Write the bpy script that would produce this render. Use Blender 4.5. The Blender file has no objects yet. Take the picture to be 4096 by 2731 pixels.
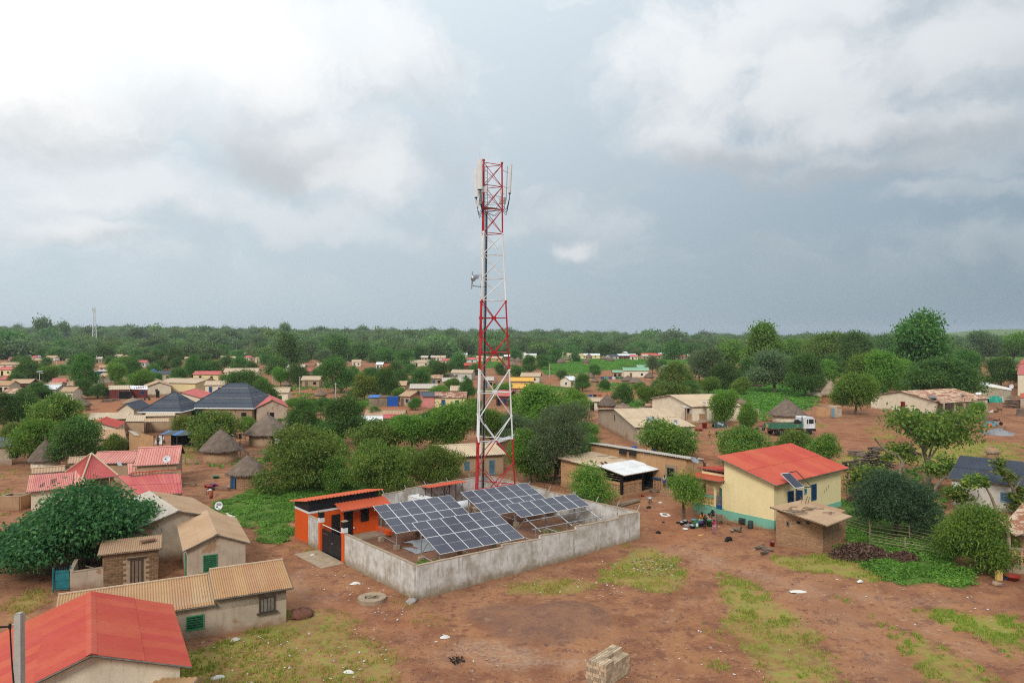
import bpy,bmesh,math,random
import numpy as np
from mathutils import Vector,Matrix,noise as mnoise
R=math.radians
random.seed(7);rng=np.random.default_rng(7)
scene=bpy.context.scene
HAZE=True
scene.cycles.filter_width=1.1;scene.cycles.use_denoising=False;scene.cycles.denoiser='OPENIMAGEDENOISE';scene.cycles.denoising_input_passes='RGB_ALBEDO_NORMAL';scene.cycles.denoising_prefilter='ACCURATE'
COL=scene.collection
# camera
F,CAM_H,V0,U0=2950.0,18.0,1340.0,2048.0
cam_d=bpy.data.cameras.new('camera');cam=bpy.data.objects.new('camera',cam_d);COL.objects.link(cam)
cam.location=(0,0,CAM_H);cam.rotation_euler=(R(90),0,0)
cam_d.sensor_width=36;cam_d.lens=36*F/4096;cam_d.shift_y=(V0-1365.5)/4096
cam_d.clip_start=0.5;cam_d.clip_end=12000
scene.camera=cam
# world, sun, exposure
SUN_AZ,SUN_EL=R(-166),R(37)
sun_dir=Vector((math.sin(SUN_AZ)*math.cos(SUN_EL),math.cos(SUN_AZ)*math.cos(SUN_EL),math.sin(SUN_EL)))
sd=bpy.data.lights.new('sun','SUN');sd.energy=1.5;sd.angle=R(16);sd.color=(1,.965,.91)
so=bpy.data.objects.new('sun',sd);COL.objects.link(so)
so.rotation_euler=sun_dir.to_track_quat('Z','Y').to_euler();so.location=(-60,30,90)
vs=scene.view_settings;scene.display_settings.display_device='sRGB'
vs.view_transform='Standard';vs.look='None';vs.exposure=0.45;vs.gamma=1;vs.use_curve_mapping=False
world=bpy.data.worlds.new('World');scene.world=world;world.use_nodes=True
class NT:
 """small node-tree helper"""
 def __init__(s,tree):s.t=tree;s.n=tree.nodes;s.l=tree.links
 def add(s,typ,**kw):
  nd=s.n.new(typ)
  for k,v in kw.items():
   if k=='i':
    for a,b in v.items():
     if hasattr(b,'is_output'):s.l.new(b,nd.inputs[a])
     else:nd.inputs[a].default_value=b
   else:setattr(nd,k,v)
  return nd
 def math(s,op,a,b=None,c=None,clamp=False):
  nd=s.n.new('ShaderNodeMath');nd.operation=op;nd.use_clamp=clamp
  for i,v in enumerate((a,b,c)):
   if v is None:continue
   if hasattr(v,'is_output'):s.l.new(v,nd.inputs[i])
   else:nd.inputs[i].default_value=v
  return nd.outputs[0]
 def smooth(s,v,lo,hi,a=0.0,b=1.0):
  nd=s.n.new('ShaderNodeMapRange');nd.interpolation_type='SMOOTHSTEP';nd.clamp=True
  s.l.new(v,nd.inputs[0]);nd.inputs[1].default_value=lo;nd.inputs[2].default_value=hi
  nd.inputs[3].default_value=a;nd.inputs[4].default_value=b
  return nd.outputs[0]
 def mix(s,fac,a,b,blend='MIX'):
  nd=s.n.new('ShaderNodeMix');nd.data_type='RGBA';nd.blend_type=blend
  for i,v in((0,fac),(6,a),(7,b)):
   if hasattr(v,'is_output'):s.l.new(v,nd.inputs[i])
   else:nd.inputs[i].default_value=v if i==0 else(tuple(v)+(1,))[:4]
  return nd.outputs[2]
 def noise(s,vec,scale,detail=4,rough=.55,dist=0.0):
  nd=s.n.new('ShaderNodeTexNoise');nd.inputs['Scale'].default_value=scale;nd.inputs['Detail'].default_value=detail
  nd.inputs['Roughness'].default_value=rough;nd.inputs['Distortion'].default_value=dist
  if vec is not None:s.l.new(vec,nd.inputs['Vector'])
  return nd
 def mapping(s,vec,scale=(1,1,1),loc=(0,0,0)):
  nd=s.n.new('ShaderNodeMapping');s.l.new(vec,nd.inputs[0]);nd.inputs['Scale'].default_value=scale;nd.inputs['Location'].default_value=loc
  return nd.outputs[0]
def build_world():
 t=NT(world.node_tree);t.n.clear()
 out=t.n.new('ShaderNodeOutputWorld');bg=t.n.new('ShaderNodeBackground')
 tc=t.n.new('ShaderNodeTexCoord');gen=tc.outputs['Generated']
 sky=t.add('ShaderNodeTexSky',sky_type='NISHITA');sky.sun_disc=False
 sky.sun_elevation=SUN_EL;sky.sun_rotation=SUN_AZ;sky.altitude=400;sky.air_density=1.3;sky.dust_density=2.5
 # domain-warped direction
 w=t.noise(gen,3.2,6,.6);wv=t.add('ShaderNodeVectorMath',operation='SUBTRACT',i={0:w.outputs['Color'],1:(.5,.5,.5)})
 wv2=t.add('ShaderNodeVectorMath',operation='SCALE',i={0:wv.outputs[0],'Scale':.22})
 dv=t.add('ShaderNodeVectorMath',operation='ADD',i={0:gen,1:wv2.outputs[0]})
 sx=t.add('ShaderNodeSeparateXYZ',i={0:dv.outputs[0]});x,y,z=sx.outputs
 s0=t.add('ShaderNodeSeparateXYZ',i={0:gen});z0=s0.outputs[2]
 az=t.math('ARCTAN2',x,y);el=t.math('ARCSINE',t.math('MINIMUM',t.math('MAXIMUM',z,-1.0),1.0))
 # glow of the veiled sun over the whole sky
 thin=Vector((math.sin(R(-58))*math.cos(R(40)),math.cos(R(-58))*math.cos(R(40)),math.sin(R(40))))
 dp=t.add('ShaderNodeVectorMath',operation='DOT_PRODUCT',i={0:gen,1:tuple(thin)}).outputs['Value']
 g1=t.smooth(dp,-.15,.95)
 base=t.mix(g1,(.345,.425,.505),(.76,.84,.885))
 # thin high haze near the horizon on the bright side, low rain-grey on the far side
 hz=t.smooth(z0,.02,.42)
 low=t.mix(g1,(.255,.35,.435),(.66,.77,.85))
 base=t.mix(hz,low,base)
 skyc=t.add('ShaderNodeVectorMath',operation='SCALE',i={0:sky.outputs[0],'Scale':.09}).outputs[0]
 base=t.mix(.10,base,skyc)
 # broken cloud field: one fractal field for the whole dome
 cn=t.noise(t.mapping(dv.outputs[0],(1,1,2.8)),3.1,11,.62)
 cm=t.smooth(cn.outputs[0],.47,.60)
 hi=t.smooth(z0,.015,.16)
 lit=t.mix(g1,(.62,.665,.70),(.98,.985,.99));shade=t.mix(g1,(.40,.45,.505),(.60,.64,.675))
 fn=t.noise(dv.outputs[0],7.5,11,.64).outputs[0];f2=t.noise(t.mapping(dv.outputs[0],(1,1,1),(5,2,9)),5,8,.6).outputs[0]
 base=t.mix(t.math('MULTIPLY',t.math('MULTIPLY',cm,.42),hi),base,t.mix(t.smooth(f2,.38,.62),shade,lit))
 # the individual cloud masses: azimuth, elevation, half-width, half-height (degrees), opacity, how white (1) or grey (0)
 lumps=[(-38,22,14,7,.9,1.3),(-22,20,7,6,.85,1.3),(-31.5,15.0,7,5,.85,.0),(-13,20.5,9,3.4,.6,1.2),(-16.3,13.6,6.3,3.6,.95,-.25),(-17.5,17.6,5.0,2.4,.7,.8),(-10.5,12.2,3.2,2.6,.7,1.3),(-28,9.6,9,2.4,.6,1.0),(-30.5,6.3,5.5,1.3,.7,.05),(-16,8.2,9,1.8,.45,.8),(13.5,19,6.0,5.0,.95,.95),(13,14.2,4.8,3.0,.9,.75),(22,17.2,7,4.4,.95,.85),(31,19,8,5.0,.9,.9),(20,12.7,7,1.9,.85,-.1),(26,13.9,4.0,2.6,.9,1.15),(31,12.4,7,2.2,.9,-.2),(25,10.6,7.5,1.4,.7,-.5),(22,23,10,2.4,.7,.7),(4.9,6.0,1.7,1.1,.8,1.2),(34,5.0,5,1.6,.35,.2),(33,8.2,5,.9,.3,.5),(70,24,22,9,.7,.9),(105,15,20,6,.6,.5),(150,28,26,11,.7,.7),(-100,22,24,9,.9,1.2),(-150,18,24,8,.6,.6),(-75,34,20,10,.9,1.2),(20,40,24,9,.7,.9),(-30,45,22,9,.8,1.2)]
 for a,e,hw,hh,op,wh in lumps:
  q=t.math('DIVIDE',t.math('SUBTRACT',az,R(a)),R(hw));r_=t.math('DIVIDE',t.math('SUBTRACT',el,R(e)),R(hh))
  dd=t.math('SQRT',t.math('ADD',t.math('MULTIPLY',q,q),t.math('MULTIPLY',r_,r_)))
  dd=t.math('ADD',dd,t.math('MULTIPLY',t.math('SUBTRACT',fn,.5),1.9))
  m=t.smooth(dd,1.2,.28)
  s_=t.smooth(t.math('ADD',r_,t.math('MULTIPLY',t.math('SUBTRACT',f2,.5),2.6)),-.8-wh,.9-wh)
  base=t.mix(t.math('MULTIPLY',m,op),base,t.mix(s_,shade,lit))
  # the thin part of the cloud sheet burns out
 burn=t.smooth(t.math('ADD',dp,t.math('MULTIPLY',t.math('SUBTRACT',fn,.5),.3)),.74,1.0)
 base=t.mix(burn,base,(1.2,1.18,1.15))
 t.l.new(base,bg.inputs[0]);t.l.new(t.smooth(z0,.05,1.0,.69,1.15),bg.inputs[1])
 t.l.new(bg.outputs[0],out.inputs[0])
build_world()
# terrain height and picture geometry
def sstep(x,a,b):
 t=np.clip((x-a)/(b-a),0,1);return t*t*(3-2*t)
def terr(x,y):
 x=np.asarray(x,float);y=np.asarray(y,float)
 z=1.15*sstep(x,0,42)*(1-sstep(y,170,330))
 ridge=18-20*sstep(x,-700,900)
 z=z+ridge*sstep(y+.12*x,560,1500)*(1+.12*np.sin(x/170+1.0)+.09*np.sin(x/71.0))
 z=z+45*np.exp(-(((x-1950)/330.)**2+((y-2900)/300.)**2))
 return z
def T(x,y):return float(terr(x,y))
def P(u,v,z=0.0):
 """ground-relative point: where the sight line of photo pixel (u,v) meets height z above the ground"""
 zz=z
 for _ in range(12):
  d=(CAM_H-zz)*F/max(v-V0,1.0);x=(u-U0)/F*d;zz=z+T(x,d)
 return Vector((x,d,zz))
def PZ(u,v,z):
 d=(CAM_H-z)*F/(v-V0);return Vector(((u-U0)/F*d,d,z))
def PD(u,v,d):return Vector(((u-U0)/F*d,d,CAM_H-(v-V0)/F*d))
def onG(x,y,z=0.0):return Vector((x,y,T(x,y)+z))
# materials
MATS={}
def new_mat(name):
 m=bpy.data.materials.new(name);m.use_nodes=True;MATS[name]=m
 t=NT(m.node_tree);bsdf=t.n['Principled BSDF']
 return m,t,bsdf
def lin(c):
 """sRGB 0-255 triple to linear"""
 return tuple(((v/255)/12.92 if v/255<=.04045 else((v/255+.055)/1.055)**2.4)for v in c)
def sc(c,k):return tuple(min(1,v*k)for v in c)
def mat_basic(name,col,rough=.8,var=.25,scale=1.5,bump=.0,bscale=20,metal=0,obvar=.12,col2=None,streak=False,spec=.3):
 m,t,b=new_mat(name)
 tc=t.n.new('ShaderNodeTexCoord');geo=t.n.new('ShaderNodeNewGeometry');oi=t.n.new('ShaderNodeObjectInfo')
 pos=geo.outputs['Position']
 if streak:pos=t.mapping(pos,(1,1,.22))
 n=t.noise(pos,scale,6,.62);f=t.smooth(n.outputs[0],.3,.72)
 c2=col2 or sc(col,1-var)
 c=t.mix(f,col,c2)
 n2=t.noise(geo.outputs['Position'],scale*9,4,.6)
 c=t.mix(t.math('MULTIPLY',t.smooth(n2.outputs[0],.45,.75),.35*var/.25 if var else 0),c,sc(col,.72))
 hs=t.add('ShaderNodeHueSaturation',i={'Color':c});hs.inputs['Saturation'].default_value=1
 t.l.new(t.math('ADD',t.math('MULTIPLY',oi.outputs['Random'],2*obvar),1-obvar),hs.inputs['Value'])
 t.l.new(hs.outputs[0],b.inputs['Base Color'])
 b.inputs['Roughness'].default_value=rough;b.inputs['Metallic'].default_value=metal;b.inputs['Specular IOR Level'].default_value=spec
 if bump:
  bn=t.noise(geo.outputs['Position'],bscale,5,.6)
  bp=t.add('ShaderNodeBump',i={'Height':bn.outputs[0],'Strength':bump,'Distance':.05});t.l.new(bp.outputs[0],b.inputs['Normal'])
 return m
def mat_plaster(name,col,stain,base_dirt=(.30,.17,.10),patch=None,patch_th=.62,dirt_h=.7,mott=.5):
 """render or mud plaster with run-off streaks, blotches and red soil splashed along the foot (shape from noise)"""
 m,t,b=new_mat(name)
 geo=t.n.new('ShaderNodeNewGeometry');pos=geo.outputs['Position'];oi=t.n.new('ShaderNodeObjectInfo')
 tc=t.n.new('ShaderNodeTexCoord')
 big=t.noise(pos,.9,6,.65);c=t.mix(t.math('MULTIPLY',t.smooth(big.outputs[0],.35,.7),mott),col,stain)
 st=t.noise(t.mapping(pos,(2.6,2.6,.35)),1.6,6,.7);c=t.mix(t.math('MULTIPLY',t.smooth(st.outputs[0],.5,.72),mott),c,sc(stain,.8))
 fine=t.noise(pos,11,5,.7);c=t.mix(t.math('MULTIPLY',t.smooth(fine.outputs[0],.45,.8),.35),c,sc(col,.7))
 if patch:
  pn=t.noise(pos,.55,5,.6,.4);c=t.mix(t.smooth(pn.outputs[0],patch_th,patch_th+.025),c,patch)
 z=t.add('ShaderNodeSeparateXYZ',i={0:tc.outputs['Object']}).outputs[2]
 dn=t.noise(pos,2.2,5,.65).outputs[0]
 h=t.math('ADD',z,t.math('MULTIPLY',t.math('SUBTRACT',dn,.5),1.4))
 c=t.mix(t.smooth(h,dirt_h,-.05,0,.85),c,base_dirt)
 hs=t.add('ShaderNodeHueSaturation',i={'Color':c});t.l.new(t.math('ADD',t.math('MULTIPLY',oi.outputs['Random'],.14),.93),hs.inputs['Value'])
 t.l.new(hs.outputs[0],b.inputs['Base Color']);b.inputs['Roughness'].default_value=.92;b.inputs['Specular IOR Level'].default_value=.15
 bn=t.noise(pos,14,6,.7);bp=t.add('ShaderNodeBump',i={'Height':bn.outputs[0],'Strength':.35,'Distance':.03});t.l.new(bp.outputs[0],b.inputs['Normal'])
 return m
def mat_sheet(name,col,rust=(.16,.055,.03),rust_amt=.0,fade=None,rough=.5,metal=0.0):
 """painted corrugated sheet: fading, grime along the ribs, rust blooms"""
 m,t,b=new_mat(name)
 geo=t.n.new('ShaderNodeNewGeometry');pos=geo.outputs['Position'];oi=t.n.new('ShaderNodeObjectInfo')
 n=t.noise(pos,.45,6,.62);c=t.mix(t.smooth(n.outputs[0],.3,.7),col,fade or sc(col,.82))
 n2=t.noise(t.mapping(pos,(1,1,1)),3.1,6,.75);c=t.mix(t.math('MULTIPLY',t.smooth(n2.outputs[0],.5,.75),.4),c,sc(col,.66))
 n4=t.noise(pos,30,3,.6);c=t.mix(t.math('MULTIPLY',t.smooth(n4.outputs[0],.5,.8),.25),c,sc(col,1.15))
 if rust_amt>0:
  n3=t.noise(t.mapping(pos,(1.0,1.0,3.0)),.8,8,.72,.6);th=.70-rust_amt*.34
  c=t.mix(t.smooth(n3.outputs[0],th,th+.07,0,.9),c,rust)
 hs=t.add('ShaderNodeHueSaturation',i={'Color':c});t.l.new(t.math('ADD',t.math('MULTIPLY',oi.outputs['Random'],.09),.955),hs.inputs['Value'])
 t.l.new(t.math('ADD',t.math('MULTIPLY',oi.outputs['Random'],.012),.494),hs.inputs['Hue'])
 t.l.new(hs.outputs[0],b.inputs['Base Color']);b.inputs['Metallic'].default_value=metal;b.inputs['Specular IOR Level'].default_value=.25
 t.l.new(t.smooth(n2.outputs[0],.3,.8,rough,min(1,rough+.3)),b.inputs['Roughness'])
 return m
def mat_leaf(name,c_dark,c_mid,c_light,light_amt=.5,obvar=.22,trans=.35):
 m,t,b=new_mat(name)
 at=t.add('ShaderNodeAttribute',attribute_name='tint',attribute_type='GEOMETRY');oi=t.n.new('ShaderNodeObjectInfo')
 geo=t.n.new('ShaderNodeNewGeometry')
 n=t.noise(geo.outputs['Position'],.35,4,.6)
 f=t.math('ADD',at.outputs['Fac'],t.math('MULTIPLY',t.math('SUBTRACT',n.outputs[0],.5),.5))
 c=t.mix(t.smooth(f,.05,.6),c_dark,c_mid);c=t.mix(t.math('MULTIPLY',t.smooth(f,.6,1.0),light_amt),c,c_light)
 hs=t.add('ShaderNodeHueSaturation',i={'Color':c})
 t.l.new(t.math('ADD',t.math('MULTIPLY',oi.outputs['Random'],2*obvar),1-obvar),hs.inputs['Value'])
 t.l.new(t.math('ADD',t.math('MULTIPLY',oi.outputs['Random'],.03),.485),hs.inputs['Hue'])
 t.l.new(hs.outputs[0],b.inputs['Base Color']);b.inputs['Roughness'].default_value=.5;b.inputs['Specular IOR Level'].default_value=.35
 tr=t.add('ShaderNodeBsdfTranslucent',i={'Color':hs.outputs[0]})
 mx=t.n.new('ShaderNodeMixShader');mx.inputs[0].default_value=trans
 t.l.new(b.outputs[0],mx.inputs[1]);t.l.new(tr.outputs[0],mx.inputs[2]);t.l.new(mx.outputs[0],t.n['Material Output'].inputs[0])
 return m
def M(n):return MATS[n]
# walls
mat_plaster('concrete_render',(.68,.65,.60),(.36,.31,.24),(.24,.175,.095),dirt_h=.85,mott=.9)
mat_plaster('cream_wall',(.80,.70,.53),(.62,.50,.34),dirt_h=.6)
mat_plaster('grey_mud',(.50,.40,.295),(.32,.25,.18),patch=(.36,.22,.13),patch_th=.6)
mat_plaster('tan_mud',(.48,.33,.205),(.31,.205,.12),patch=(.30,.17,.09),patch_th=.63)
mat_plaster('terracotta',(.55,.32,.16),(.36,.20,.10),patch=(.42,.22,.11),patch_th=.64)
mat_plaster('yellow_wall',(.80,.66,.36),(.68,.54,.28),(.36,.24,.12),dirt_h=.02,mott=.35)
mat_plaster('mint_wall',(.20,.46,.34),(.16,.38,.28),(.33,.22,.12),dirt_h=.28,mott=.4)
mat_plaster('orange_wall',(.72,.105,.016),(.60,.085,.015),(.40,.16,.07),dirt_h=.22,mott=.35)
mat_plaster('white_wall',(.62,.585,.52),(.46,.42,.36),dirt_h=.35)
mat_plaster('maroon_wall',(.16,.038,.034),(.13,.03,.028),dirt_h=.3)
mat_plaster('pink_wall',(.66,.27,.24),(.58,.22,.20),dirt_h=.3)
mat_plaster('ochre_wall',(.52,.33,.13),(.42,.26,.10),dirt_h=.4)
mat_plaster('block_wall',(.40,.28,.175),(.30,.20,.12),dirt_h=.5)
mat_plaster('bare_mud',(.44,.27,.155),(.27,.16,.095),dirt_h=.6)
mat_basic('black_paint',(.016,.016,.02),.45,.2)
mat_basic('white_paint',(.74,.73,.70),.55,.12,2)
mat_basic('orange_paint',(.74,.12,.018),.5,.15)
mat_basic('mortar',(.43,.31,.20),.95,.3,3,.4,30)
mat_basic('mud_brick',(.24,.135,.068),.95,.3,5,.5,40,obvar=.22)
mat_basic('pale_brick',(.42,.235,.125),.95,.3,5,.5,40,obvar=.16)
mat_basic('orange_brick',(.50,.21,.085),.95,.3,5,.5,40,obvar=.16)
mat_basic('cement_block',(.54,.40,.26),.95,.25,4,.4,40,obvar=.3)
mat_basic('breeze_block',(.52,.31,.17),.95,.25,3,.2,30)
mat_basic('concrete',(.42,.315,.21),.92,.3,2,.3,25)
mat_basic('concrete_pole',(.42,.39,.34),.9,.2,2,.2,25)
# roofs
mat_sheet('sheet_red',(.46,.078,.046),fade=(.50,.10,.064),rough=.62)
mat_sheet('sheet_redorange',(.58,.105,.045),fade=(.53,.10,.045))
mat_sheet('sheet_pink',(.60,.225,.185),fade=(.66,.30,.24),rough=.6)
mat_sheet('sheet_rose',(.48,.095,.09),fade=(.54,.145,.13),rough=.6)
mat_sheet('sheet_tan',(.42,.265,.15),fade=(.48,.32,.195),rust_amt=.12)
mat_sheet('sheet_ochre',(.41,.225,.105),fade=(.45,.265,.135),rust_amt=.16)
mat_sheet('sheet_beige',(.50,.37,.235),fade=(.55,.42,.28),rust_amt=.1)
mat_sheet('sheet_grey',(.46,.40,.33),fade=(.52,.455,.37),rust_amt=.2)
mat_sheet('sheet_rusty',(.52,.38,.26),fade=(.56,.42,.30),rust=(.27,.085,.04),rust_amt=.72)
mat_sheet('sheet_slate',(.048,.058,.078),fade=(.058,.07,.092),rough=.5)
mat_sheet('sheet_white',(.74,.74,.73),fade=(.66,.66,.655),rough=.45,rust_amt=.03)
mat_sheet('sheet_green',(.22,.40,.25),fade=(.26,.44,.29))
mat_sheet('sheet_yellow',(.72,.36,.05),fade=(.68,.40,.09))
mat_basic('timber',(.24,.165,.11),.85,.4,4)
mat_basic('grey_timber',(.21,.175,.14),.9,.4,4)
mat_basic('dark_timber',(.09,.06,.04),.85,.4,4)
mat_basic('log_bark',(.20,.145,.105),.95,.45,6,.3,30,obvar=.3)
mat_basic('bamboo',(.33,.255,.165),.85,.35,5,obvar=.25)
mat_basic('bark',(.17,.115,.075),.95,.4,4,.5,12)
mat_basic('pale_bark',(.30,.235,.165),.92,.35,3,.4,10)
mat_basic('dead_leaf',(.17,.085,.045),.9,.45,3,obvar=.2)
mat_basic('dark_void',(.012,.010,.009),.9,.1)
mat_basic('green_paint',(.05,.27,.125),.5,.2)
mat_basic('blue_paint',(.022,.105,.25),.45,.2)
mat_basic('sky_paint',(.20,.36,.46),.55,.2)
mat_basic('teal_paint',(.02,.17,.19),.5,.3,3)
mat_basic('red_paint',(.36,.045,.04),.5,.2)
mat_basic('tower_red',(.47,.018,.024),.42,.14)
mat_basic('tower_white',(.78,.77,.74),.42,.1)
mat_basic('galvanised',(.44,.455,.47),.38,.2,4,metal=.55)
mat_basic('antenna_white',(.70,.70,.665),.5,.12)
mat_basic('cable_black',(.014,.014,.016),.6,.1)
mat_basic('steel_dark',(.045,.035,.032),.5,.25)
mat_basic('rubber',(.022,.02,.019),.85,.3,5)
mat_basic('plastic_white',(.74,.74,.73),.4,.06)
mat_basic('plastic_blue',(.012,.085,.36),.35,.1)
mat_basic('plastic_green',(.022,.17,.065),.4,.12)
mat_basic('plastic_red',(.38,.05,.035),.4,.15)
mat_basic('plastic_purple',(.085,.03,.19),.4,.12)
mat_basic('plastic_yellow',(.66,.43,.13),.45,.1)
mat_basic('plastic_orange',(.62,.13,.03),.45,.1)
mat_basic('tin',(.52,.53,.54),.35,.2,6,metal=.6)
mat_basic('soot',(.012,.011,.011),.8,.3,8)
mat_basic('ash',(.46,.42,.38),.95,.4,6)
mat_basic('white_sack',(.72,.69,.63),.75,.15,6)
mat_basic('tarp_dark',(.035,.06,.05),.55,.25,3)
mat_basic('tarp_teal',(.03,.37,.27),.5,.15,3)
mat_basic('tarp_white',(.60,.53,.45),.6,.2,3)
mat_basic('tarp_blue',(.02,.14,.44),.45,.15,3)
mat_basic('cloth_orange',(.72,.25,.02),.85,.2,14)
mat_basic('cloth_black',(.012,.012,.014),.85,.2,14)
mat_basic('cloth_tan',(.52,.33,.19),.85,.2,14)
mat_basic('cloth_navy',(.02,.026,.05),.85,.3,14)
mat_basic('cloth_pink',(.70,.095,.19),.85,.25,16,col2=(.40,.02,.06))
mat_basic('cloth_print',(.30,.03,.07),.85,.5,18,col2=(.55,.45,.50))
mat_basic('cloth_white',(.70,.69,.66),.85,.1,14)
mat_basic('cloth_blue',(.03,.07,.24),.85,.2,14)
mat_basic('cloth_red',(.33,.03,.025),.85,.3,12,col2=(.40,.14,.04))
mat_basic('cloth_yellow',(.58,.36,.05),.85,.2,14)
mat_basic('cloth_green',(.10,.36,.20),.85,.3,20,col2=(.5,.52,.45))
mat_basic('cloth_brown',(.09,.06,.045),.85,.2,14)
mat_basic('skin',(.062,.033,.021),.55,.15,10)
mat_basic('hair',(.008,.007,.007),.8,.1)
mat_basic('goat_white',(.60,.56,.50),.95,.1,10)
mat_basic('goat_brown',(.14,.08,.05),.95,.3,10)
mat_basic('stone_red',(.20,.085,.055),.95,.4,4,.5,18)
mat_basic('stone_tan',(.36,.24,.15),.95,.3,4,.4,18)
mat_basic('gravel_grey',(.33,.33,.335),.95,.4,9,.5,20)
mat_basic('gravel_red',(.19,.105,.075),.95,.4,7,.6,22)
mat_basic('glass_dark',(.02,.025,.03),.12,.1,spec=.6)
mat_basic('truck_green',(.045,.20,.12),.55,.35,4)
mat_basic('truck_white',(.76,.77,.78),.35,.08,3)
mat_basic('litter_white',(.72,.71,.69),.8,.25,9)
mat_basic('litter_mixed',(.38,.33,.29),.85,.5,8,col2=(.62,.58,.52))
mat_basic('rust',(.20,.085,.045),.85,.4,5)
def mat_thatch(name,col):
 m,t,b=new_mat(name)
 tc=t.n.new('ShaderNodeTexCoord');geo=t.n.new('ShaderNodeNewGeometry');oi=t.n.new('ShaderNodeObjectInfo');pos=geo.outputs['Position']
 n=t.noise(pos,1.1,6,.65);c=t.mix(t.smooth(n.outputs[0],.3,.7),col,sc(col,.6))
 n2=t.noise(t.mapping(pos,(7,7,1.6)),2.0,5,.7);c=t.mix(t.math('MULTIPLY',t.smooth(n2.outputs[0],.42,.7),.6),c,sc(col,.45))
 n3=t.noise(pos,13,4,.7);c=t.mix(t.math('MULTIPLY',t.smooth(n3.outputs[0],.5,.75),.5),c,sc(col,1.35))
 hs=t.add('ShaderNodeHueSaturation',i={'Color':c});t.l.new(t.math('ADD',t.math('MULTIPLY',oi.outputs['Random'],.3),.85),hs.inputs['Value'])
 t.l.new(hs.outputs[0],b.inputs['Base Color']);b.inputs['Roughness'].default_value=1;b.inputs['Specular IOR Level'].default_value=.05
 bn=t.noise(t.mapping(pos,(3,3,.8)),5,6,.75);bp=t.add('ShaderNodeBump',i={'Height':bn.outputs[0],'Strength':.9,'Distance':.09});t.l.new(bp.outputs[0],b.inputs['Normal'])
mat_thatch('thatch',(.235,.175,.135));mat_thatch('thatch_pale',(.34,.255,.175))
def mat_panel():
 m,t,b=new_mat('solar_cells')
 uv=t.n.new('ShaderNodeUVMap');sx=t.add('ShaderNodeSeparateXYZ',i={0:uv.outputs[0]});x,y,_=sx.outputs
 def lines(v,n,w):
  f=t.math('FRACT',t.math('MULTIPLY',v,n));dd=t.math('ABSOLUTE',t.math('SUBTRACT',f,.5));return t.smooth(dd,.5-w*1.6,.5-w*.5)
 gx=lines(x,6,.035);gy=lines(y,24,.06);bus=lines(x,18,.05)
 nz=t.noise(t.add('ShaderNodeNewGeometry').outputs['Position'],.6,3);oi=t.n.new('ShaderNodeObjectInfo')
 c=t.mix(oi.outputs['Random'],(.030,.032,.052),(.042,.044,.068));c=t.mix(t.math('MULTIPLY',t.smooth(nz.outputs[0],.35,.7),.5),c,(.058,.058,.08))
 c=t.mix(t.math('MULTIPLY',bus,.10),c,(.30,.31,.34));c=t.mix(t.math('MULTIPLY',gy,.16),c,(.25,.26,.30));c=t.mix(t.math('MULTIPLY',gx,.42),c,(.40,.41,.43))
 t.l.new(c,b.inputs['Base Color']);b.inputs['Roughness'].default_value=.22;b.inputs['Specular IOR Level'].default_value=.3
mat_panel()
# foliage
mat_leaf('leaf_mango',(.042,.105,.022),(.098,.225,.040),(.24,.36,.06),.8,.28,.47)
mat_leaf('leaf_bright',(.075,.170,.022),(.165,.32,.040),(.34,.45,.065),.85,.2,.47)
mat_leaf('leaf_cashew',(.070,.132,.024),(.165,.27,.042),(.42,.41,.07),.9,.2,.47)
mat_leaf('leaf_grey',(.075,.125,.055),(.150,.22,.090),(.26,.32,.13),.6,.2,.45)
mat_leaf('leaf_deep',(.028,.092,.030),(.065,.185,.052),(.16,.31,.08),.8,.1,.42)
mat_leaf('leaf_blue',(.026,.066,.028),(.062,.135,.055),(.15,.24,.10),.7,.1,.42)
mat_leaf('leaf_yellow',(0.09,0.14,0.022),(0.19,0.25,0.035),(0.34,0.37,0.06),.7,.2,.45)
mat_leaf('leaf_forest',(.060,.115,.040),(.135,.22,.065),(.26,.33,.10),.8,.5,.42)
mat_leaf('leaf_weed',(.075,.19,.022),(.145,.33,.04),(.25,.42,.065),.7,.1)
mat_leaf('grass_dry',(.30,.25,.05),(.44,.37,.08),(.58,.47,.14),.6,.1)
mat_leaf('grass_green',(.16,.29,.03),(.27,.43,.045),(.42,.53,.08),.7,.1)
mat_leaf('leaf_dead',(.09,.05,.03),(.19,.11,.07),(.30,.20,.14),.6,.1)
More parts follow.
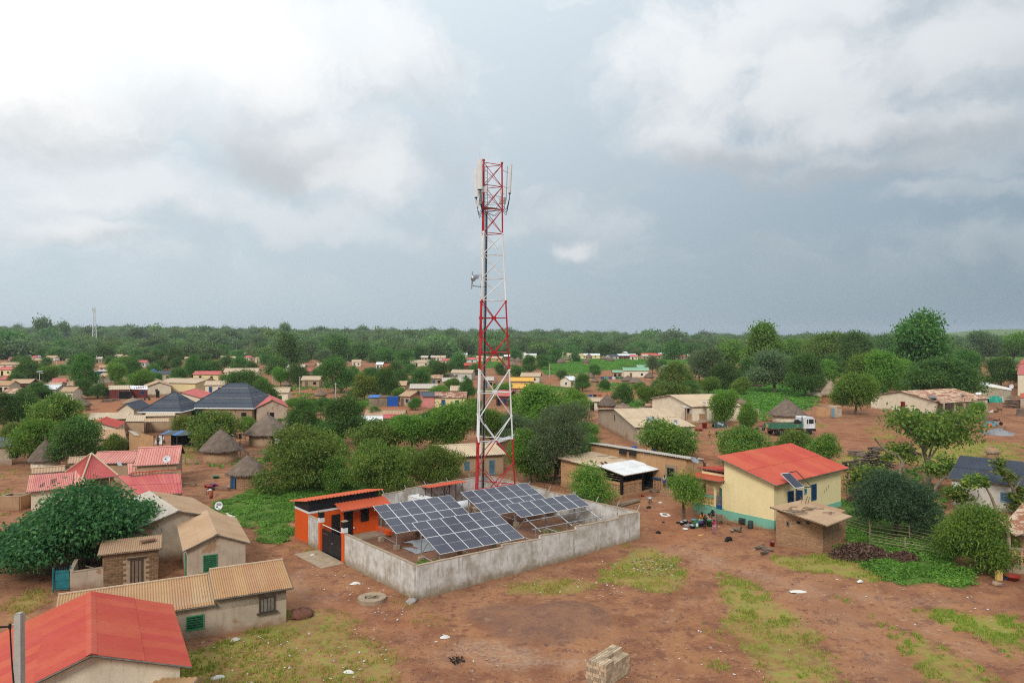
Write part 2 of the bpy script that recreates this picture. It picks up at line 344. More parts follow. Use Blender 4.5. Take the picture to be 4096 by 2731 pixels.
# mesh helpers
ORG={}
class MB:
 def __init__(s):s.v=[];s.f=[]
 def quad(s,*p):
  b=len(s.v);s.v+=[Vector(q)for q in p];s.f.append(tuple(range(b,b+len(p))));return s
 def box(s,c,size,ang=0.0,tilt=None):
  c=Vector(c);hx,hy,hz=size[0]/2,size[1]/2,size[2]/2
  mtx=Matrix.Rotation(ang,3,'Z')
  if tilt is not None:mtx=mtx@tilt
  b=len(s.v)
  for dx,dy,dz in((-1,-1,-1),(1,-1,-1),(1,1,-1),(-1,1,-1),(-1,-1,1),(1,-1,1),(1,1,1),(-1,1,1)):
   s.v.append(c+mtx@Vector((dx*hx,dy*hy,dz*hz)))
  for q in((0,3,2,1),(4,5,6,7),(0,1,5,4),(1,2,6,5),(2,3,7,6),(3,0,4,7)):s.f.append(tuple(b+i for i in q))
  return s
 def bar(s,p,q,r=.03,n=6,r2=None,cap=True):
  p,q=Vector(p),Vector(q);ax=q-p
  if ax.length<1e-6:return s
  ax.normalize();a=ax.orthogonal().normalized();b_=ax.cross(a);r2=r if r2 is None else r2;b=len(s.v)
  for c,rr in((p,r),(q,r2)):
   for i in range(n):
    t=2*math.pi*i/n+math.pi/n;s.v.append(c+(a*math.cos(t)+b_*math.sin(t))*rr)
  for i in range(n):j=(i+1)%n;s.f.append((b+i,b+j,b+n+j,b+n+i))
  if cap:s.f.append(tuple(b+n-1-i for i in range(n)));s.f.append(tuple(b+n+i for i in range(n)))
  return s
 def tube(s,pts,r=.03,n=6,radii=None):
  pts=[Vector(p)for p in pts];b0=len(s.v);up=Vector((0,0,1))
  for k,p in enumerate(pts):
   ax=(pts[min(k+1,len(pts)-1)]-pts[max(k-1,0)]).normalized()
   a=ax.cross(up);a=a.normalized()if a.length>1e-3 else Vector((1,0,0));c=a.cross(ax);rr=radii[k]if radii else r
   for i in range(n):t=2*math.pi*i/n;s.v.append(p+(a*math.cos(t)+c*math.sin(t))*rr)
  for k in range(len(pts)-1):
   for i in range(n):
    j=(i+1)%n;s.f.append((b0+k*n+i,b0+k*n+j,b0+(k+1)*n+j,b0+(k+1)*n+i))
  s.f.append(tuple(b0+i for i in range(n)));e=b0+(len(pts)-1)*n;s.f.append(tuple(e+n-1-i for i in range(n)))
  return s
 def lathe(s,c,prof,n=20,jitter=0.0,ax=None,a0=0.0):
  """prof: list of (r, z)"""
  c=Vector(c);b=len(s.v);k=len(prof);q=ax.to_track_quat('Z','Y')if ax is not None else None
  for i in range(n):
   t=2*math.pi*i/n+a0
   for r,z in prof:
    rr=r*(1+random.uniform(-jitter,jitter));pv=Vector((rr*math.cos(t),rr*math.sin(t),z+random.uniform(-jitter,jitter)*(1 if r>.1 else 0)))
    s.v.append(c+(q@pv if q else pv))
  for i in range(n):
   j=(i+1)%n
   for m in range(k-1):s.f.append((b+i*k+m,b+j*k+m,b+j*k+m+1,b+i*k+m+1))
  if prof[0][0]>1e-4:s.f.append(tuple(b+(n-1-i)*k for i in range(n)))
  if prof[-1][0]>1e-4:s.f.append(tuple(b+i*k+k-1 for i in range(n)))
  return s
 def prism(s,poly,z0,z1):
  """poly: ccw list of (x,y); z0/z1 numbers or per-vertex lists"""
  n=len(poly);z0=z0 if isinstance(z0,(list,tuple))else[z0]*n;z1=z1 if isinstance(z1,(list,tuple))else[z1]*n;b=len(s.v)
  for(x,y),z in zip(poly,z0):s.v.append(Vector((x,y,z)))
  for(x,y),z in zip(poly,z1):s.v.append(Vector((x,y,z)))
  s.f.append(tuple(b+n-1-i for i in range(n)));s.f.append(tuple(b+n+i for i in range(n)))
  for i in range(n):j=(i+1)%n;s.f.append((b+i,b+j,b+n+j,b+n+i))
  return s
 def slab(s,p,t=.04):
  """four corner points; a plate of thickness t under them"""
  p=[Vector(q)for q in p];nrm=(p[1]-p[0]).cross(p[3]-p[0]).normalized()
  if nrm.z<0:nrm=-nrm
  b=len(s.v);s.v+=p+[q-nrm*t for q in p]
  for q in((0,1,2,3),(7,6,5,4),(0,4,5,1),(1,5,6,2),(2,6,7,3),(3,7,4,0)):s.f.append(tuple(b+i for i in q))
  return s
 def corr(s,e0,e1,r1,r0,pitch=.18,amp=.022,t=.03,kind='sine'):
  """corrugated plate: eave e0-e1, ridge r0-r1; ribs run up the slope"""
  e0,e1,r1,r0=map(Vector,(e0,e1,r1,r0));nrm=(e1-e0).cross(r0-e0).normalized()
  if nrm.z<0:nrm=-nrm
  L=(e1-e0).length;n=max(2,int(round(L/pitch)));prof=[]
  for i in range(n):
   if kind=='sine':prof+=[(i/n,-1),((i+.5)/n,1)]
   else:prof+=[(i/n,-1),((i+.38)/n,-1),((i+.5)/n,1),((i+.62)/n,1),((i+.74)/n,-1)]
  prof.append((1.0,-1));b=len(s.v);k=len(prof)
  for tt,h in prof:
   o=nrm*(h*amp);s.v.append(e0.lerp(e1,tt)+o);s.v.append(r0.lerp(r1,tt)+o)
  for tt,h in prof:
   o=nrm*(h*amp-t);s.v.append(e0.lerp(e1,tt)+o);s.v.append(r0.lerp(r1,tt)+o)
  for i in range(k-1):
   a=b+2*i;s.f.append((a,a+2,a+3,a+1));c=a+2*k;s.f.append((c+1,c+3,c+2,c));s.f.append((a,c,c+2,a+2));s.f.append((a+1,a+3,c+3,c+1))
  e=b+2*(k-1);c0=b+2*k;ce=e+2*k
  s.f.append((b,b+1,c0+1,c0));s.f.append((e,ce,ce+1,e+1));return s
 def mesh(s,name,org=Vector((0,0,0)),smooth=False):
  me=bpy.data.meshes.new(name);me.from_pydata([tuple(v-org)for v in s.v],[],s.f);me.update()
  if smooth:me.shade_smooth()
  return me
 def build(s,name,mat,parent=None,smooth=False):
  org=ORG[parent.name]if parent is not None else Vector((0,0,0))
  me=s.mesh(name,org,smooth);me.materials.append(M(mat)if isinstance(mat,str)else mat)
  o=bpy.data.objects.new(name,me);COL.objects.link(o)
  if parent is not None:o.parent=parent;ORG[o.name]=org
  else:ORG[o.name]=Vector((0,0,0))
  return o
LABELS={}
def tag(o,label,cat,group=None,kind=None):
 o['label']=label;o['category']=cat
 if group:o['group']=group
 if kind:o['kind']=kind
 return o
def thing(name,label,cat,loc,group=None):
 o=bpy.data.objects.new(name,None);COL.objects.link(o);o.location=loc;o.empty_display_size=.3;ORG[o.name]=Vector(loc)
 return tag(o,label,cat,group,'thing' if name.split('_')[-1]in('wall','veranda','ramp','porch')else None)
def single(mb,name,label,cat,mat,loc,group=None,smooth=False):
 """a thing that is one mesh, its origin at loc"""
 loc=Vector(loc);me=mb.mesh(name,loc,smooth);me.materials.append(M(mat));o=bpy.data.objects.new(name,me);COL.objects.link(o);o.location=loc
 ORG[o.name]=loc;return tag(o,label,cat,group)
def struct(mb,name,mat,kind='structure'):
 o=mb.build(name,mat);o['kind']=kind;return o
def place(me,name,parent,loc,rotz=0,scl=None,quat=None):
 """a piece that shares mesh data"""
 o=bpy.data.objects.new(name,me);COL.objects.link(o);o.parent=parent;o.location=Vector(loc)-ORG[parent.name]
 if quat is not None:o.rotation_mode='QUATERNION';o.rotation_quaternion=quat
 else:o.rotation_euler=(0,0,rotz)
 if scl:o.scale=scl
 ORG[o.name]=ORG[parent.name];return o
def copy_tree(o,parent=None):
 c=o.copy();COL.objects.link(c)
 if parent is not None:c.parent=parent
 for ch in list(o.children):copy_tree(ch,c)
 return c
def unit_box(name,mat,bevel=0.0):
 mb=MB();mb.box((0,0,0),(1,1,1));me=mb.mesh(name)
 me.materials.append(M(mat));return me
def add_tint(me,vals,domain='FACE'):
 a=me.attributes.new('tint','FLOAT',domain);a.data.foreach_set('value',np.asarray(vals,np.float32))
def np_mesh(name,verts,faces,mat,tint=None,nper=4,smooth=False):
 """fast mesh from numpy arrays (all faces with nper corners)"""
 me=bpy.data.meshes.new(name);nv,nf=len(verts),len(faces)
 me.vertices.add(nv);me.vertices.foreach_set('co',np.asarray(verts,np.float32).ravel())
 me.loops.add(nf*nper);me.loops.foreach_set('vertex_index',np.asarray(faces,np.int32).ravel())
 me.polygons.add(nf);me.polygons.foreach_set('loop_start',np.arange(0,nf*nper,nper,dtype=np.int32))
 me.update(calc_edges=True);me.validate()
 if tint is not None:add_tint(me,tint)
 me.materials.append(M(mat)if isinstance(mat,str)else mat)
 if smooth:me.shade_smooth()
 return me
def lettering(text,size,mat,parent):
 """flat letters as a mesh part"""
 cu=bpy.data.curves.new('lettering','FONT');cu.body=text;cu.size=size;cu.align_x='CENTER';cu.extrude=.004;cu.resolution_u=2
 tmp=bpy.data.objects.new('lettering_source',cu);COL.objects.link(tmp);bpy.context.view_layer.update()
 me=bpy.data.meshes.new_from_object(tmp.evaluated_get(bpy.context.evaluated_depsgraph_get()));bpy.data.objects.remove(tmp);bpy.data.curves.remove(cu)
 me.materials.clear();me.materials.append(M(mat));o=bpy.data.objects.new('lettering',me);COL.objects.link(o);o.parent=parent;return o
 # ground
def in_poly(x,y,poly):
 ins=np.zeros(x.shape,bool);n=len(poly);j=n-1
 for i in range(n):
  xi,yi=poly[i];xj,yj=poly[j]
  if yi!=yj:
   c=((yi>y)!=(yj>y))&(x<(xj-xi)*(y-yi)/(yj-yi)+xi);ins^=c
  j=i
 return ins
def vnoise(x,y,s,seed=0):
 """value noise, vectorised"""
 x=x/s+seed*17.3;y=y/s+seed*9.1;xi=np.floor(x).astype(np.int64);yi=np.floor(y).astype(np.int64);fx=x-xi;fy=y-yi
 fx=fx*fx*(3-2*fx);fy=fy*fy*(3-2*fy)
 def h(a,b):
  n=(a*374761393+b*668265263+seed*1442695041)&0x7fffffff;n=(n^(n>>13))*1274126177&0x7fffffff;return((n^(n>>16))&0xffff)/65535.0
 return(h(xi,yi)*(1-fx)+h(xi+1,yi)*fx)*(1-fy)+(h(xi,yi+1)*(1-fx)+h(xi+1,yi+1)*fx)*fy
def fbm(x,y,s,seed=0):return .5*vnoise(x,y,s,seed)+.3*vnoise(x,y,s/2.1,seed+1)+.2*vnoise(x,y,s/4.3,seed+2)
def wpoly(px):return[tuple(P(u,v).xy)for u,v in px]
# outlines of what grows where, read off the photograph and laid on the ground
GRASS=[([(735,2650),(800,2580),(1000,2500),(1090,2450),(1250,2435),(1420,2455),(1450,2510),(1500,2560),(1610,2620),(1640,2740),(1600,2760),(700,2760)],.72,.6),([(690,2700),(760,2590),(1150,2490),(1160,2520),(900,2590),(800,2700)],.95,.35),([(1980,2345),(2080,2315),(2250,2300),(2420,2335),(2340,2385),(2200,2395),(2050,2375)],.75,.85),([(1560,2400),(1760,2330),(1830,2350),(1650,2440)],.4,.85),([(1600,2450),(1750,2430),(1790,2500),(1640,2520)],.4,.9),([(2380,2290),(2500,2215),(2600,2190),(2720,2185),(2785,2240),(2795,2320),(2740,2365),(2640,2375),(2540,2360),(2420,2335)],.85,.45),([(2500,2160),(2560,2170),(2540,2200),(2480,2200)],.5,.6),([(2830,2300),(2870,2262),(2930,2258),(3010,2310),(3130,2400),(3190,2460),(3180,2480),(2960,2470),(2860,2400),(2820,2350)],.9,.35),([(2860,2460),(3000,2450),(3220,2470),(3290,2560),(3340,2660),(3380,2760),(3080,2760),(3000,2650),(2930,2560)],.75,.5),([(2800,2640),(2870,2625),(2920,2660),(2910,2690),(2830,2690)],.8,.4),([(2740,2500),(2830,2490),(2930,2560),(2880,2580)],.3,.6),([(3075,2255),(3110,2230),(3330,2200),(3380,2230),(3560,2310),(3500,2335),(3330,2300),(3180,2280)],.95,.4),([(3420,2520),(3560,2500),(3700,2560),(3660,2620),(3500,2590)],.6,.1),([(3560,2440),(3800,2440),(4110,2480),(4110,2600),(3800,2540)],.95,.0),([(3325,2372),(3460,2382),(3450,2420),(3390,2410)],.8,.1),([(3240,2390),(3340,2400),(3330,2420),(3270,2415)],.4,.1),([(3480,2395),(3600,2405),(3720,2430),(3900,2450),(4110,2468),(4110,2660),(3990,2600),(3880,2560),(3780,2510),(3690,2470),(3560,2440)],.9,.2),([(3440,2460),(3560,2500),(3540,2530),(3440,2490)],.35,.1),([(3560,2590),(3600,2540),(3680,2525),(3800,2560),(3950,2630),(4110,2690),(4110,2770),(3660,2770),(3640,2680),(3570,2640)],.82,.25),([(3170,2700),(3220,2690),(3240,2725),(3180,2735)],1.0,.0),([(3660,2700),(3720,2695),(3700,2715)],.8,.1),([(3300,1850),(3400,1815),(3540,1790),(3700,1785),(3900,1765),(4110,1770),(4110,1870),(3900,1880),(3600,1850),(3420,1865)],.8,.35),([(3440,1700),(3560,1715),(3600,1725),(3480,1735)],.7,.05),([(3460,1740),(3620,1730),(3660,1750),(3500,1765)],.7,.05),([(3250,1690),(3330,1695),(3320,1715),(3260,1715)],.7,.05),([(0,1880),(120,1870),(130,1900),(0,1920)],.8,.05),([(0,1960),(60,1955),(50,1985),(0,1990)],.6,.2),([(0,2010),(40,1995),(60,2060),(0,2080)],.7,.1),([(0,2400),(150,2350),(230,2370),(240,2410),(100,2470),(0,2500)],.7,.8),([(1180,2150),(1300,2230),(1250,2240),(1160,2190)],.3,.8),([(700,1790),(780,1780),(790,1820),(700,1830)],.9,.05),([(690,1810),(800,1835),(760,1870),(690,1850)],.7,.1),([(850,1840),(940,1835),(930,1855),(860,1860)],.7,.1),([(2760,1770),(2900,1760),(2900,1780),(2780,1785)],.6,.3),([(2330,1760),(2400,1740),(2420,1790),(2340,1800)],.6,.4),([(2300,1870),(2160,1830),(2260,1960),(2310,1930)],.4,.5),]
LUSH=[([(835,2045),(880,2000),(1000,1960),(1240,1915),(1480,1935),(1570,1965),(1500,1995),(1300,2040),(1170,2075),(1165,2165),(1100,2185),(1030,2165),(1010,2120),(940,2090)],1.0),([(3330,2200),(3420,2160),(3600,2150),(3760,2180),(3850,2270),(3880,2330),(3860,2345),(3600,2345),(3540,2320),(3480,2280),(3380,2230)],1.0),([(3330,2010),(3420,2000),(3560,2060),(3740,2100),(3860,2130),(3900,2200),(3800,2250),(3640,2200),(3420,2190),(3340,2130)],.85),([(3390,1960),(3480,1880),(3700,1880),(3800,1990),(3760,2090),(3440,2060)],.6),([(2790,1570),(2960,1530),(3230,1530),(3260,1600),(3240,1640),(3080,1650),(2960,1660),(2900,1610)],1.0),([(3000,1650),(3100,1650),(3080,1690),(2990,1680)],.8),([(2150,1450),(2300,1440),(2500,1430),(2740,1432),(2780,1450),(2620,1470),(2480,1475),(2330,1490),(2180,1500)],1.0),([(2250,1500),(2330,1500),(2300,1515),(2240,1512)],.6),([(2380,1540),(2480,1530),(2560,1540),(2500,1570),(2400,1570)],.7),([(2480,1600),(2580,1590),(2600,1640),(2500,1650)],.8),([(2160,1540),(2280,1550),(2270,1570),(2160,1560)],.8),([(1110,1545),(1260,1545),(1270,1560),(1120,1565)],.9),([(1190,1570),(1260,1575),(1250,1605),(1180,1600)],.6),([(1760,1455),(2000,1440),(2010,1470),(1760,1480)],.9),([(300,1665),(352,1655),(352,1680),(300,1690)],.8),([(0,1555),(250,1560),(250,1600),(0,1620)],.4),([(760,1860),(1000,1820),(1180,1800),(1200,1850),(1000,1880)],.35),([(3870,1490),(4020,1490),(4000,1530),(3880,1520)],.9),([(1000,1810),(1170,1795),(1190,1830),(1010,1845)],.45),]
TRACKS=[[(2700,2190),(2860,2235),(3050,2290),(3250,2345),(3420,2375),(3700,2405),(4100,2440)],[(2690,2200),(2840,2250),(3030,2310),(3220,2370),(3400,2480),(3560,2640),(3620,2760)],[(2800,2260),(2810,2330),(2770,2400),(2640,2480),(2450,2560)],[(1190,2330),(1330,2390),(1480,2450),(1640,2540),(1760,2640),(1900,2740)],[(3480,2400),(3700,2500),(3900,2600),(4100,2720)],[(1240,2240),(1190,2300),(1170,2380),(1260,2420)]]
PATHS=[([(1000,2150),(1010,2100),(1060,2060),(1075,2065),(1040,2110),(1040,2165)],1.0)]
RED=[([(270,1640),(560,1590),(820,1600),(770,1640),(500,1650),(300,1665)],1.0),([(1100,1560),(1200,1545),(1300,1570),(1290,1620),(1160,1600)],1.0),([(2160,1520),(2330,1500),(2480,1475),(2480,1490),(2330,1520),(2180,1530)],1.0),([(2380,1570),(2480,1545),(2600,1535),(2560,1580),(2400,1600)],1.0),([(1500,1630),(1640,1620),(1640,1650),(1500,1650)],1.0),([(3000,1660),(3120,1660),(3110,1680),(3010,1685)],1.0),([(3230,1690),(3800,1680),(4100,1640),(4100,1780),(3300,1800)],.5),([(2560,2050),(2740,1980),(2890,2090),(2800,2160),(2640,2200)],.6),([(1180,2400),(1350,2380),(1750,2520),(1700,2640),(1560,2530),(1300,2440)],.6),([(2700,1780),(2900,1740),(2900,1850),(2700,1850)],.5)]
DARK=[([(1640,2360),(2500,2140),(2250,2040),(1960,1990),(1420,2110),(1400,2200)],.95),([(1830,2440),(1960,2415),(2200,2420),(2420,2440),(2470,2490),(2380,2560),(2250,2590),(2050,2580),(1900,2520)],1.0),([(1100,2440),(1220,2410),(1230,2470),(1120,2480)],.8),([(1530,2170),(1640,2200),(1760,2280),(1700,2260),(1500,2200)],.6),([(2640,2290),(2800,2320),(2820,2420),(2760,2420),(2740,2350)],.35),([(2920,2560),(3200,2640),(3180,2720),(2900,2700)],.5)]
PALE=[([(1770,2540),(1930,2530),(2150,2590),(2350,2640),(2330,2700),(2100,2690),(1850,2640)],.9),([(2300,2620),(2420,2600),(2340,2660)],.8),([(2900,2160),(3080,2180),(3060,2240),(2950,2220)],.5),([(3500,2400),(3800,2360),(4110,2370),(4110,2460),(3800,2440)],.6),([(3120,2420),(3300,2450),(3560,2740),(3400,2740),(3300,2580)],.6),([(2000,2270),(2300,2210),(2380,2250),(2000,2330)],.4),([(2880,2290),(3000,2290),(3480,2370),(3460,2385),(3100,2380)],.5)]
def track_mask(x,y):
 out=np.zeros(x.shape)
 for line in TRACKS:
  pts=[np.array(P(u,v).xy)for u,v in line]
  for p,q in zip(pts,pts[1:]):
   d=q-p;L=np.hypot(*d);t=np.clip(((x-p[0])*d[0]+(y-p[1])*d[1])/L**2,0,1);off=np.hypot(x-p[0]-t*d[0],y-p[1]-t*d[1])+(fbm(x,y,2.0,77)-.5)*.8
   out=np.maximum(out,np.maximum(np.exp(-((off-.75)/.3)**2),.45*np.exp(-(off/1.5)**2)))
 return out
def wpolys(lst):return[(wpoly(e[0]),)+tuple(e[1:])for e in lst]
GRASS_W,LUSH_W,PATHS_W,RED_W,DARK_W,PALE_W=map(wpolys,(GRASS,LUSH,PATHS,RED,DARK,PALE))
def mask(x,y,polys,ragged=1.0):
 far=1+np.clip((y-60)/60,0,6)*ragged
 xx=x+(fbm(x,y,1.6,11)-.5)*2.2*far;yy=y+(fbm(x,y,1.6,23)-.5)*2.6*far
 out=np.zeros(x.shape)
 for e in polys:out=np.maximum(out,in_poly(xx,yy,e[0])*e[1])
 return out
def bush(x,y):
 """open bush land beyond and between the houses"""
 b=sstep(y+.15*x,430,640);v=sstep(fbm(x,y,26,5),.5,.62)*sstep(y,105,160)*.75
 return np.maximum(b,v)
def axis(lo,flo,fhi,hi,step,grow=1.09):
 a=list(np.arange(flo,fhi,step));s=step
 while a[-1]<hi:s*=grow;a.append(a[-1]+s)
 s=step;pre=[];c=flo
 while c>lo:s*=grow;c-=s;pre.append(c)
 return np.array(pre[::-1]+a)
def build_ground():
 xs=axis(-3200,-36,48,3200,.38,1.07);ys=axis(-400,29,118,5200,.38,1.05)
 X,Y=np.meshgrid(xs,ys);nx,ny=len(xs),len(ys);x,y=X.ravel(),Y.ravel()
 near=1-sstep(y,90,180)
 z=terr(x,y)+(fbm(x,y,3.2,3)-.5)*.16*near+(fbm(x,y,.9,8)-.5)*.05*near
 c=np.array(P(2260,2480).xy);z+=.75*np.exp(-(((x-c[0])/3.3)**2+((y-c[1])/2.6)**2))+.25*np.exp(-(((x-c[0]+3.8)/2.2)**2+((y-c[1]+.6)/2.0)**2))
 idx=np.arange(nx*ny).reshape(ny,nx);faces=np.stack([idx[:-1,:-1],idx[:-1,1:],idx[1:,1:],idx[1:,:-1]],-1).reshape(-1,4)
 g=mask(x,y,GRASS_W);l=np.maximum(mask(x,y,LUSH_W),bush(x,y));p=mask(x,y,PATHS_W,.2);l*=1-p;g*=1-p;tk=track_mask(x,y);g*=1-.75*tk;z-=.05*tk
 # red yards around the houses stay bare
 r=mask(x,y,RED_W);l*=1-.85*r
 me=np_mesh('ground',np.stack([x,y,z],-1),faces,'ground',smooth=True)
 def soft(v):
  v=v.reshape(ny,nx).copy()
  for _ in range(3):
   w=v.copy();w[1:-1]=(v[:-2]+2*v[1:-1]+v[2:])/4;v=w.copy();v[:,1:-1]=(w[:,:-2]+2*w[:,1:-1]+w[:,2:])/4
  return v.ravel()
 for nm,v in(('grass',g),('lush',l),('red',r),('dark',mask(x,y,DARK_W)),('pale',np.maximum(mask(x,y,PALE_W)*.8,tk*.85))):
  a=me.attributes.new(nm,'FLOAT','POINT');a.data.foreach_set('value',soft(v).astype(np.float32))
 o=bpy.data.objects.new('ground',me);COL.objects.link(o);o['kind']='structure'
def mat_ground():
 m,t,b=new_mat('ground')
 geo=t.n.new('ShaderNodeNewGeometry');pos=geo.outputs['Position']
 A={k:t.add('ShaderNodeAttribute',attribute_name=k).outputs['Fac']for k in('grass','lush','red','dark','pale')}
 n1=t.noise(pos,.35,8,.68).outputs[0];n2=t.noise(pos,1.7,7,.7).outputs[0];n3=t.noise(pos,9,5,.7).outputs[0];n0=t.noise(pos,.07,5,.6).outputs[0];n5=t.noise(t.mapping(pos,(1,1,1),(3,14,7)),3.3,6,.7).outputs[0];n6=t.noise(pos,17,3,.6).outputs[0];n4=t.noise(t.mapping(pos,(1,1,1),(9,4,2)),.9,8,.72).outputs[0]
 c=t.mix(t.smooth(n1,.38,.62),(.355,.165,.080),(.225,.094,.050))
 c=t.mix(t.smooth(n0,.42,.62,0,.5),c,(.385,.195,.105))
 c=t.mix(t.smooth(n4,.53,.60,0,.7),c,(.17,.072,.050))
 c=t.mix(t.smooth(n2,.56,.68,0,.65),c,(.44,.27,.165))
 c=t.mix(t.smooth(n5,.56,.62,0,.55),c,(.13,.062,.04))
 c=t.mix(t.smooth(n6,.64,.70,0,.6),c,(.50,.37,.27))
 def patch(a,lo=.25,hi=.6,k=1.0,nn=None):
  return t.math('MULTIPLY',t.smooth(t.math('ADD',a,t.math('MULTIPLY',t.math('SUBTRACT',nn or n2,.5),1.1)),lo,hi),k)
 c=t.mix(patch(A['red'],.3,.9,.75),c,t.mix(n2,(.40,.155,.072),(.33,.12,.058)))
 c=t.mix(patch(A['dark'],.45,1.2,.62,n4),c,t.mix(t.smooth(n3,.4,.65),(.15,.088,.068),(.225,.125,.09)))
 c=t.mix(patch(A['pale'],.45,1.1,.75,n5),c,(.50,.36,.255))
 c=t.mix(t.smooth(n3,.5,.8,0,.5),c,sc((.30,.165,.10),.5))
 gcol=t.mix(t.smooth(n2,.35,.65),(.33,.29,.06),(.21,.30,.045));gcol=t.mix(t.smooth(n4,.44,.60,0,.6),gcol,(.34,.235,.085))
 c=t.mix(patch(A['grass'],.40,1.0,.72),c,gcol)
 lcol=t.mix(t.smooth(n2,.35,.68),(.11,.20,.035),(.06,.125,.025));lcol=t.mix(t.smooth(n1,.5,.7,0,.45),lcol,(.18,.25,.05))
 c=t.mix(patch(A['lush'],.36,.8,.93),c,lcol)
 t.l.new(c,b.inputs['Base Color']);b.inputs['Roughness'].default_value=.97;b.inputs['Specular IOR Level'].default_value=.08
 h=t.math('ADD',t.math('MULTIPLY',n3,.5),n2);bp=t.add('ShaderNodeBump',i={'Height':h,'Strength':.55,'Distance':.14});t.l.new(bp.outputs[0],b.inputs['Normal'])
mat_ground();build_ground()
# low plants as ground cover
def scatter(polys,per_m2,pick=None):
 """random points inside the outlines, with the same ragged edge as the ground"""
 out=[]
 for e in polys:
  pl=np.array(e[0]);lo,hi=pl.min(0),pl.max(0);n=int((hi-lo).prod()*per_m2*(e[1]if len(e)>1 else 1))
  n=min(n,60000);x=rng.uniform(lo[0],hi[0],n);y=rng.uniform(lo[1],hi[1],n);k=mask(x,y,[e])>0;k&=fbm(x,y,1.1,31)>(.42 if e[1]>.95 else .47)
  k&=mask(x,y,PATHS_W,.2)==0;k&=track_mask(x,y)<.35
  dry=np.full(k.sum(),e[2]if len(e)>2 else 0.);out.append(np.stack([x[k],y[k],dry],-1))
 return np.concatenate(out)
def leaf_quads(c,d,w,nrm_j=.5):
 """diamond leaves: centres c, long half-axis d (n,3), half-width w"""
 n=len(c);rnd=rng.normal(size=(n,3));s=np.cross(d,rnd);s/=np.linalg.norm(s,axis=1,keepdims=True)+1e-9;s*=w[:,None]
 v=np.stack([c-d,c+s,c+d,c-s],1).reshape(-1,3);f=np.arange(4*n).reshape(n,4);return v,f
def blades(pts,hmin,hmax,per,width,name,mat,lean=.5,spread=.12,tint=(0,1)):
 n=len(pts);idx=np.repeat(np.arange(n),per);k=len(idx);a=rng.uniform(0,2*np.pi,k);r=rng.uniform(0,spread,k)
 x=pts[idx,0]+np.cos(a)*r;y=pts[idx,1]+np.sin(a)*r;z=terr(x,y)-.03;h=rng.uniform(hmin,hmax,k);b=rng.uniform(0,2*np.pi,k);ln=rng.uniform(0,lean,k)*h
 w=width*rng.uniform(.6,1.3,k);dx,dy=np.cos(b),np.sin(b);c=np.cos(a+1.3)*w;s_=np.sin(a+1.3)*w
 v=np.stack([np.stack([x-c,y-s_,z],-1),np.stack([x+c,y+s_,z],-1),np.stack([x+dx*ln,y+dy*ln,z+h],-1)],1).reshape(-1,3)
 me=np_mesh(name,v,np.arange(3*k).reshape(k,3),mat,rng.uniform(tint[0],tint[1],k),3)
 o=bpy.data.objects.new(name,me);COL.objects.link(o);o['kind']='stuff';return o
def weeds(pts,size,per,name,mat,hmax=.6,label=None):
 n=len(pts);idx=np.repeat(np.arange(n),per);k=len(idx);a=rng.uniform(0,2*np.pi,k);r=rng.uniform(0,.45,k);bump=fbm(pts[:,0],pts[:,1],2.4,41)
 h=(bump[idx]*1.2-.15).clip(.12,1)*hmax*rng.uniform(.35,1,k);x=pts[idx,0]+np.cos(a)*r;y=pts[idx,1]+np.sin(a)*r
 c=np.stack([x,y,terr(x,y)+h],-1);d=rng.normal(size=(k,3));d[:,2]=d[:,2]*.45-.1;d/=np.linalg.norm(d,axis=1,keepdims=True);sz=size*rng.uniform(.6,1.4,k);d*=sz[:,None]
 v,f=leaf_quads(c,d,sz*.5);tn=(h/hmax)*.6+rng.uniform(0,.45,k)+(bump[idx]-.5)*.5
 me=np_mesh(name,v,f,mat,tn);o=bpy.data.objects.new(name,me);COL.objects.link(o);o['kind']='stuff';return o
def build_cover():
 nearg=[e for e in GRASS_W if max(p[1]for p in e[0])<75]
 pts=scatter(nearg,46);dry=rng.uniform(0,1,len(pts))<pts[:,2]
 tag(blades(pts[dry],.08,.34,4,.02,'dry_grass','grass_dry',.6),'straw-yellow dry grass tufts in patches on the red yard','grass',kind='stuff')
 tag(blades(pts[~dry],.06,.28,4,.026,'green_grass','grass_green',.7),'fresh green grass patches across the open ground','grass',kind='stuff')
 mid=scatter([e for e in GRASS_W if max(p[1]for p in e[0])>=75],3.2)
 tag(blades(mid,.15,.35,4,.07,'yard_grass','grass_green',.8,.3),'short grass in the farther yards','grass',kind='stuff')
 lp=scatter(LUSH_W[:3]+[(wpoly([(1640,2260),(1720,2240),(1750,2270),(1680,2290)]),.5),(wpoly([(2150,2130),(2260,2100),(2300,2130),(2200,2150)]),.3)],26)
 tag(weeds(lp,.095,7,'weeds','leaf_weed',.42),'bright green leafy weeds behind the orange hut and by the garden fence','weeds',kind='stuff')
 lf=scatter(LUSH_W[3:],2.0)
 tag(weeds(lf,.26,6,'bush_weeds','leaf_weed',.6),'green scrub and weeds on the slopes between the far houses','weeds',kind='stuff')
build_cover()
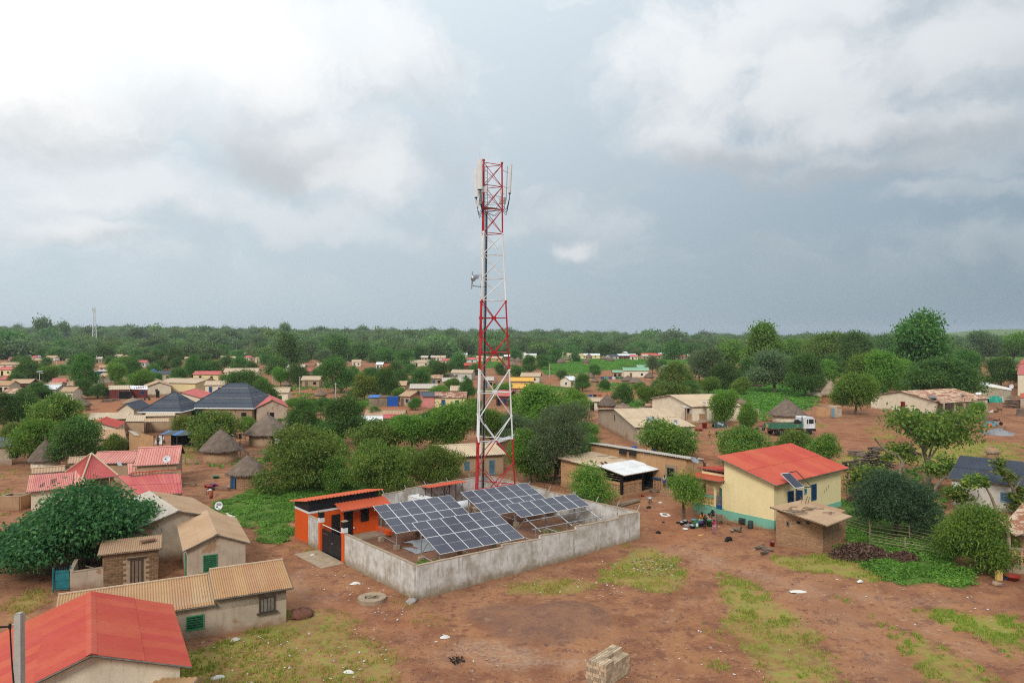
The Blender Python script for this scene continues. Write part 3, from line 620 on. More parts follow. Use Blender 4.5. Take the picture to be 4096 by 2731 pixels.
# the walled compound
A0=P(1665,2400);B0=P(2556,2152)
ex=Vector((B0.x-A0.x,B0.y-A0.y,0));WALL_L=ex.length;ex.normalize();ey=Vector((-ex.y,ex.x,0));WALL_D=21.9
EXA=math.atan2(ex.y,ex.x)
def LC(a,b,z=0.0):
 """compound coordinates: a metres along the front wall, b metres back"""
 p=A0+ex*a+ey*b;return Vector((p.x,p.y,T(p.x,p.y)+z))
def zfix(p,z):return Vector((p.x,p.y,z))
def wall_run(mb,cap,p,q,tops,th=.2,low=-.5,jut=0.0):
 """a straight wall of sections; tops = [(t0, t1, z0, z1)]"""
 p,q=Vector(p),Vector(q);d=(q-p);d.z=0;n=Vector((-d.y,d.x,0)).normalized()*th/2
 for t0,t1,z0,z1 in tops:
  a=p+d*t0;b=p+d*t1;ga,gb=T(a.x,a.y),T(b.x,b.y)
  poly=[(a-n).xy,(b-n).xy,(b+n).xy,(a+n).xy]
  mb.prism(poly,[ga+low,gb+low,gb+low,ga+low],[ga+z0,gb+z1,gb+z1,ga+z0])
  if cap is not None:
   m=n*1.18;k=max(2,int((b-a).length/.8));
   for i in range(k):
    s0,s1=i/k,(i+1)/k;aa,bb=a.lerp(b,s0),a.lerp(b,s1);za=ga+(gb-ga)*s0+z0+(z1-z0)*s0;zb=ga+(gb-ga)*s1+z0+(z1-z0)*s1
    r1=random.uniform(.035,.07)
    cap.prism([(aa-m).xy,(bb-m).xy,(bb+m).xy,(aa+m).xy],[za+.001,zb+.001,zb+.001,za+.001],[za+r1,zb+r1,zb+r1,za+r1])
def build_compound():
 w=thing('compound_wall','grey rendered perimeter wall with stepped top round the solar panels','wall',A0)
 mb,cp=MB(),MB()
 n=5;cuts=[0,.325,.49,.66,.88,1.0];tops=[]
 for i in range(5):tops.append((cuts[i],cuts[i+1],[2.34,2.42,2.42,2.44,2.46][i],[2.22,2.18,2.18,2.2,2.30][i]))
 wall_run(mb,None,LC(0,0),LC(WALL_L,0),[(t0,t1,z0,z1)for t0,t1,z0,z1 in tops]);wall_run(MB(),cp,LC(0,0),LC(WALL_L,0),tops)
 mb.build('front_wall','concrete_render',w);cp.build('coping','concrete',w)
 mb,cp=MB(),MB();wall_run(mb,cp,LC(0,.1),LC(0,10.35),[(0,1,2.36,2.36)]);mb.build('side_wall','concrete_render',w);cp.build('coping','concrete',w)
 mb,cp=MB(),MB();wall_run(mb,cp,LC(0,14.95),LC(.05,17.2),[(0,1,2.5,2.5)]);mb.build('side_wall','concrete_render',w);cp.build('coping','concrete',w)
 mb,cp=MB(),MB();wall_run(mb,cp,LC(6.8,20.3),LC(WALL_L,WALL_D),[(0,.14,2.2,2.2),(.14,.31,2.5,2.5),(.31,.58,2.62,2.62),(.58,1,2.62,2.5)]);mb.build('back_wall','concrete_render',w);cp.build('coping','concrete',w)
 mb,cp=MB(),MB();wall_run(mb,cp,LC(WALL_L,WALL_D-.1),LC(WALL_L,.1),[(0,.45,2.5,2.45),(.45,.75,2.35,2.3),(.75,1,2.3,2.3)]);mb.build('side_wall','concrete_render',w);cp.build('coping','concrete',w)
 # barbed wire posts leaning outwards
 posts=[]
 for a in(7.6,9.3,12,14.5,17.4,20.5,23.3):posts.append((LC(a,20.3+(a-6.8)/16.6*1.6,2.5),ey*.3+Vector((0,0,.5))-ex*.15))
 for b in(18,15,11.8,8.5,8.2,5.2,2.6,.2):posts.append((LC(WALL_L,b,2.35),ex*.32+Vector((0,0,.45))))
 for p,v in posts:MB().box(p+v*.5,(.05,.05,.62),EXA,Vector((0,0,1)).rotation_difference(Matrix.Rotation(-EXA,3,'Z')@v.normalized()).to_matrix()).build('wire_post','concrete_pole',w)
 for k in(.35,.65,.95):
  for seg in(posts[:7],posts[7:]):
   for(p,v),(q,u)in zip(seg,seg[1:]):
    if(p-q).length>1:MB().bar(p+v*k,q+u*k,.008,4).build('barbed_wire','steel_dark',w)
 for t in(.325,.49,.66,.88):MB().bar(LC(WALL_L*t,.02,2.2),LC(WALL_L*t+.25,.3,2.62),.025,5).build('wire_post','steel_dark',w)
 # gate
 g=thing('gate','black double-leaf metal gate between orange pillars','gate',LC(0,12.6))
 for b in(10.55,14.75):
  pl=MB().box(LC(0,b,1.02),(.36,.36,2.84),EXA).build('pillar','orange_wall',g)
  MB().box(LC(0,b,2.63),(.4,.4,.38),EXA).build('white_band','white_paint',pl);MB().box(LC(0,b,3.06),(.4,.4,.48),EXA).build('black_cap','black_paint',pl)
  MB().box(LC(0,b,3.325),(.44,.44,.05),EXA).build('cap_stone','concrete',pl)
 for b0,b1 in((10.78,12.62),(12.66,14.52)):
  m=(b0+b1)/2;lf=MB().box(LC(0,m,1.0),(.04,b1-b0,1.9),EXA).build('gate_leaf','black_paint',g)
  rl=MB();rl.bar(LC(0,b0,2.28),LC(0,b1,2.28),.028)
  rl.build('top_rail','white_paint',lf)
  for k in range(9):MB().bar(LC(0,b0+(k+.5)*(b1-b0)/9,1.95),LC(0,b0+(k+.5)*(b1-b0)/9,2.28),.012,5).build('upright','black_paint',lf)
 for k in range(7):
  MB().box(LC(-.024,14.3-k*.13,1.62+random.uniform(-.02,.02)),(.01,.06,.12),EXA).build('worn_lettering','rust',g)
 MB().box(LC(-.04,12.64,1.1),(.05,.1,.12),EXA).build('padlock','tin',g)
 rp=MB();rp.quad(LC(-.15,10.3,.02),LC(-.15,15.0,.02),LC(-2.1,15.3,.02),LC(-2.1,10.6,.02));rp2=MB().slab([LC(-.15,10.3,.12),LC(-.15,15.0,.12),LC(-2.1,15.4,.04),LC(-2.0,10.5,.04)],.3)
 single(rp2,'gate_ramp','worn concrete ramp in front of the black gate','ramp','concrete',LC(-1,12.6))
 # orange hut
 h=thing('orange_hut','orange and black painted equipment hut in the corner of the compound','building',LC(3.4,18.7))
 def lb(a0,a1,b0,b1,z0,z1,name,mat,par=h):
  c=LC((a0+a1)/2,(b0+b1)/2);return MB().box(Vector((c.x,c.y,c.z+(z0+z1)/2)),(a1-a0,b1-b0,z1-z0),EXA).build(name,mat,par)
 lb(0.05,6.8,17.3,20.2,-.5,2.62,'wall','orange_wall');lb(.02,6.83,17.27,20.23,2.62,2.8,'white_band','white_paint')
 z=LC(3,18.7).z
 mb=MB();mb.prism([LC(*c).xy for c in((.04,17.29),(6.81,17.29),(6.81,20.21),(.04,20.21))],z+2.8,[z+3.78,z+3.78,z+3.28,z+3.28]);mb.build('parapet','black_paint',h)
 def RZ(a,b,zz):c=LC(a,b);return Vector((c.x,c.y,z+zz))
 rf=MB().corr(RZ(-.35,16.95,3.87),RZ(7.3,16.95,3.87),RZ(7.3,20.6,3.27),RZ(-.35,20.6,3.27),.33,.035,.02,'trap').build('roof','sheet_redorange',h)
 for k in range(6):MB().box(RZ(.6+k*1.25,16.97,3.78),(.06,.1,.08),EXA).build('purlin','steel_dark',rf)
 cn=MB().corr(RZ(2.55,16.15,2.68),RZ(7.5,16.15,2.68),RZ(7.35,17.24,3.2),RZ(2.4,17.24,3.2),.33,.03,.02,'trap').build('canopy','sheet_redorange',h)
 MB().bar(RZ(2.6,16.25,2.6),RZ(7.4,16.25,2.6),.035,4).build('canopy_rail','white_paint',cn)
 for a in(3.3,6.9):MB().bar(RZ(a,16.25,2.55),RZ(a,17.28,2.0),.025,4).build('canopy_bracket','black_paint',cn)
 for a0,a1,z0,z1,nm in((2.15,2.95,.05,2.2,'door'),(3.35,4.2,.05,2.3,'door'),(5.0,5.8,1.15,2.35,'window')):
  c=LC((a0+a1)/2,17.28);d=MB().box(Vector((c.x,c.y,z+(z0+z1)/2)),(a1-a0,.06,z1-z0),EXA).build(nm,'black_paint',h)
  k=int((z1-z0-.2)/.13)
  for i in range(k):
   for s in(-.25,.25):
    cc=LC((a0+a1)/2+s*(a1-a0),17.235);MB().box(Vector((cc.x,cc.y,z+z0+.15+i*.13)),((a1-a0)*.42,.03,.085),EXA,Matrix.Rotation(.6,3,'X')).build('louvre','steel_dark',d)
 for r_,y0,x0,n_ in((0,2.32,4.35,9),(1,2.16,4.5,5)):
  for i in range(n_):c=LC(x0+i*.065,17.29);MB().box(Vector((c.x,c.y,z+y0+random.uniform(-.012,.012))),(.04,.012,random.uniform(.05,.09)),EXA).build('faded_lettering','white_paint',h)
 lb(2.0,6.95,15.5,17.27,-.2,.14,'step_slab','concrete');lb(6.5,6.9,14.9,17.26,.13,.5,'low_kerb','orange_wall')
 c=LC(4.3,17.25);MB().lathe(Vector((c.x,c.y,z+.75)),[(.0,0),(.07,.0),(.07,.06),(0,.06)],10,ax=-ey).build('lamp','plastic_white',h)
build_compound()
# solar arrays
PANEL_W,PANEL_L=1.303,2.384
def panel_meshes():
 fr=MB();w,l=PANEL_W-.02,PANEL_L-.02
 for sx in(-1,1):fr.box((sx*(w/2-.012),0,0),(.024,l,.045))
 for sy in(-1,1):fr.box((0,sy*(l/2-.012),0),(w-.05,.024,.045))
 fr.box((0,0,.006),(w-.05,.012,.036))
 fm=fr.mesh('panel_frame');fm.materials.append(M('plastic_white'))
 gm=bpy.data.meshes.new('cells');vs_,fs,uvs=[],[],[]
 for sy in(-1,1):
  y0,y1=sorted((sy*.007,sy*(l/2-.025)));b=len(vs_);hx=w/2-.025
  vs_+=[(-hx,y0,.012),(hx,y0,.012),(hx,y1,.012),(-hx,y1,.012)];fs.append((b,b+1,b+2,b+3));uvs+=[(0,0 if sy<0 else .5),(1,0 if sy<0 else .5),(1,.5 if sy<0 else 1),(0,.5 if sy<0 else 1)]
  b=len(vs_);vs_+=[(-hx,y0,-.01),(-hx,y1,-.01),(hx,y1,-.01),(hx,y0,-.01)];fs.append((b,b+1,b+2,b+3));uvs+=[(0,0)]*4
 gm.from_pydata(vs_,[],fs);ul=gm.uv_layers.new(name='UVMap')
 for i,q in enumerate(uvs):ul.data[i].uv=q
 gm.materials.append(M('solar_cells'));return fm,gm
FRAME_ME,CELL_ME=panel_meshes()
def solar_array(a,b,label,rows=2,zt=3.0,zb=1.6,rot=-4.5,cols=6):
 """a,b: compound position of the high left corner"""
 o=LC(a,b);z=T(*LC(a+4,b-2).xy);rx=Matrix.Rotation(R(rot),3,'Z')@ex;ry=Vector((rx.y,-rx.x,0))
 Ls=2*PANEL_L;run=math.sqrt(Ls**2-(zt-zb)**2)
 def pt(s,t,off=0.0):
  """s metres along the row, t metres down the slope"""
  p=Vector((o.x,o.y,z+zt))+rx*s+ry*(t/Ls*run)+Vector((0,0,-(zt-zb)*t/Ls));return p+nrm*off
 dn=(ry*run+Vector((0,0,-(zt-zb)))).normalized();nrm=rx.cross(-dn).normalized();W=cols*PANEL_W
 base=Vector((o.x,o.y,z))+rx*W/2+ry*run/2
 t_=thing('solar_array',label,'solar array',base,'solar arrays in the compound')
 q=Matrix((rx,-dn,nrm)).transposed().to_quaternion()
 for r in range(rows):
  for c in range(cols):
   p=pt((c+.5)*PANEL_W,(r+.5)*PANEL_L);pn=place(FRAME_ME,'solar_panel',t_,p,quat=q)
   g=bpy.data.objects.new('cells',CELL_ME);COL.objects.link(g);g.parent=pn
 for tt in(.55,1.85,2.95,4.25):
  MB().bar(pt(-.12,tt,-.07),pt(W+.12,tt,-.07),.04,4).build('rail','galvanised',t_)
 for s in(.5,W/2,W-.5):
  MB().bar(pt(s,.1,-.15),pt(s,Ls-.1,-.15),.05,4).build('rafter','galvanised',t_)
  hi,lo=pt(s,.75,-.2),pt(s,Ls-.85,-.2)
  for p_ in(hi,lo):
   MB().bar(zfix(p_,z-.1),p_,.05,6).build('post','galvanised',t_);MB().box(zfix(p_,z+.12),(.42,.42,.5),EXA).build('footing','concrete',t_)
  MB().bar(zfix(hi,z+.55),pt(s,2.3,-.2),.035,5).build('brace','galvanised',t_);MB().bar(zfix(hi,z+.5),zfix(lo,z+.5),.035,5).build('tie','galvanised',t_)
solar_array(4.45,7.75,'front solar array of twelve panels nearest the corner of the grey wall',2)
solar_array(4.9,14.9,'solar array of twelve panels beside the orange hut',2)
solar_array(14.2,14.7,'solar array of twelve panels at the foot of the mast',2)
solar_array(14.25,7.85,'half-filled solar array of six panels with bare rails below',1)
# things in the compound
def build_site_things():
 p=LC(12.4,18.9);g=thing('generator','white generator cabinet behind the solar panels','generator',p);z=p.z
 an=EXA+R(4);MB().box(p+Vector((0,0,.15)),(1.5,2.6,.3),an).build('base','concrete',g)
 bd=MB().box(p+Vector((0,0,1.2)),(1.25,2.4,1.75),an).build('cabinet','plastic_white',g)
 mm=Matrix.Rotation(an,3,'Z')
 MB().box(p+mm@Vector((0,0,2.1)),(1.3,2.45,.05),an).build('lid','white_paint',bd)
 MB().tube([p+mm@Vector((.1,.3,2.1)),p+mm@Vector((.1,.25,2.3)),p+mm@Vector((.05,-.2,2.36)),p+mm@Vector((0,-.5,2.3))],.06,8).build('exhaust','rust',bd)
 MB().box(p+mm@Vector((-.63,.3,1.2)),(.03,.9,1.2),an).build('door','white_paint',bd);MB().box(p+mm@Vector((0,-1.21,1.25)),(.9,.03,1.1),an).build('door','white_paint',bd)
 MB().box(p+mm@Vector((-.64,-.75,1.35)),(.03,.1,.9),an).build('grille','steel_dark',bd)
 for k,ch in enumerate(('IS','SDMO')):
  tx=lettering(ch,.34,'red_paint',bd);tx.location=(mm@(Vector((-.65,.25,1.3))if k==0 else Vector((0,-1.235,1.45))));tx.rotation_euler=(R(90),0,an+(R(-90)if k==0 else 0))
 p=LC(16.0,20.2);c=thing('cable_shelter','small steel shelter with orange sheet roof against the back wall','shelter',p)
 for a in(-1.9,-.3,.3,1.9):
  for b in(-.6,)if abs(a)<1 else(-.6,):MB().bar(p+ex*a+ey*b,p+ex*a+ey*b+Vector((0,0,2.75)),.04,4).build('post','steel_dark',c)
  if abs(a)>1:MB().bar(p+ex*a+ey*.5,p+ex*a+ey*.5+Vector((0,0,2.7)),.04,4).build('post','steel_dark',c)
 for a0,a1,z0,z1 in((-1.9,.3,1.85,1.85),(-1.9,-1.4,2.3,1.85),(-.3,-.8,1.95,2.7),(.3,-.1,2.7,1.9),(.3,.6,2.3,2.7),(1.9,1.5,2.2,2.7)):MB().bar(p+ex*a0+ey*-.6+Vector((0,0,z0)),p+ex*a1+ey*-.6+Vector((0,0,z1)),.03,4).build('brace','steel_dark',c)
 MB().corr(p+ex*-2.3+ey*-.95+Vector((0,0,2.8)),p+ex*2.4+ey*-.95+Vector((0,0,2.8)),p+ex*2.4+ey*.85+Vector((0,0,2.62)),p+ex*-2.3+ey*.85+Vector((0,0,2.62)),.3,.03,.02,'trap').build('roof','sheet_redorange',c)
 p=LC(15.3,17.0);t=thing('fuel_tank','white fuel tank on concrete cradle under the rear solar array','tank',p)
 MB().lathe(p-ex*1.5+Vector((0,0,1.0)),[(0,0),(.4,.03),(.52,.12),(.52,2.88),(.4,2.97),(0,3)],18,ax=ex).build('cylinder','plastic_white',t,True);MB().box(p+Vector((0,0,.3)),(2.6,1.0,.6),EXA).build('cradle','concrete',t)
 MB().box(p-ex*1.2+Vector((0,0,1.6)),(.3,.3,.25),EXA).build('filler','red_paint',t)
 # plastic ground sheet inside
 c=LC(5.0,8.5);mb=MB();k=7
 for i in range(k):
  for j in range(4):
   def gp(i,j):q=LC(5.6+i*.9,8.9+j*.9);return Vector((q.x,q.y,q.z+.05+.03*math.sin(i*2.1+j)))
   mb.quad(gp(i,j),gp(i+1,j),gp(i+1,j+1),gp(i,j+1))
 single(mb,'ground_sheet','grey plastic sheet spread on the soil under the left array','tarp','galvanised',LC(8,10.5))
build_site_things()
# lattice mast
TZ=77.0
def tower():
 F0=PD(1900,1340,TZ);base=Vector((F0.x,F0.y,T(F0.x,F0.y)));zg=base.z
 al=R(34.7);kpx=TZ/F
 def H(v):return CAM_H-(v-V0)*kpx
 wv=[(640,71),(935,74),(1205,93),(1480,113),(1760,132),(1940,144),(2034,151)]
 def width(v):
  for(v0,w0),(v1,w1)in zip(wv,wv[1:]):
   if v0<=v<=v1:return w0+(w1-w0)*(v-v0)/(v1-v0)
  return wv[0][1]if v<wv[0][0]else wv[-1][1]
 cu=1972.0
 def leg(i,v):
  s=width(v)*kpx/math.cos(al)
  tri=[Vector((0,0)),Vector((s*math.cos(al),s*math.sin(al))),Vector((s*math.cos(al+R(60)),s*math.sin(al+R(60))))]
  cen=(tri[0]+tri[1]+tri[2])/3;q=tri[i]-cen;c0=PD(1958,1340,TZ)
  return Vector((c0.x+q.x,c0.y+q.y,H(v)))
 t=thing('lattice_mast','tall red and white three-legged lattice telecom mast with white antennas','tower',(PD(1958,1340,TZ).x,TZ,zg))
 vb=V0+(CAM_H-zg)/kpx
 lv=[652,747,840,935,1021,1115,1205,1343,1480,1664,1760,1850,1937,vb]
 red=lambda v:v<935 or 1205<=v<1480 or v>=1760
 for i in range(3):
  for v0,v1 in zip(lv,lv[1:]):
   MB().bar(leg(i,v0),leg(i,v1),.085,8).build('leg_section','tower_red' if red((v0+v1)/2)else 'tower_white',t)
  for v in(652,840,935,1205,1343,1480,1664,1760,1850):MB().bar(leg(i,v)-Vector((0,0,.1)),leg(i,v)+Vector((0,0,.1)),.135,8).build('flange','tower_red' if red(v+1)else 'tower_white',t)
  MB().box(zfix(leg(i,vb),zg+.2),(.9,.9,.8),EXA).build('plinth','concrete',t)
 prs=((0,1),(1,2),(2,0))
 for i,j in prs:
  for v in(660,747,840,935,1021,1115,1203):MB().bar(leg(i,v),leg(j,v),.042,6).build('strut','tower_red' if v<936 else 'tower_white',t)
  for v0,v1 in((660,747),(747,840),(840,935),(935,1021),(1021,1115),(1115,1203)):
   m='tower_red' if v0<935 else 'tower_white'
   MB().bar(leg(i,v0),leg(j,v1),.034,6).build('diagonal',m,t);MB().bar(leg(j,v0),leg(i,v1),.034,6).build('diagonal',m,t)
  for v0,vm,v1,m in((1205,1272,1343,'tower_red'),(1343,1409,1480,'tower_red'),(1480,1568,1664,'tower_white')):
   mid=(leg(i,vm)+leg(j,vm))/2;MB().bar(leg(i,vm),leg(j,vm),.05,6).build('strut',m,t)
   for q in(leg(i,v0),leg(j,v0),leg(i,v1),leg(j,v1)):MB().bar(q,mid,.05,6).build('diagonal',m,t)
   MB().box(mid,(.28,.28,.28),EXA).build('gusset',m,t)
  for v0,vk,m in((1664,1755,'tower_white'),(1850,1757,'tower_red'),(1850,1937,'tower_red'),(vb,1937,'tower_red')):
   mid=(leg(i,vk)+leg(j,vk))/2
   for q in(leg(i,v0),leg(j,v0)):MB().bar(q,mid,.05,6).build('diagonal',m,t)
  for v,m in((1755,'tower_white'),(1937,'tower_red')):MB().bar(leg(i,v),leg(j,v),.05,6).build('strut',m,t)
  # rest platform and thin rails
 c3=[leg(i,838)for i in range(3)];MB().quad(*[q+Vector((0,0,.1))for q in c3]).build('platform','galvanised',t)
 for v in(786,815):
  for i,j in prs:MB().bar(leg(i,v),leg(j,v),.02,5).build('guard_rail','galvanised',t)
  # cable ladder
 def lad(v,o):a,b,c=leg(0,v),leg(1,v),leg(2,v);q=a*.52+c*.33+b*.15;return q+(b-a).normalized()*o
 for o_ in(-.16,.16):MB().tube([lad(v,o_)for v in(668,840,935,1205,1480,1760,vb-5)],.03,5).build('ladder_rail','galvanised',t)
 v=672
 while v<vb-10:MB().bar(lad(v,-.16),lad(v,.16),.018,4).build('rung','galvanised',t);v+=14
 for o_ in(-.06,0,.06,.11):MB().tube([lad(v,o_)+Vector((.0,-.04,0))for v in(850,935,1205,1480,1760,vb-5)],.022,5).build('feeder_cable','cable_black',t)
 # sector antennas
 def antenna(u0,v0,v1,w,d,yaw,legi,lean=0.0):
  top,bot=PD(u0,v0,d),PD(u0+lean,v1,d);h=(top-bot).length;c=(top+bot)/2;ax=(top-bot).normalized()
  tilt=Matrix.Rotation(-yaw,3,'Z')@Vector((0,0,1)).rotation_difference(ax).to_matrix()@Matrix.Rotation(yaw,3,'Z')
  a=thing('sector_antenna',LAB.pop(0),'antenna',bot,'antennas on the red and white mast')
  mb=MB();hw=w/2;prof=[(-hw,.0),(-hw*.8,-.1),(0,-.15),(hw*.8,-.1),(hw,0),(hw,.1),(-hw,.1)]
  m3=Matrix.Rotation(yaw,3,'Z');vs0=[bot+m3@Vector((x,y,0))for x,y in prof];vs1=[top+m3@Vector((x,y,0))for x,y in prof];n=len(prof)
  mb.v=vs0+vs1;mb.f=[tuple(range(n))[::-1],tuple(range(n,2*n))]+[(k,(k+1)%n,n+(k+1)%n,n+k)for k in range(n)]
  mb.build('radome','antenna_white',a)
  MB().box(bot+m3@Vector((0,-.02,-.05)),(w*.9,.2,.1),yaw).build('end_plate','cable_black',a)
  bk=m3@Vector((0,.38,0));pole=MB().bar(bot+bk+Vector((0,0,-.8)),top+bk+Vector((0,0,-.2)),.05,8).build('mounting_pole','galvanised',a)
  for f in(.18,.72):
   q=bot.lerp(top,f);MB().bar(q,q+bk,.03,5).build('bracket','galvanised',pole);lz=q.z;vv=V0+(CAM_H-lz)/kpx;MB().bar(q+bk,leg(legi,vv),.03,5).build('bracket','galvanised',pole)
  for k,s in enumerate((-.12,0,.12)):
   e=leg(legi,820+10*k);st=bot+m3@Vector((s*w/.5,0,-.1));m_=(st+e)/2+Vector((0,0,-1.1-.15*k))
   MB().tube([st,st+Vector((0,0,-.45)),st.lerp(m_,.6)+Vector((0,0,-.35)),m_,m_.lerp(e,.6),e],.028,5).build('jumper_cable','cable_black',a)
 LAB=['large white panel antenna facing the camera, left of the mast head','white panel antenna farthest left on the mast head','white panel antenna on a pole right of the mast head']
 antenna(1919,638,757,.52,TZ-2.6,R(-8),0,1);antenna(1901,677,789,.46,TZ+.6,R(-70),2,4);antenna(2044,657,772,.30,TZ+1.2,R(78),1,-6)
 for u,v,w,h,d,li in((1939,758,.42,.62,TZ-1.9,0),(2010,766,.42,.62,TZ+.2,1),(2004,805,.30,.70,TZ+.4,1),(2018,803,.26,.7,TZ+1.2,1),(1926,790,.35,.75,TZ-1.2,0),(1911,815,.26,.75,TZ+.2,2)):
  c=PD(u,v,d);b=MB().box(c,(w,.22,h),R(20)).build('radio_unit','antenna_white',t)
  MB().bar(c,leg(li,v),.03,5).build('bracket','galvanised',b);MB().tube([c+Vector((0,0,-h/2)),c+Vector((0,-.05,-h/2-.5)),(c+lad(850,0))/2+Vector((0,0,-1.0)),lad(850,0)],.022,5).build('jumper_cable','cable_black',b)
  # microwave link dish
 c=PD(1893,1112,TZ+.3);d=thing('microwave_dish','grey microwave link drum on a side arm of the mast','antenna',c)
 MB().bar(PD(1890,1087,TZ+.3),PD(1886,1156,TZ+.3),.075,8).build('mounting_pole','galvanised',d)
 ax=Vector((-.75,.45,0)).normalized();MB().lathe(c+Vector((.15,0,0)),[(0,-.1),(.16,-.1),(.34,.1),(.34,.28),(0,.3)],16,ax=ax).build('dish','galvanised',d,True);MB().box(c+Vector((.42,-.12,.05)),(.24,.24,.3),.4).build('radio_unit','galvanised',d)
 for v in(1101,1144):MB().bar(PD(1889,v,TZ+.3),leg(2,v),.035,5).build('arm','galvanised',d);MB().bar(PD(1889,v,TZ+.3),leg(0,v),.03,5).build('arm','galvanised',d)
 MB().tube([PD(1890,1125,TZ+.2),PD(1893,1142,TZ),PD(1904,1146,TZ),lad(1150,0)],.02,5).build('jumper_cable','cable_black',d)
 MB().bar(leg(0,655)+Vector((-.35,0,0)),PD(1917,607,TZ),.012,5).build('lightning_rod','galvanised',t)
tower()
# houses
def frame2(p,q):
 """unit vector p->q in plan and its left normal"""
 d=Vector((q.x-p.x,q.y-p.y,0));L=d.length;d.normalize();return d,Vector((-d.y,d.x,0)),L
SLAT={}
def louvred(par,c,d,n,w,h,mat,frame_mat=None,slats=None,name='window'):
 """a louvred shutter: c centre on the wall face, d along the wall, n outward"""
 a=math.atan2(d.y,d.x);o=MB().box(c+n*.015,(w,.05,h),a).build(name,'dark_void',par)
 fr=MB();
 for s in(-1,1):fr.box(c+d*s*(w/2-.02)+n*.05,(.05,.06,h),a)
 for s in(-1,1):fr.box(c+Vector((0,0,s*(h/2-.02)))+n*.05,(w-.1,.06,.05),a)
 fr.build('frame',frame_mat or mat,o)
 k=slats or max(3,int(h/.13));key=(round(w,2),mat)
 if key not in SLAT:
  me=MB().box((0,0,0),(w-.1,.02,.115),0,Matrix.Rotation(.5,3,'X')).mesh('slat');me.materials.append(M(mat));SLAT[key]=me
 for i in range(k):place(SLAT[key],'slat',o,c+n*.055+Vector((0,0,-h/2+(i+.5)*h/k)),a if n.dot(Vector((d.y,-d.x,0)))>0 else a+math.pi)
 return o
def door(par,c,d,n,w,h,mat,frame='grey_timber',planks=3):
 """plank door; c is the centre of the sill line on the wall face"""
 a=math.atan2(d.y,d.x);c=c+Vector((0,0,h/2));o=MB().box(c+n*.02,(w,.05,h),a).build('door','dark_void',par)
 fr=MB()
 for s in(-1,1):fr.box(c+d*s*(w/2)+n*.05,(.09,.1,h),a)
 fr.box(c+Vector((0,0,h/2+.04))+n*.05,(w+.12,.1,.09),a);fr.build('frame',frame,o)
 for i in range(planks):MB().box(c+d*(-w/2+(i+.5)*w/planks)+n*.06,(w/planks-.015-(.09/planks),.03,h-.06),a).build('plank',mat,o)
 return o
def hole(par,c,d,n,w,h,frame='grey_timber',name='window'):
 a=math.atan2(d.y,d.x);o=MB().box(c+n*.012,(w,.03,h),a).build(name,'dark_void',par)
 fr=MB()
 for s in(-1,1):fr.box(c+d*s*(w/2+.03)+n*.03,(.06,.08,h+.12),a)
 for s in(-1,1):fr.box(c+Vector((0,0,s*(h/2+.03)))+n*.03,(w,.08,.06),a)
 fr.build('frame',frame,o);return o
def roof_slope(par,e0,e1,r1,r0,mat,pitch=.2,sheets=None,kind='sine',name='roof',amp=.032,fascia='grey_timber'):
 """a roof plane; with sheets=(columns, rows) it is laid in single overlapping sheets"""
 e0,e1,r1,r0=map(Vector,(e0,e1,r1,r0))
 if sheets:
  nx,ny=sheets;rf=MB().slab([e0.lerp(e1,.003)-Vector((0,0,.05)),e1.lerp(e0,.003)-Vector((0,0,.05)),r1-Vector((0,0,.05)),r0-Vector((0,0,.05))],.03).build(name,'dark_timber',par)
  for j in range(ny):
   for i in range(nx):
    a0,a1=i/nx,(i+1)/nx;b0,b1=max(0,j/ny-.02),(j+1)/ny;lift=Vector((0,0,.012*(i%2)+.03*j+random.uniform(0,.01)))
    q=lambda a,b:e0.lerp(e1,a).lerp(r0.lerp(r1,a),b)+lift
    MB().corr(q(a0,b0),q(a1,b0),q(a1,b1),q(a0,b1),pitch,amp,.012,kind).build('roof_sheet',mat,rf)
 else:rf=MB().corr(e0,e1,r1,r0,pitch,amp,.03,kind).build(name,mat,par)
 if fascia:
  f=MB();dn=Vector((0,0,-.07));ins=(r0-e0).normalized()*.03
  f.bar(e0+dn+ins,e1+dn+ins,.055,4);f.build('fascia',fascia,rf)
  for a,b in((e0,r0),(e1,r1)):MB().bar(a+dn,b+dn,.05,4).build('barge_board',fascia,rf)
 return rf
def gable(name,label,eA,eB,aA,ez,rz,wall,roof,other=None,oh=.35,pitch=.22,sheets=None,cat='house',openings=(),kind='sine',gp=0,group=None,ridge_roof=None,floor_z=None,roof2=None):
 """gable house from three roof corners in the photo: near and far end of one eave, near end of the ridge"""
 E1,E2,R1=P(*eA,ez),P(*eB,ez),P(*aA,rz);d,n,L=frame2(E1,E2)
 if(R1-E1).dot(n)<0:n=-n
 v=R1-E1;off=math.atan2(-v.dot(d),v.dot(n))*(1 if n.dot(Vector((-d.y,d.x,0)))>0 else-1)
 a=math.atan2(d.y,d.x)+off*(v.xy.length*1.2/(v.xy.length*1.2+L));side=n.dot(Vector((-d.y,d.x,0)))
 d=Vector((math.cos(a),math.sin(a),0));n=Vector((-d.y,d.x,0))*(1 if side>0 else-1);L=(E2-E1).dot(d)
 half=(R1-E1).dot(n)
 if other:half=(half+(P(*other,ez)-E1).dot(n)/2)/2
 if half<0:n=-n;half=-half
 return gable_w(name,label,E1,d,n,L,half,ez,rz,wall,roof,oh,pitch,sheets,cat,openings,kind,group,ridge_roof,roof2)
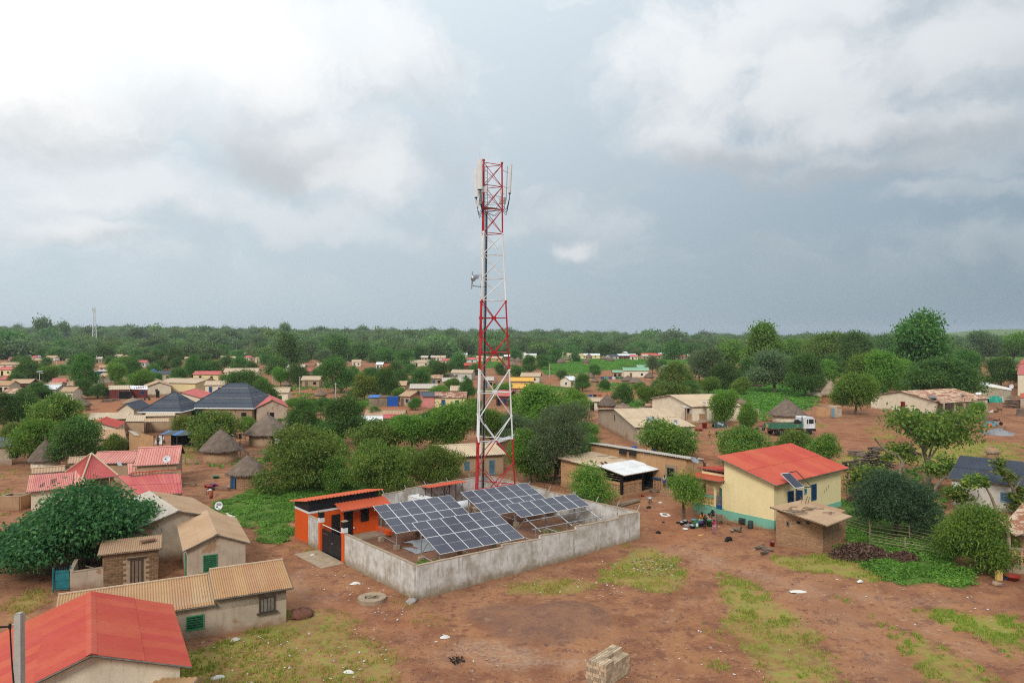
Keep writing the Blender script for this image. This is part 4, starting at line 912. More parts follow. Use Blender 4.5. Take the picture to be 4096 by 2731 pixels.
def gable_w(name,label,E1,d,n,L,half,ez,rz,wall,roof,oh=.35,pitch=.22,sheets=None,cat='house',openings=(),kind='sine',group=None,ridge_roof=None,roof2=None):
 E1=Vector((E1.x,E1.y,0));mid=E1+d*L/2+n*half;g=T(mid.x,mid.y);E1.z=g
 t=thing(name,label,cat,Vector((mid.x,mid.y,g)),group)
 pt=lambda a,b,z:E1+d*a+n*b+Vector((0,0,z))
 W=2*half;sl=(rz-ez)/half;w0,w1=oh,W-oh;ww=lambda b:ez+sl*min(b,W-b)-.06
 mb=MB();prof=[(w0,-.8),(w1,-.8),(w1,ww(w1)),(half,ww(half)),(w0,ww(w0))];k=len(prof)
 mb.v=[pt(oh,b,z)for b,z in prof]+[pt(L-oh,b,z)for b,z in prof];mb.f=[tuple(range(k)),tuple(range(2*k-1,k-1,-1))]+[(i,i+k,(i+1)%k+k,(i+1)%k)for i in range(k)]
 mb.build('wall',wall,t)
 kw=dict(pitch=pitch,kind=kind)
 roof_slope(t,pt(0,0,ez),pt(L,0,ez),pt(L,half,rz),pt(0,half,rz),roof,sheets=sheets,**kw);roof_slope(t,pt(0,W,ez),pt(L,W,ez),pt(L,half,rz),pt(0,half,rz),roof2 or roof,sheets=sheets,**kw)
 rc=MB();s=.22
 for sg in(-1,1):rc.slab([pt(-.03,half,rz+.06),pt(L+.03,half,rz+.06),pt(L+.03,half+sg*s,rz+.05-sl*s),pt(-.03,half+sg*s,rz+.05-sl*s)],.015)
 rc.build('ridge_cap',ridge_roof or roof,t)
 for side,off,z0,w,h,what in openings:
  if side=='g0':dd,nn,c=n,-d,pt(oh,half+off,z0)
  elif side=='g1':dd,nn,c=n,d,pt(L-oh,half+off,z0)
  elif side=='e0':dd,nn,c=d,-n,pt(off,oh,z0)
  else:dd,nn,c=d,n,pt(off,W-oh,z0)
  put_opening(t,c,dd,nn,w,h,what)
 return t,pt
def put_opening(t,c,dd,nn,w,h,what):
 cz=c+Vector((0,0,h/2))
 if what=='hole':hole(t,cz,dd,nn,w,h)
 elif what=='hole_door':hole(t,cz,dd,nn,w,h,name='door')
 elif what.startswith('door'):door(t,c,dd,nn,w,h,what.split(':')[1])
 else:louvred(t,cz,dd,nn,w,h,what)
def mono(name,label,c4,wall,roof,oh=.3,pitch=.22,sheets=None,cat='house',openings=(),kind='sine',parent=None,group=None,fascia='grey_timber',wall_top=.06,base=-.8):
 """single-pitch building; c4 = four roof corners (u,v,z) in order low-left, low-right, high-right, high-left (seen from the low side)"""
 p=[P(u,v,z)if not isinstance(u,Vector)else u for u,v,z in c4]
 p[2]=p[2]if len(p)>2 else None
 return mono_w(name,label,p,wall,roof,oh,pitch,sheets,cat,openings,kind,parent,group,fascia,wall_top,base)
def mono_w(name,label,p,wall,roof,oh=.3,pitch=.22,sheets=None,cat='house',openings=(),kind='sine',parent=None,group=None,fascia='grey_timber',wall_top=.06,base=-.8):
 c=sum(p,Vector())/4;g=T(c.x,c.y)
 t=parent or thing(name,label,cat,Vector((c.x,c.y,g)),group)
 d=(p[1]-p[0]).normalized();e=(p[3]-p[0]).normalized()
 q=[p[0]+d*oh+e*oh,p[1]-d*oh+e*oh,p[2]-d*oh-e*oh,p[3]+d*oh-e*oh]
 MB().prism([v.xy for v in q],g+base,[v.z-wall_top for v in q]).build('wall',wall,t)
 roof_slope(t,p[0],p[1],p[2],p[3],roof,pitch=pitch,sheets=sheets,kind=kind,fascia=fascia)
 for side,off,z0,w,h,what in openings:
  a,b={'low':(q[0],q[1]),'right':(q[1],q[2]),'high':(q[2],q[3]),'left':(q[3],q[0])}[side]
  dd,nn,L=frame2(a,b);nn=-nn;cc=Vector((a.x,a.y,g))+dd*off+Vector((0,0,z0));put_opening(t,cc,dd,nn,w,h,what)
 return t,q
def para(a,b,d_):
 """fourth corner of a parallelogram given low-left, low-right, high-left"""
 return b+(d_-a)
 # red-roofed house, lower left corner
rh,rpt=gable('red_roof_house','cream house with red sheet roof in the lower left corner',(767,2663),(662,2422),(366,2605),2.9,4.3,'cream_wall','sheet_red',oh=.45,pitch=.2,sheets=(10,2),openings=(('g0',1.2,1.0,.9,1.1,'hole'),))
# ochre roof edge peeping in below it
mono_w('lean_to','ochre lean-to roof edge below the cream gable',[PZ(300,2790,2.1),PZ(740,2775,2.1),PZ(790,2706,2.45),PZ(335,2718,2.45)],'cream_wall','sheet_ochre',.1)
# long low shed with two corrugated roofs
def build_shed():
 t=thing('long_shed','long low grey shed under two stepped ochre corrugated roofs','shed',P(940,2528))
 a,b=P(734,2564),P(1145,2492);d,n,L=frame2(a,b);n=n if n.y>0 else-n;g=a.z
 o=lambda s,w,z:Vector((b.x,b.y,g))-d*s+n*w+Vector((0,0,z))
 L1=4.2;W=2.9
 MB().prism([o(0,0,0).xy,o(0,W,0).xy,o(12,W,0).xy,o(12,0,0).xy][::-1],g-.6,[g+2.1,g+2.75,g+2.75,g+2.1][::-1]).build('wall','grey_mud',t)
 MB().prism([o(0,0,0).xy,o(0,W,0).xy,o(L1-.1,W,0).xy,o(L1-.1,0,0).xy][::-1],g+1.5,[g+2.3,g+2.98,g+2.98,g+2.3][::-1]).build('upper_wall','grey_mud',t)
 r1=roof_slope(t,o(L1,-.35,2.3),o(-.35,-.35,2.3),o(-.35,W+.2,3.1),o(L1,W+.2,3.1),'sheet_ochre',pitch=.14,sheets=(7,1),amp=.025)
 r2=roof_slope(t,o(12.4,-.35,2.02),o(L1-.05,-.35,2.02),o(L1-.05,W+.2,2.82),o(12.4,W+.2,2.82),'sheet_ochre',pitch=.14,sheets=(7,1),amp=.025)
 for s0,s1,z in((L1,-.35,3.13),(12.4,L1-.05,2.85)):MB().bar(o(s0,W+.2,z),o(s1,W+.2,z),.06,6).build('ridge_cap','sheet_beige',t)
 louvred(t,o(5.25,0,1.0),-d,-n,.95,.85,'green_paint')
 sh=door(t,o(1.15,0,.95),-d,-n,.85,.85,'grey_timber','dark_timber',4);MB().box(o(1.15,-.12,.9),(1.25,.2,.07),math.atan2(d.y,d.x)).build('sill','dark_timber',sh)
 MB().slab([o(4.6,3.2,2.6),o(3.7,3.2,2.65),o(3.9,3.9,2.75),o(4.7,3.9,2.7)],.03).build('loose_sheet','rust',t)
build_shed()
# tan gable house with green shutter, and the larger one behind
gable('tan_gable_house','small mud-plastered gable house with tan roof and green shutter',(731,2202),(667,2101),(869,2144),2.6,3.5,'grey_mud','sheet_tan',other=(1007,2168),oh=.3,pitch=.2,sheets=(8,2),openings=(('g0',-.45,.75,.95,1.25,'green_paint'),('e0',1.2,.1,.75,1.9,'green_paint')))
gable('weathered_house','weathered grey house with patched tan and rusty roof beyond the green-shuttered house',(509,2128),(430,2035),(710,2039),2.8,3.9,'grey_mud','sheet_grey',other=(903,2067),oh=.35,pitch=.2,sheets=(10,2),openings=(('g0',-1.6,1.1,.5,.5,'hole'),),roof2='sheet_tan')
BRICK={}
def brick_mesh(mat):
 if mat not in BRICK:BRICK[mat]=unit_box('brick',mat)
 return BRICK[mat]
def brick_face(par,o,d,n,L,Hh,mat,bw=.4,bh=.2,gap=.035,skip=(),proud=.03,top=None,only_rows=None):
 """courses of single bricks set proud of a mortar wall; skip = list of (x0,x1,z0,z1)"""
 rows=int(Hh/bh);a=math.atan2(d.y,d.x);k=0
 for r in range(rows):
  x=-(bw/2)*(r%2)
  while x<L-.02:
   x0,x1=max(0.0,x)+gap/2,min(L,x+bw)-gap/2;z0=r*bh+gap/2;z1=(r+1)*bh-gap/2;x+=bw
   if x1-x0<.08 or any(x1>s[0]and x0<s[1]and z1>s[2]and z0<s[3]for s in skip):continue
   if top and z1>top((x0+x1)/2):continue
   c=o+d*((x0+x1)/2)+Vector((0,0,(z0+z1)/2))+n*random.uniform(-.01,.012)
   place(brick_mesh(mat),'brick',par,c,a+random.uniform(-.01,.01),(x1-x0,2*proud+.02,(z1-z0)*random.uniform(.92,1.0)))
   # brown brick hut
def build_brick_hut():
 a,b=PZ(412,2218,2.3),PZ(633,2194,2.3);d,n,L=frame2(a,b);n=n if n.y>0 else-n;o=Vector((a.x,a.y,0));W=2.3
 t=thing('brick_hut','small brown brick hut with wooden door and tan sheet roof','hut',o+d*L/2+n*W/2)
 w=MB().prism([o.xy,(o+d*L).xy,(o+d*L+n*W).xy,(o+n*W).xy],-.5,[2.32,2.32,2.55,2.55]).build('wall','mortar',t)
 dx=L*.60
 brick_face(w,o,d,-n,L,2.32,'mud_brick',.42,.193,.05,[(dx-.52,dx+.52,-.1,1.85)]);brick_face(w,o+n*W,-n,-d,W,2.3,'mud_brick',.42,.193,.05)
 dr=door(t,o+d*dx,d,-n,.72,1.65,'timber','dark_timber',3);MB().box(o+d*dx-n*.05+Vector((0,0,1.82)),(1.25,.12,.09),math.atan2(d.y,d.x)).build('lintel','dark_timber',dr)
 q=lambda s,w_,z:o+d*s+n*w_+Vector((0,0,z))
 roof_slope(t,q(-.3,-.3,2.4),q(L+.25,-.3,2.4),q(L+.25,W+.3,2.68),q(-.3,W+.3,2.68),'sheet_tan',pitch=.14,sheets=(4,1),fascia='timber')
 MB().box(q(L*.8,1.2,2.72),(1.1,.5,.02),.7).build('rust_patch','rust',t)
 MB().bar(q(-1.1,.2,1.6),q(.05,.1,1.15),.03,5).build('leaning_pole','bamboo',t)
 # courtyard wall and teal gate
 cw=thing('courtyard_wall','stained low mud wall joining the brick hut to the teal gate','wall',q(-1,0,0))
 mb,cp=MB(),MB();wall_run(mb,cp,q(0,.15,0),q(-1.95,.05,0),[(0,1,1.35,1.3)],.25);wall_run(mb,cp,q(-1.95,.1,0),q(-1.85,2.0,0),[(0,1,1.5,1.6)],.22);mb.build('panel','grey_mud',cw);cp.build('coping','concrete',cw)
 gt=thing('teal_gate','teal sheet-metal yard gate under the broad dark tree','gate',q(-2.6,.3,0))
 MB().box(q(-2.55,.2,.8),(.95,.05,1.35),math.atan2(d.y,d.x)-.25).build('gate_leaf','teal_paint',gt)
 for z in(.25,.8,1.35):MB().box(q(-2.55,.17,z),(.95,.06,.05),math.atan2(d.y,d.x)-.25).build('cross_bar','teal_paint',gt)
 for k in range(7):MB().bar(q(-3.0+k*.15,.2,1.45),q(-3.0+k*.15,.2,1.7),.012,4).build('upright','teal_paint',gt)
 for s in(-3.08,-2.02):MB().bar(q(s,.2,0),q(s,.2,1.75),.05,5).build('post','teal_paint',gt)
build_brick_hut()
# pole in the near left corner
def build_near_pole():
 c=PD(77,1340,28.0);c=onG(c.x,c.y);p=thing('utility_pole','square concrete pole with cable in front of the red roof','utility pole',c)
 b=c;w=.125
 mb=MB().prism([(b.x-w*1.5,b.y-w*1.5),(b.x+w*1.5,b.y-w*1.5),(b.x+w*1.5,b.y+w*1.5),(b.x-w*1.5,b.y+w*1.5)],b.z-.5,b.z+.0)
 mb=MB();
 lo=[Vector((b.x+sx*w*1.35,b.y+sy*w*1.35,b.z-.3))for sx,sy in((-1,-1),(1,-1),(1,1),(-1,1))];hi=[Vector((b.x+sx*w,b.y+sy*w,b.z+7.4))for sx,sy in((-1,-1),(1,-1),(1,1),(-1,1))]
 mb.v=lo+hi;mb.f=[(0,3,2,1),(4,5,6,7),(0,1,5,4),(1,2,6,5),(2,3,7,6),(3,0,4,7)];mb.build('shaft','concrete_pole',p)
 MB().box((b.x,b.y,b.z+7.43),(.2,.2,.07)).build('cap','concrete_pole',p)
 MB().bar((b.x,b.y,b.z+7.1),(b.x-.32,b.y-.05,b.z+7.0),.02,5).build('hook','galvanised',p);MB().box((b.x,b.y-w*1.35,b.z+2.2),(.1,.03,.2)).build('id_plate','plastic_white',p)
 h=Vector((b.x-.3,b.y-.08,b.z+6.98));pts=[Vector((b.x-6,b.y-9,b.z+10.3)),Vector((b.x-2.5,b.y-3.8,b.z+8.2)),h]
 MB().tube(pts,.035,6).build('cable','cable_black',p);MB().tube([h,h+Vector((.1,-.05,-1.2)),h+Vector((.28,-.1,-3.0)),h+Vector((.42,-.1,-6.5))],.03,6).build('cable','cable_black',p)
 MB().box(h,(.07,.07,.2)).build('clamp','cable_black',p)
build_near_pole()
# pink and red roofed compound, left
def build_pink():
# rear house, ridge runs across the picture
 gable('pink_rear_house','long pink-roofed house at the back of the red-roofed homestead',(716,1853),(543,1852),(672,1784),3.0,4.5,'tan_mud','sheet_pink',oh=.3,pitch=.3,kind='trap',sheets=(9,1))
 gable('pink_side_house','lower pink-roofed wing left of the long pink roof',(531,1849),(367,1843),(503,1803),2.6,3.35,'tan_mud','sheet_pink',oh=.3,pitch=.3,kind='trap',sheets=(8,1))
 mono('pink_strip','narrow pink roof strip below the long pink roof',[(512,1896,2.3),(695,1873,2.3),(694,1849,2.8),(510,1852,2.8)],'tan_mud','sheet_pink',.15,.3,kind='trap')
 mono('red_front_house','broad rose-red front roof of the homestead below the red parapet',[(552,1975,2.3),(731,1972,2.3),(722,1893,3.3),(470,1903,3.3)],'tan_mud','sheet_rose',.3,.3,kind='trap',sheets=(8,2))
 mono('red_parapet_wing','narrow red roof strip with mud parapet above the rose-red roof',[(524,1902,3.35),(726,1887,3.35),(728,1874,3.7),(524,1888,3.7)],'tan_mud','sheet_red',.05,.3,kind='trap')
 mono('pink_left_house','pink-roofed mud house at the left end of the homestead',[(104,1968,2.3),(290,1948,2.3),(298,1886,3.1),(117,1899,3.1)],'cream_wall','sheet_pink',.4,.2,kind='trap',sheets=(8,1),openings=(('left',1.0,.1,.8,1.8,'door:dark_timber'),))
 mono('pink_middle_wing','small pink roof between the left house and the porch gable',[(295,1941,2.6),(345,1936,2.6),(356,1870,3.3),(299,1871,3.3)],'tan_mud','sheet_pink',.2,.3,kind='trap')
 gable('ochre_back_house','ochre-roofed mud house behind the pink left house',(126,1894),(262,1884),(117,1872),2.6,3.0,'cream_wall','sheet_tan',oh=.3,pitch=.3)
 gable('mud_back_house','small mud house with plain edge roof beside the pink porch',(272,1853),(340,1846),(290,1828),2.6,2.95,'tan_mud','sheet_tan',oh=.2,pitch=.3)
 # porch with steep red hip
 l,r,rb=P(327,1920,2.7),P(473,1902,2.7),P(481,1863,2.7);d,n,L=frame2(l,r);n=n if n.y>0 else-n;g=T(l.x,l.y)
 rb=r+n*(rb-r).dot(n);lb=l+(rb-r);bk=(rb-r).length
 t=thing('red_porch','steep red pyramid porch roof with pale hip caps','porch',Vector(((l.x+rb.x)/2,(l.y+rb.y)/2,g)))
 for q in(l,r,rb,lb):q.z=g+2.7
 ap=(l+rb)/2;ap.z=g+4.95
 for a,b in((l,r),(r,rb),(rb,lb),(lb,l)):e=(b-a).normalized()*.03;roof_slope(t,a,b,ap+e,ap-e,'sheet_rose',pitch=.3,kind='trap')
 for a in(l,r,rb,lb):MB().bar(a+Vector((0,0,.06)),ap+Vector((0,0,.06)),.09,6).build('hip_cap','sheet_beige',t)
 for a in(l+n*.5+d*.5,r+n*.5-d*.5):MB().box(zfix(a,g+1.35),(.3,.3,2.7),math.atan2(d.y,d.x)).build('pillar','tan_mud',t)
 MB().prism([q.xy for q in(l+n*2.2+d*.3,r+n*2.2-d*.3,rb-d*.3,lb+d*.3)],g-.4,g+2.6).build('wall','bare_mud',t)
 c=PZ(545,1850,3.2);MB().slab([PZ(465,1846,3.1),PZ(482,1846,3.1),PZ(490,1862,2.9),PZ(473,1862,2.9)],.04).build('roof_panel','solar_cells',t)
build_pink()
# mud cistern at far left
def build_cistern():
 p=P(55,2037);t=thing('mud_cistern','square open-topped mud enclosure left of the pink house','enclosure',p);mb=MB();w=1.0
 c=[p+Vector((-w,-w*.4,0)),p+Vector((w,-w*.6,0)),p+Vector((w*1.1,w,0)),p+Vector((-w*.9,w*1.1,0))]
 for a,b in zip(c,c[1:]+c[:1]):mb,cp=MB(),MB();wall_run(mb,cp,a,b,[(0,1,1.45,1.45)],.22);s=mb.build('side','bare_mud',t);cp.build('coping','concrete',s)
build_cistern()
# yellow house with red roof
def build_yellow():
 a=P(2907,2075);b=P(3096,2119);d=ex.copy();n=ey.copy()
 L,W=12.2,5.15;o=Vector((b.x,b.y,T(b.x,b.y)));g=o.z
 t=thing('yellow_house','pale yellow house with mint plinth, blue shutters and red roof','house',o+d*L/2+n*W/2)
 q=lambda s,w,z:o+d*s+n*w+Vector((0,0,z))
 zl,zh=4.15,5.6
 wl=MB();wl.v=[q(0,0,-.8),q(L,0,-.8),q(L,W,-.8),q(0,W,-.8),q(0,0,zl),q(L,0,zl),q(L,W,zh),q(0,W,zh)];wl.f=[(0,3,2,1),(4,5,6,7),(0,1,5,4),(1,2,6,5),(2,3,7,6),(3,0,4,7)];wl.build('wall','yellow_wall',t)
 MB().prism([q(-.03,-.03,0).xy,q(L+.03,-.03,0).xy,q(L+.03,W+.03,0).xy,q(-.03,W+.03,0).xy],g-.8,g+.85).build('plinth','mint_wall',t)
 roof_slope(t,q(-.55,-.6,zl+.0),q(L+.6,-.6,zl+.0),q(L+.6,W+.5,zh+.28),q(-.55,W+.5,zh+.28),'sheet_red',pitch=.18,sheets=(13,2),amp=.028)
 louvred(t,q(2.75,0,2.35),d,-n,.95,1.5,'blue_paint');
 sh=louvred(t,q(3.75,-.28,2.35),Matrix.Rotation(R(-50),3,'Z')@d,-n,.55,1.5,'blue_paint',name='open_shutter')
 louvred(t,q(6.9,0,2.45),d,-n,.9,1.5,'blue_paint');louvred(t,q(5.35,0,2.75),d,-n,.42,.5,'sky_paint')
 for k in range(3):MB().box(q(9+k*.35,-.01,2.2+.2*k),(.05,.01,.25),EXA).build('scribble','soot',t)
 # veranda on the left with arches and balusters
 v=thing('veranda','arched yellow veranda with balusters and red roof beside the yellow house','veranda',q(1.5,W+1.8,0))
 V=lambda s,w,z:q(s,W+w,z);Lv=3.6
 MB().prism([V(0,.02,0).xy,V(4.5,.02,0).xy,V(4.5,Lv,0).xy,V(0,Lv,0).xy],g-.8,g+.95).build('plinth','mint_wall',v)
 fl=MB().prism([V(.1,.1,0).xy,V(4.4,.1,0).xy,V(4.4,Lv-.1,0).xy,V(.1,Lv-.1,0).xy],g+.95,g+.98).build('floor','concrete',v)
 MB().prism([V(4.3,.03,0).xy,V(4.5,.03,0).xy,V(4.5,Lv,0).xy,V(4.3,Lv,0).xy],g+.9,g+3.5).build('back_wall','yellow_wall',v)
 bl=MB().prism([V(4.25,.04,0).xy,V(4.298,.04,0).xy,V(4.298,Lv-.1,0).xy,V(4.25,Lv-.1,0).xy],g+.98,g+1.9).build('dado','mint_wall',v)
 # front face of the veranda faces -ex (left): posts, arches, rail
 def arch_strip(p0,p1,zs,zc,zt,name):
  """wall over an arch between two posts"""
  mb=MB();k=12;dd=p1-p0;th=d*.18
  lo=[p0+dd*(i/k)+Vector((0,0,zs+(zc-zs)*math.sqrt(max(0,1-(2*i/k-1)**2))))for i in range(k+1)];hi=[p0+dd*(i/k)+Vector((0,0,zt))for i in range(k+1)]
  for i in range(k):mb.quad(lo[i],lo[i+1],hi[i+1],hi[i]);mb.quad(lo[i]+th,hi[i]+th,hi[i+1]+th,lo[i+1]+th);mb.quad(lo[i],lo[i]+th,lo[i+1]+th,lo[i+1])
  mb.build(name,'yellow_wall',v)
 posts=[0.12,1.05,3.5]
 for w in posts:MB().box(V(.09,w,2.1),(.2,.24,2.3),EXA).build('pillar','yellow_wall',v)
 arch_strip(V(0,posts[0],0),V(0,posts[1],0),2.45,2.95,3.6,'arch');arch_strip(V(0,posts[1],0),V(0,posts[2],0),2.35,3.0,3.6,'arch')
 arch_strip(V(.05,Lv-.1,0),V(4.4,Lv-.1,0),2.35,3.0,3.6,'arch')
 MB().box(V(.09,2.27,1.85),(.2,2.3,.18),EXA).build('hand_rail','mint_wall',v);MB().box(V(.09,2.27,1.02),(.2,2.3,.1),EXA).build('bottom_rail','yellow_wall',v)
 bm=MB().lathe((0,0,0),[(.05,-.34),(.05,-.28),(.03,-.24),(.065,-.08),(.03,.12),(.05,.26),(.05,.34)],8).mesh('baluster');bm.materials.append(M('plastic_yellow'))
 for i in range(13):place(bm,'baluster',v,V(.09,1.25+i*.172,1.42))
 gt=MB();
 for i in range(4):gt.bar(V(-.05,.22+i*.2,.9),V(-.05,.22+i*.2,2.0),.018,5)
 for z in(.92,1.4,2.0):gt.bar(V(-.05,.2,z),V(-.05,.86,z),.02,5)
 gt.build('gate','blue_paint',v);MB().box(V(-.05,.53,1.05),(.03,.62,.35),EXA).build('gate_panel','blue_paint',v)
 for w in(.7,2.6):louvred(v,V(4.3,w,2.35),n,-d,.75,1.1,'blue_paint')
 roof_slope(v,V(-.9,Lv+.55,3.66),V(-.9,-.02,3.66),V(1.45,-.02,3.62),V(1.45,Lv+.55,3.62),'sheet_red',pitch=.15);roof_slope(v,V(1.2,Lv+.3,4.22),V(1.2,-.02,4.22),V(4.8,-.02,3.9),V(4.8,Lv+.3,3.9),'sheet_red',pitch=.15)
 MB().prism([V(1.4,.03,0).xy,V(4.4,.03,0).xy,V(4.4,Lv-.05,0).xy,V(1.4,Lv-.05,0).xy],g+3.6,g+3.85).build('upper_wall','yellow_wall',v)
 for k in range(3):MB().box(V(-.35-.3*k,.55,.32-.2*k-.2),(.32,1.5,.62),EXA).build('step','concrete',v)
 MB().tube([V(-.02,1.5,3.3),V(-.3,1.5,3.35),V(-.35,1.5,3.15)],.02,5).build('lamp_arm','galvanised',v)
 # wooden pole and dish beside the veranda
 pp=P(2815,2030);pl=thing('wooden_pole','dark wooden pole standing before the arched veranda','pole',pp)
 MB().bar(pp-Vector((0,0,.3)),PD(2818,1850,pp.y),.17,8,.14).build('shaft','dark_timber',pl);MB().bar(PD(2822,1868,pp.y),PD(2838,1880,pp.y+.3),.05,5).build('strut','grey_timber',pl)
 MB().tube([PD(2818,1852,pp.y),PD(2812,1845,pp.y),PD(2800,1838,pp.y)],.05,6).build('bracket','steel_dark',pl)
 # solar panel on a post over the blue shutters
 c=q(2.4,-3.2,0);s=thing('pole_solar_panel','single solar panel on a steel post beside the blue shutters','solar panel',onG(c.x,c.y));g2=T(c.x,c.y)
 tl,tr,bl_=PD(3122,1893,65.6),PD(3158,1889,65.9),PD(3181,1952,64.4);br_=bl_+tr-tl
 top=(tl+tr+br_+bl_)/4;MB().bar(zfix(bl_+(br_-bl_)*.1,g2-.2),bl_+(br_-bl_)*.1,.05,6).build('post','steel_dark',s)
 fr=MB().slab([bl_,br_,tr,tl],.04).build('frame','plastic_white',s)
 me=bpy.data.meshes.new('cells');nn=(br_-bl_).cross(tl-bl_).normalized();nn=nn if nn.z>0 else-nn;cc=(tl+tr+br_+bl_)/4
 qs=[cc+(x-cc)*.94+nn*.012-ORG[s.name]for x in(bl_,br_,tr,tl)];me.from_pydata([tuple(x)for x in qs],[],[(0,1,2,3)]);ul=me.uv_layers.new(name='UVMap')
 for i,uvv in enumerate(((0,0),(1,0),(1,1),(0,1))):ul.data[i].uv=uvv
 me.materials.append(M('solar_cells'));o_=bpy.data.objects.new('cells',me);COL.objects.link(o_);o_.parent=fr
 e1,e2=PD(3186,1884,66.2),PD(3246,1946,64.9)
 for u,v_ in((tr,e1),(e1,e2),(e2,br_)):MB().bar(u,v_,.045,5).build('frame_tube','steel_dark',s)
build_yellow()
# mud-block store hut in front of it
def build_store():
 b=P(3290,2210);a=P(3105,2180);c=P(3383,2157);d1,n1,L1=frame2(b,a);d2,_,L2=frame2(b,c)
 g=b.z;t=thing('block_store_hut','mud-block store hut with flat tan sheet roof weighted with sticks','hut',Vector((b.x,b.y,g)))
 q=lambda s,w,z:Vector((b.x,b.y,g))+d1*s+d2*w+Vector((0,0,z))
 H1,H2=2.45,2.75
 w=MB();w.v=[q(0,0,-.6),q(L1,0,-.6),q(L1,L2,-.6),q(0,L2,-.6),q(0,0,H1),q(L1,0,H1+.25),q(L1,L2,H2+.2),q(0,L2,H1+.15)];w.f=[(0,1,2,3),(7,6,5,4),(0,4,5,1),(1,5,6,2),(2,6,7,3),(3,7,4,0)];wo=w.build('wall','bare_mud',t)
 nn1=Vector((d1.y,-d1.x,0));nn1=nn1 if nn1.y<0 else-nn1;nn2=Vector((d2.y,-d2.x,0));nn2=nn2 if nn2.y<0 else-nn2
 brick_face(wo,q(L1,0,.12),-d1,nn1,L1,H1-.1,'pale_brick',.46,.19,.05,[(.9,1.05,1.6,1.85),(L1*.48,L1*.48+.25,1.85,2.05)],.012);brick_face(wo,q(0,0,.12),d2,nn2,L2,H1-.1,'pale_brick',.46,.19,.05,(),.012)
 for s,z,w_,h_ in((L1-.97,1.85,.12,.25),(L1*.5,2.1,.25,.15),(L1*.3,2.2,.2,.15)):hole(t,q(s,0,z),d1,nn1,w_,h_)
 r=[PZ(3308,2101,g+2.75),PZ(3080,2026,g+2.95),PZ(3195,2001,g+3.1),PZ(3408,2063,g+2.85)]
 roof_slope(t,r[0],r[1],r[2],r[3],'sheet_tan',pitch=.16,sheets=(6,1),amp=.012,fascia='timber')
 c0=sum(r,Vector())/4+Vector((0,0,.08))
 for k in range(14):
  a_=random.uniform(-.5,.5);p=c0+Vector((random.uniform(-1.9,1.7),random.uniform(-1.2,1.4),0));l=random.uniform(.3,1.5);dv=Vector((math.cos(a_),math.sin(a_)*.6,0))*l/2
  MB().bar(p-dv,p+dv,.03,5).build('roof_stick','log_bark',t)
 for k in range(4):p=c0+Vector((random.uniform(-1.5,1.5),random.uniform(-1,1),.06));MB().box(p,(.25,.18,.12),random.random()).build('roof_weight','stone_tan',t)
 for k,(u,v)in enumerate(((3205,1998),(3222,1990),(3232,1984))):p=P(u,v+130);MB().tube([PD(u,2012,b.y+3.2),PD(u+3,1998,b.y+3.2),PD(u+(8 if k else-4),1985,b.y+3.2)],.03,5).build('pole_end','log_bark',t)
build_store()
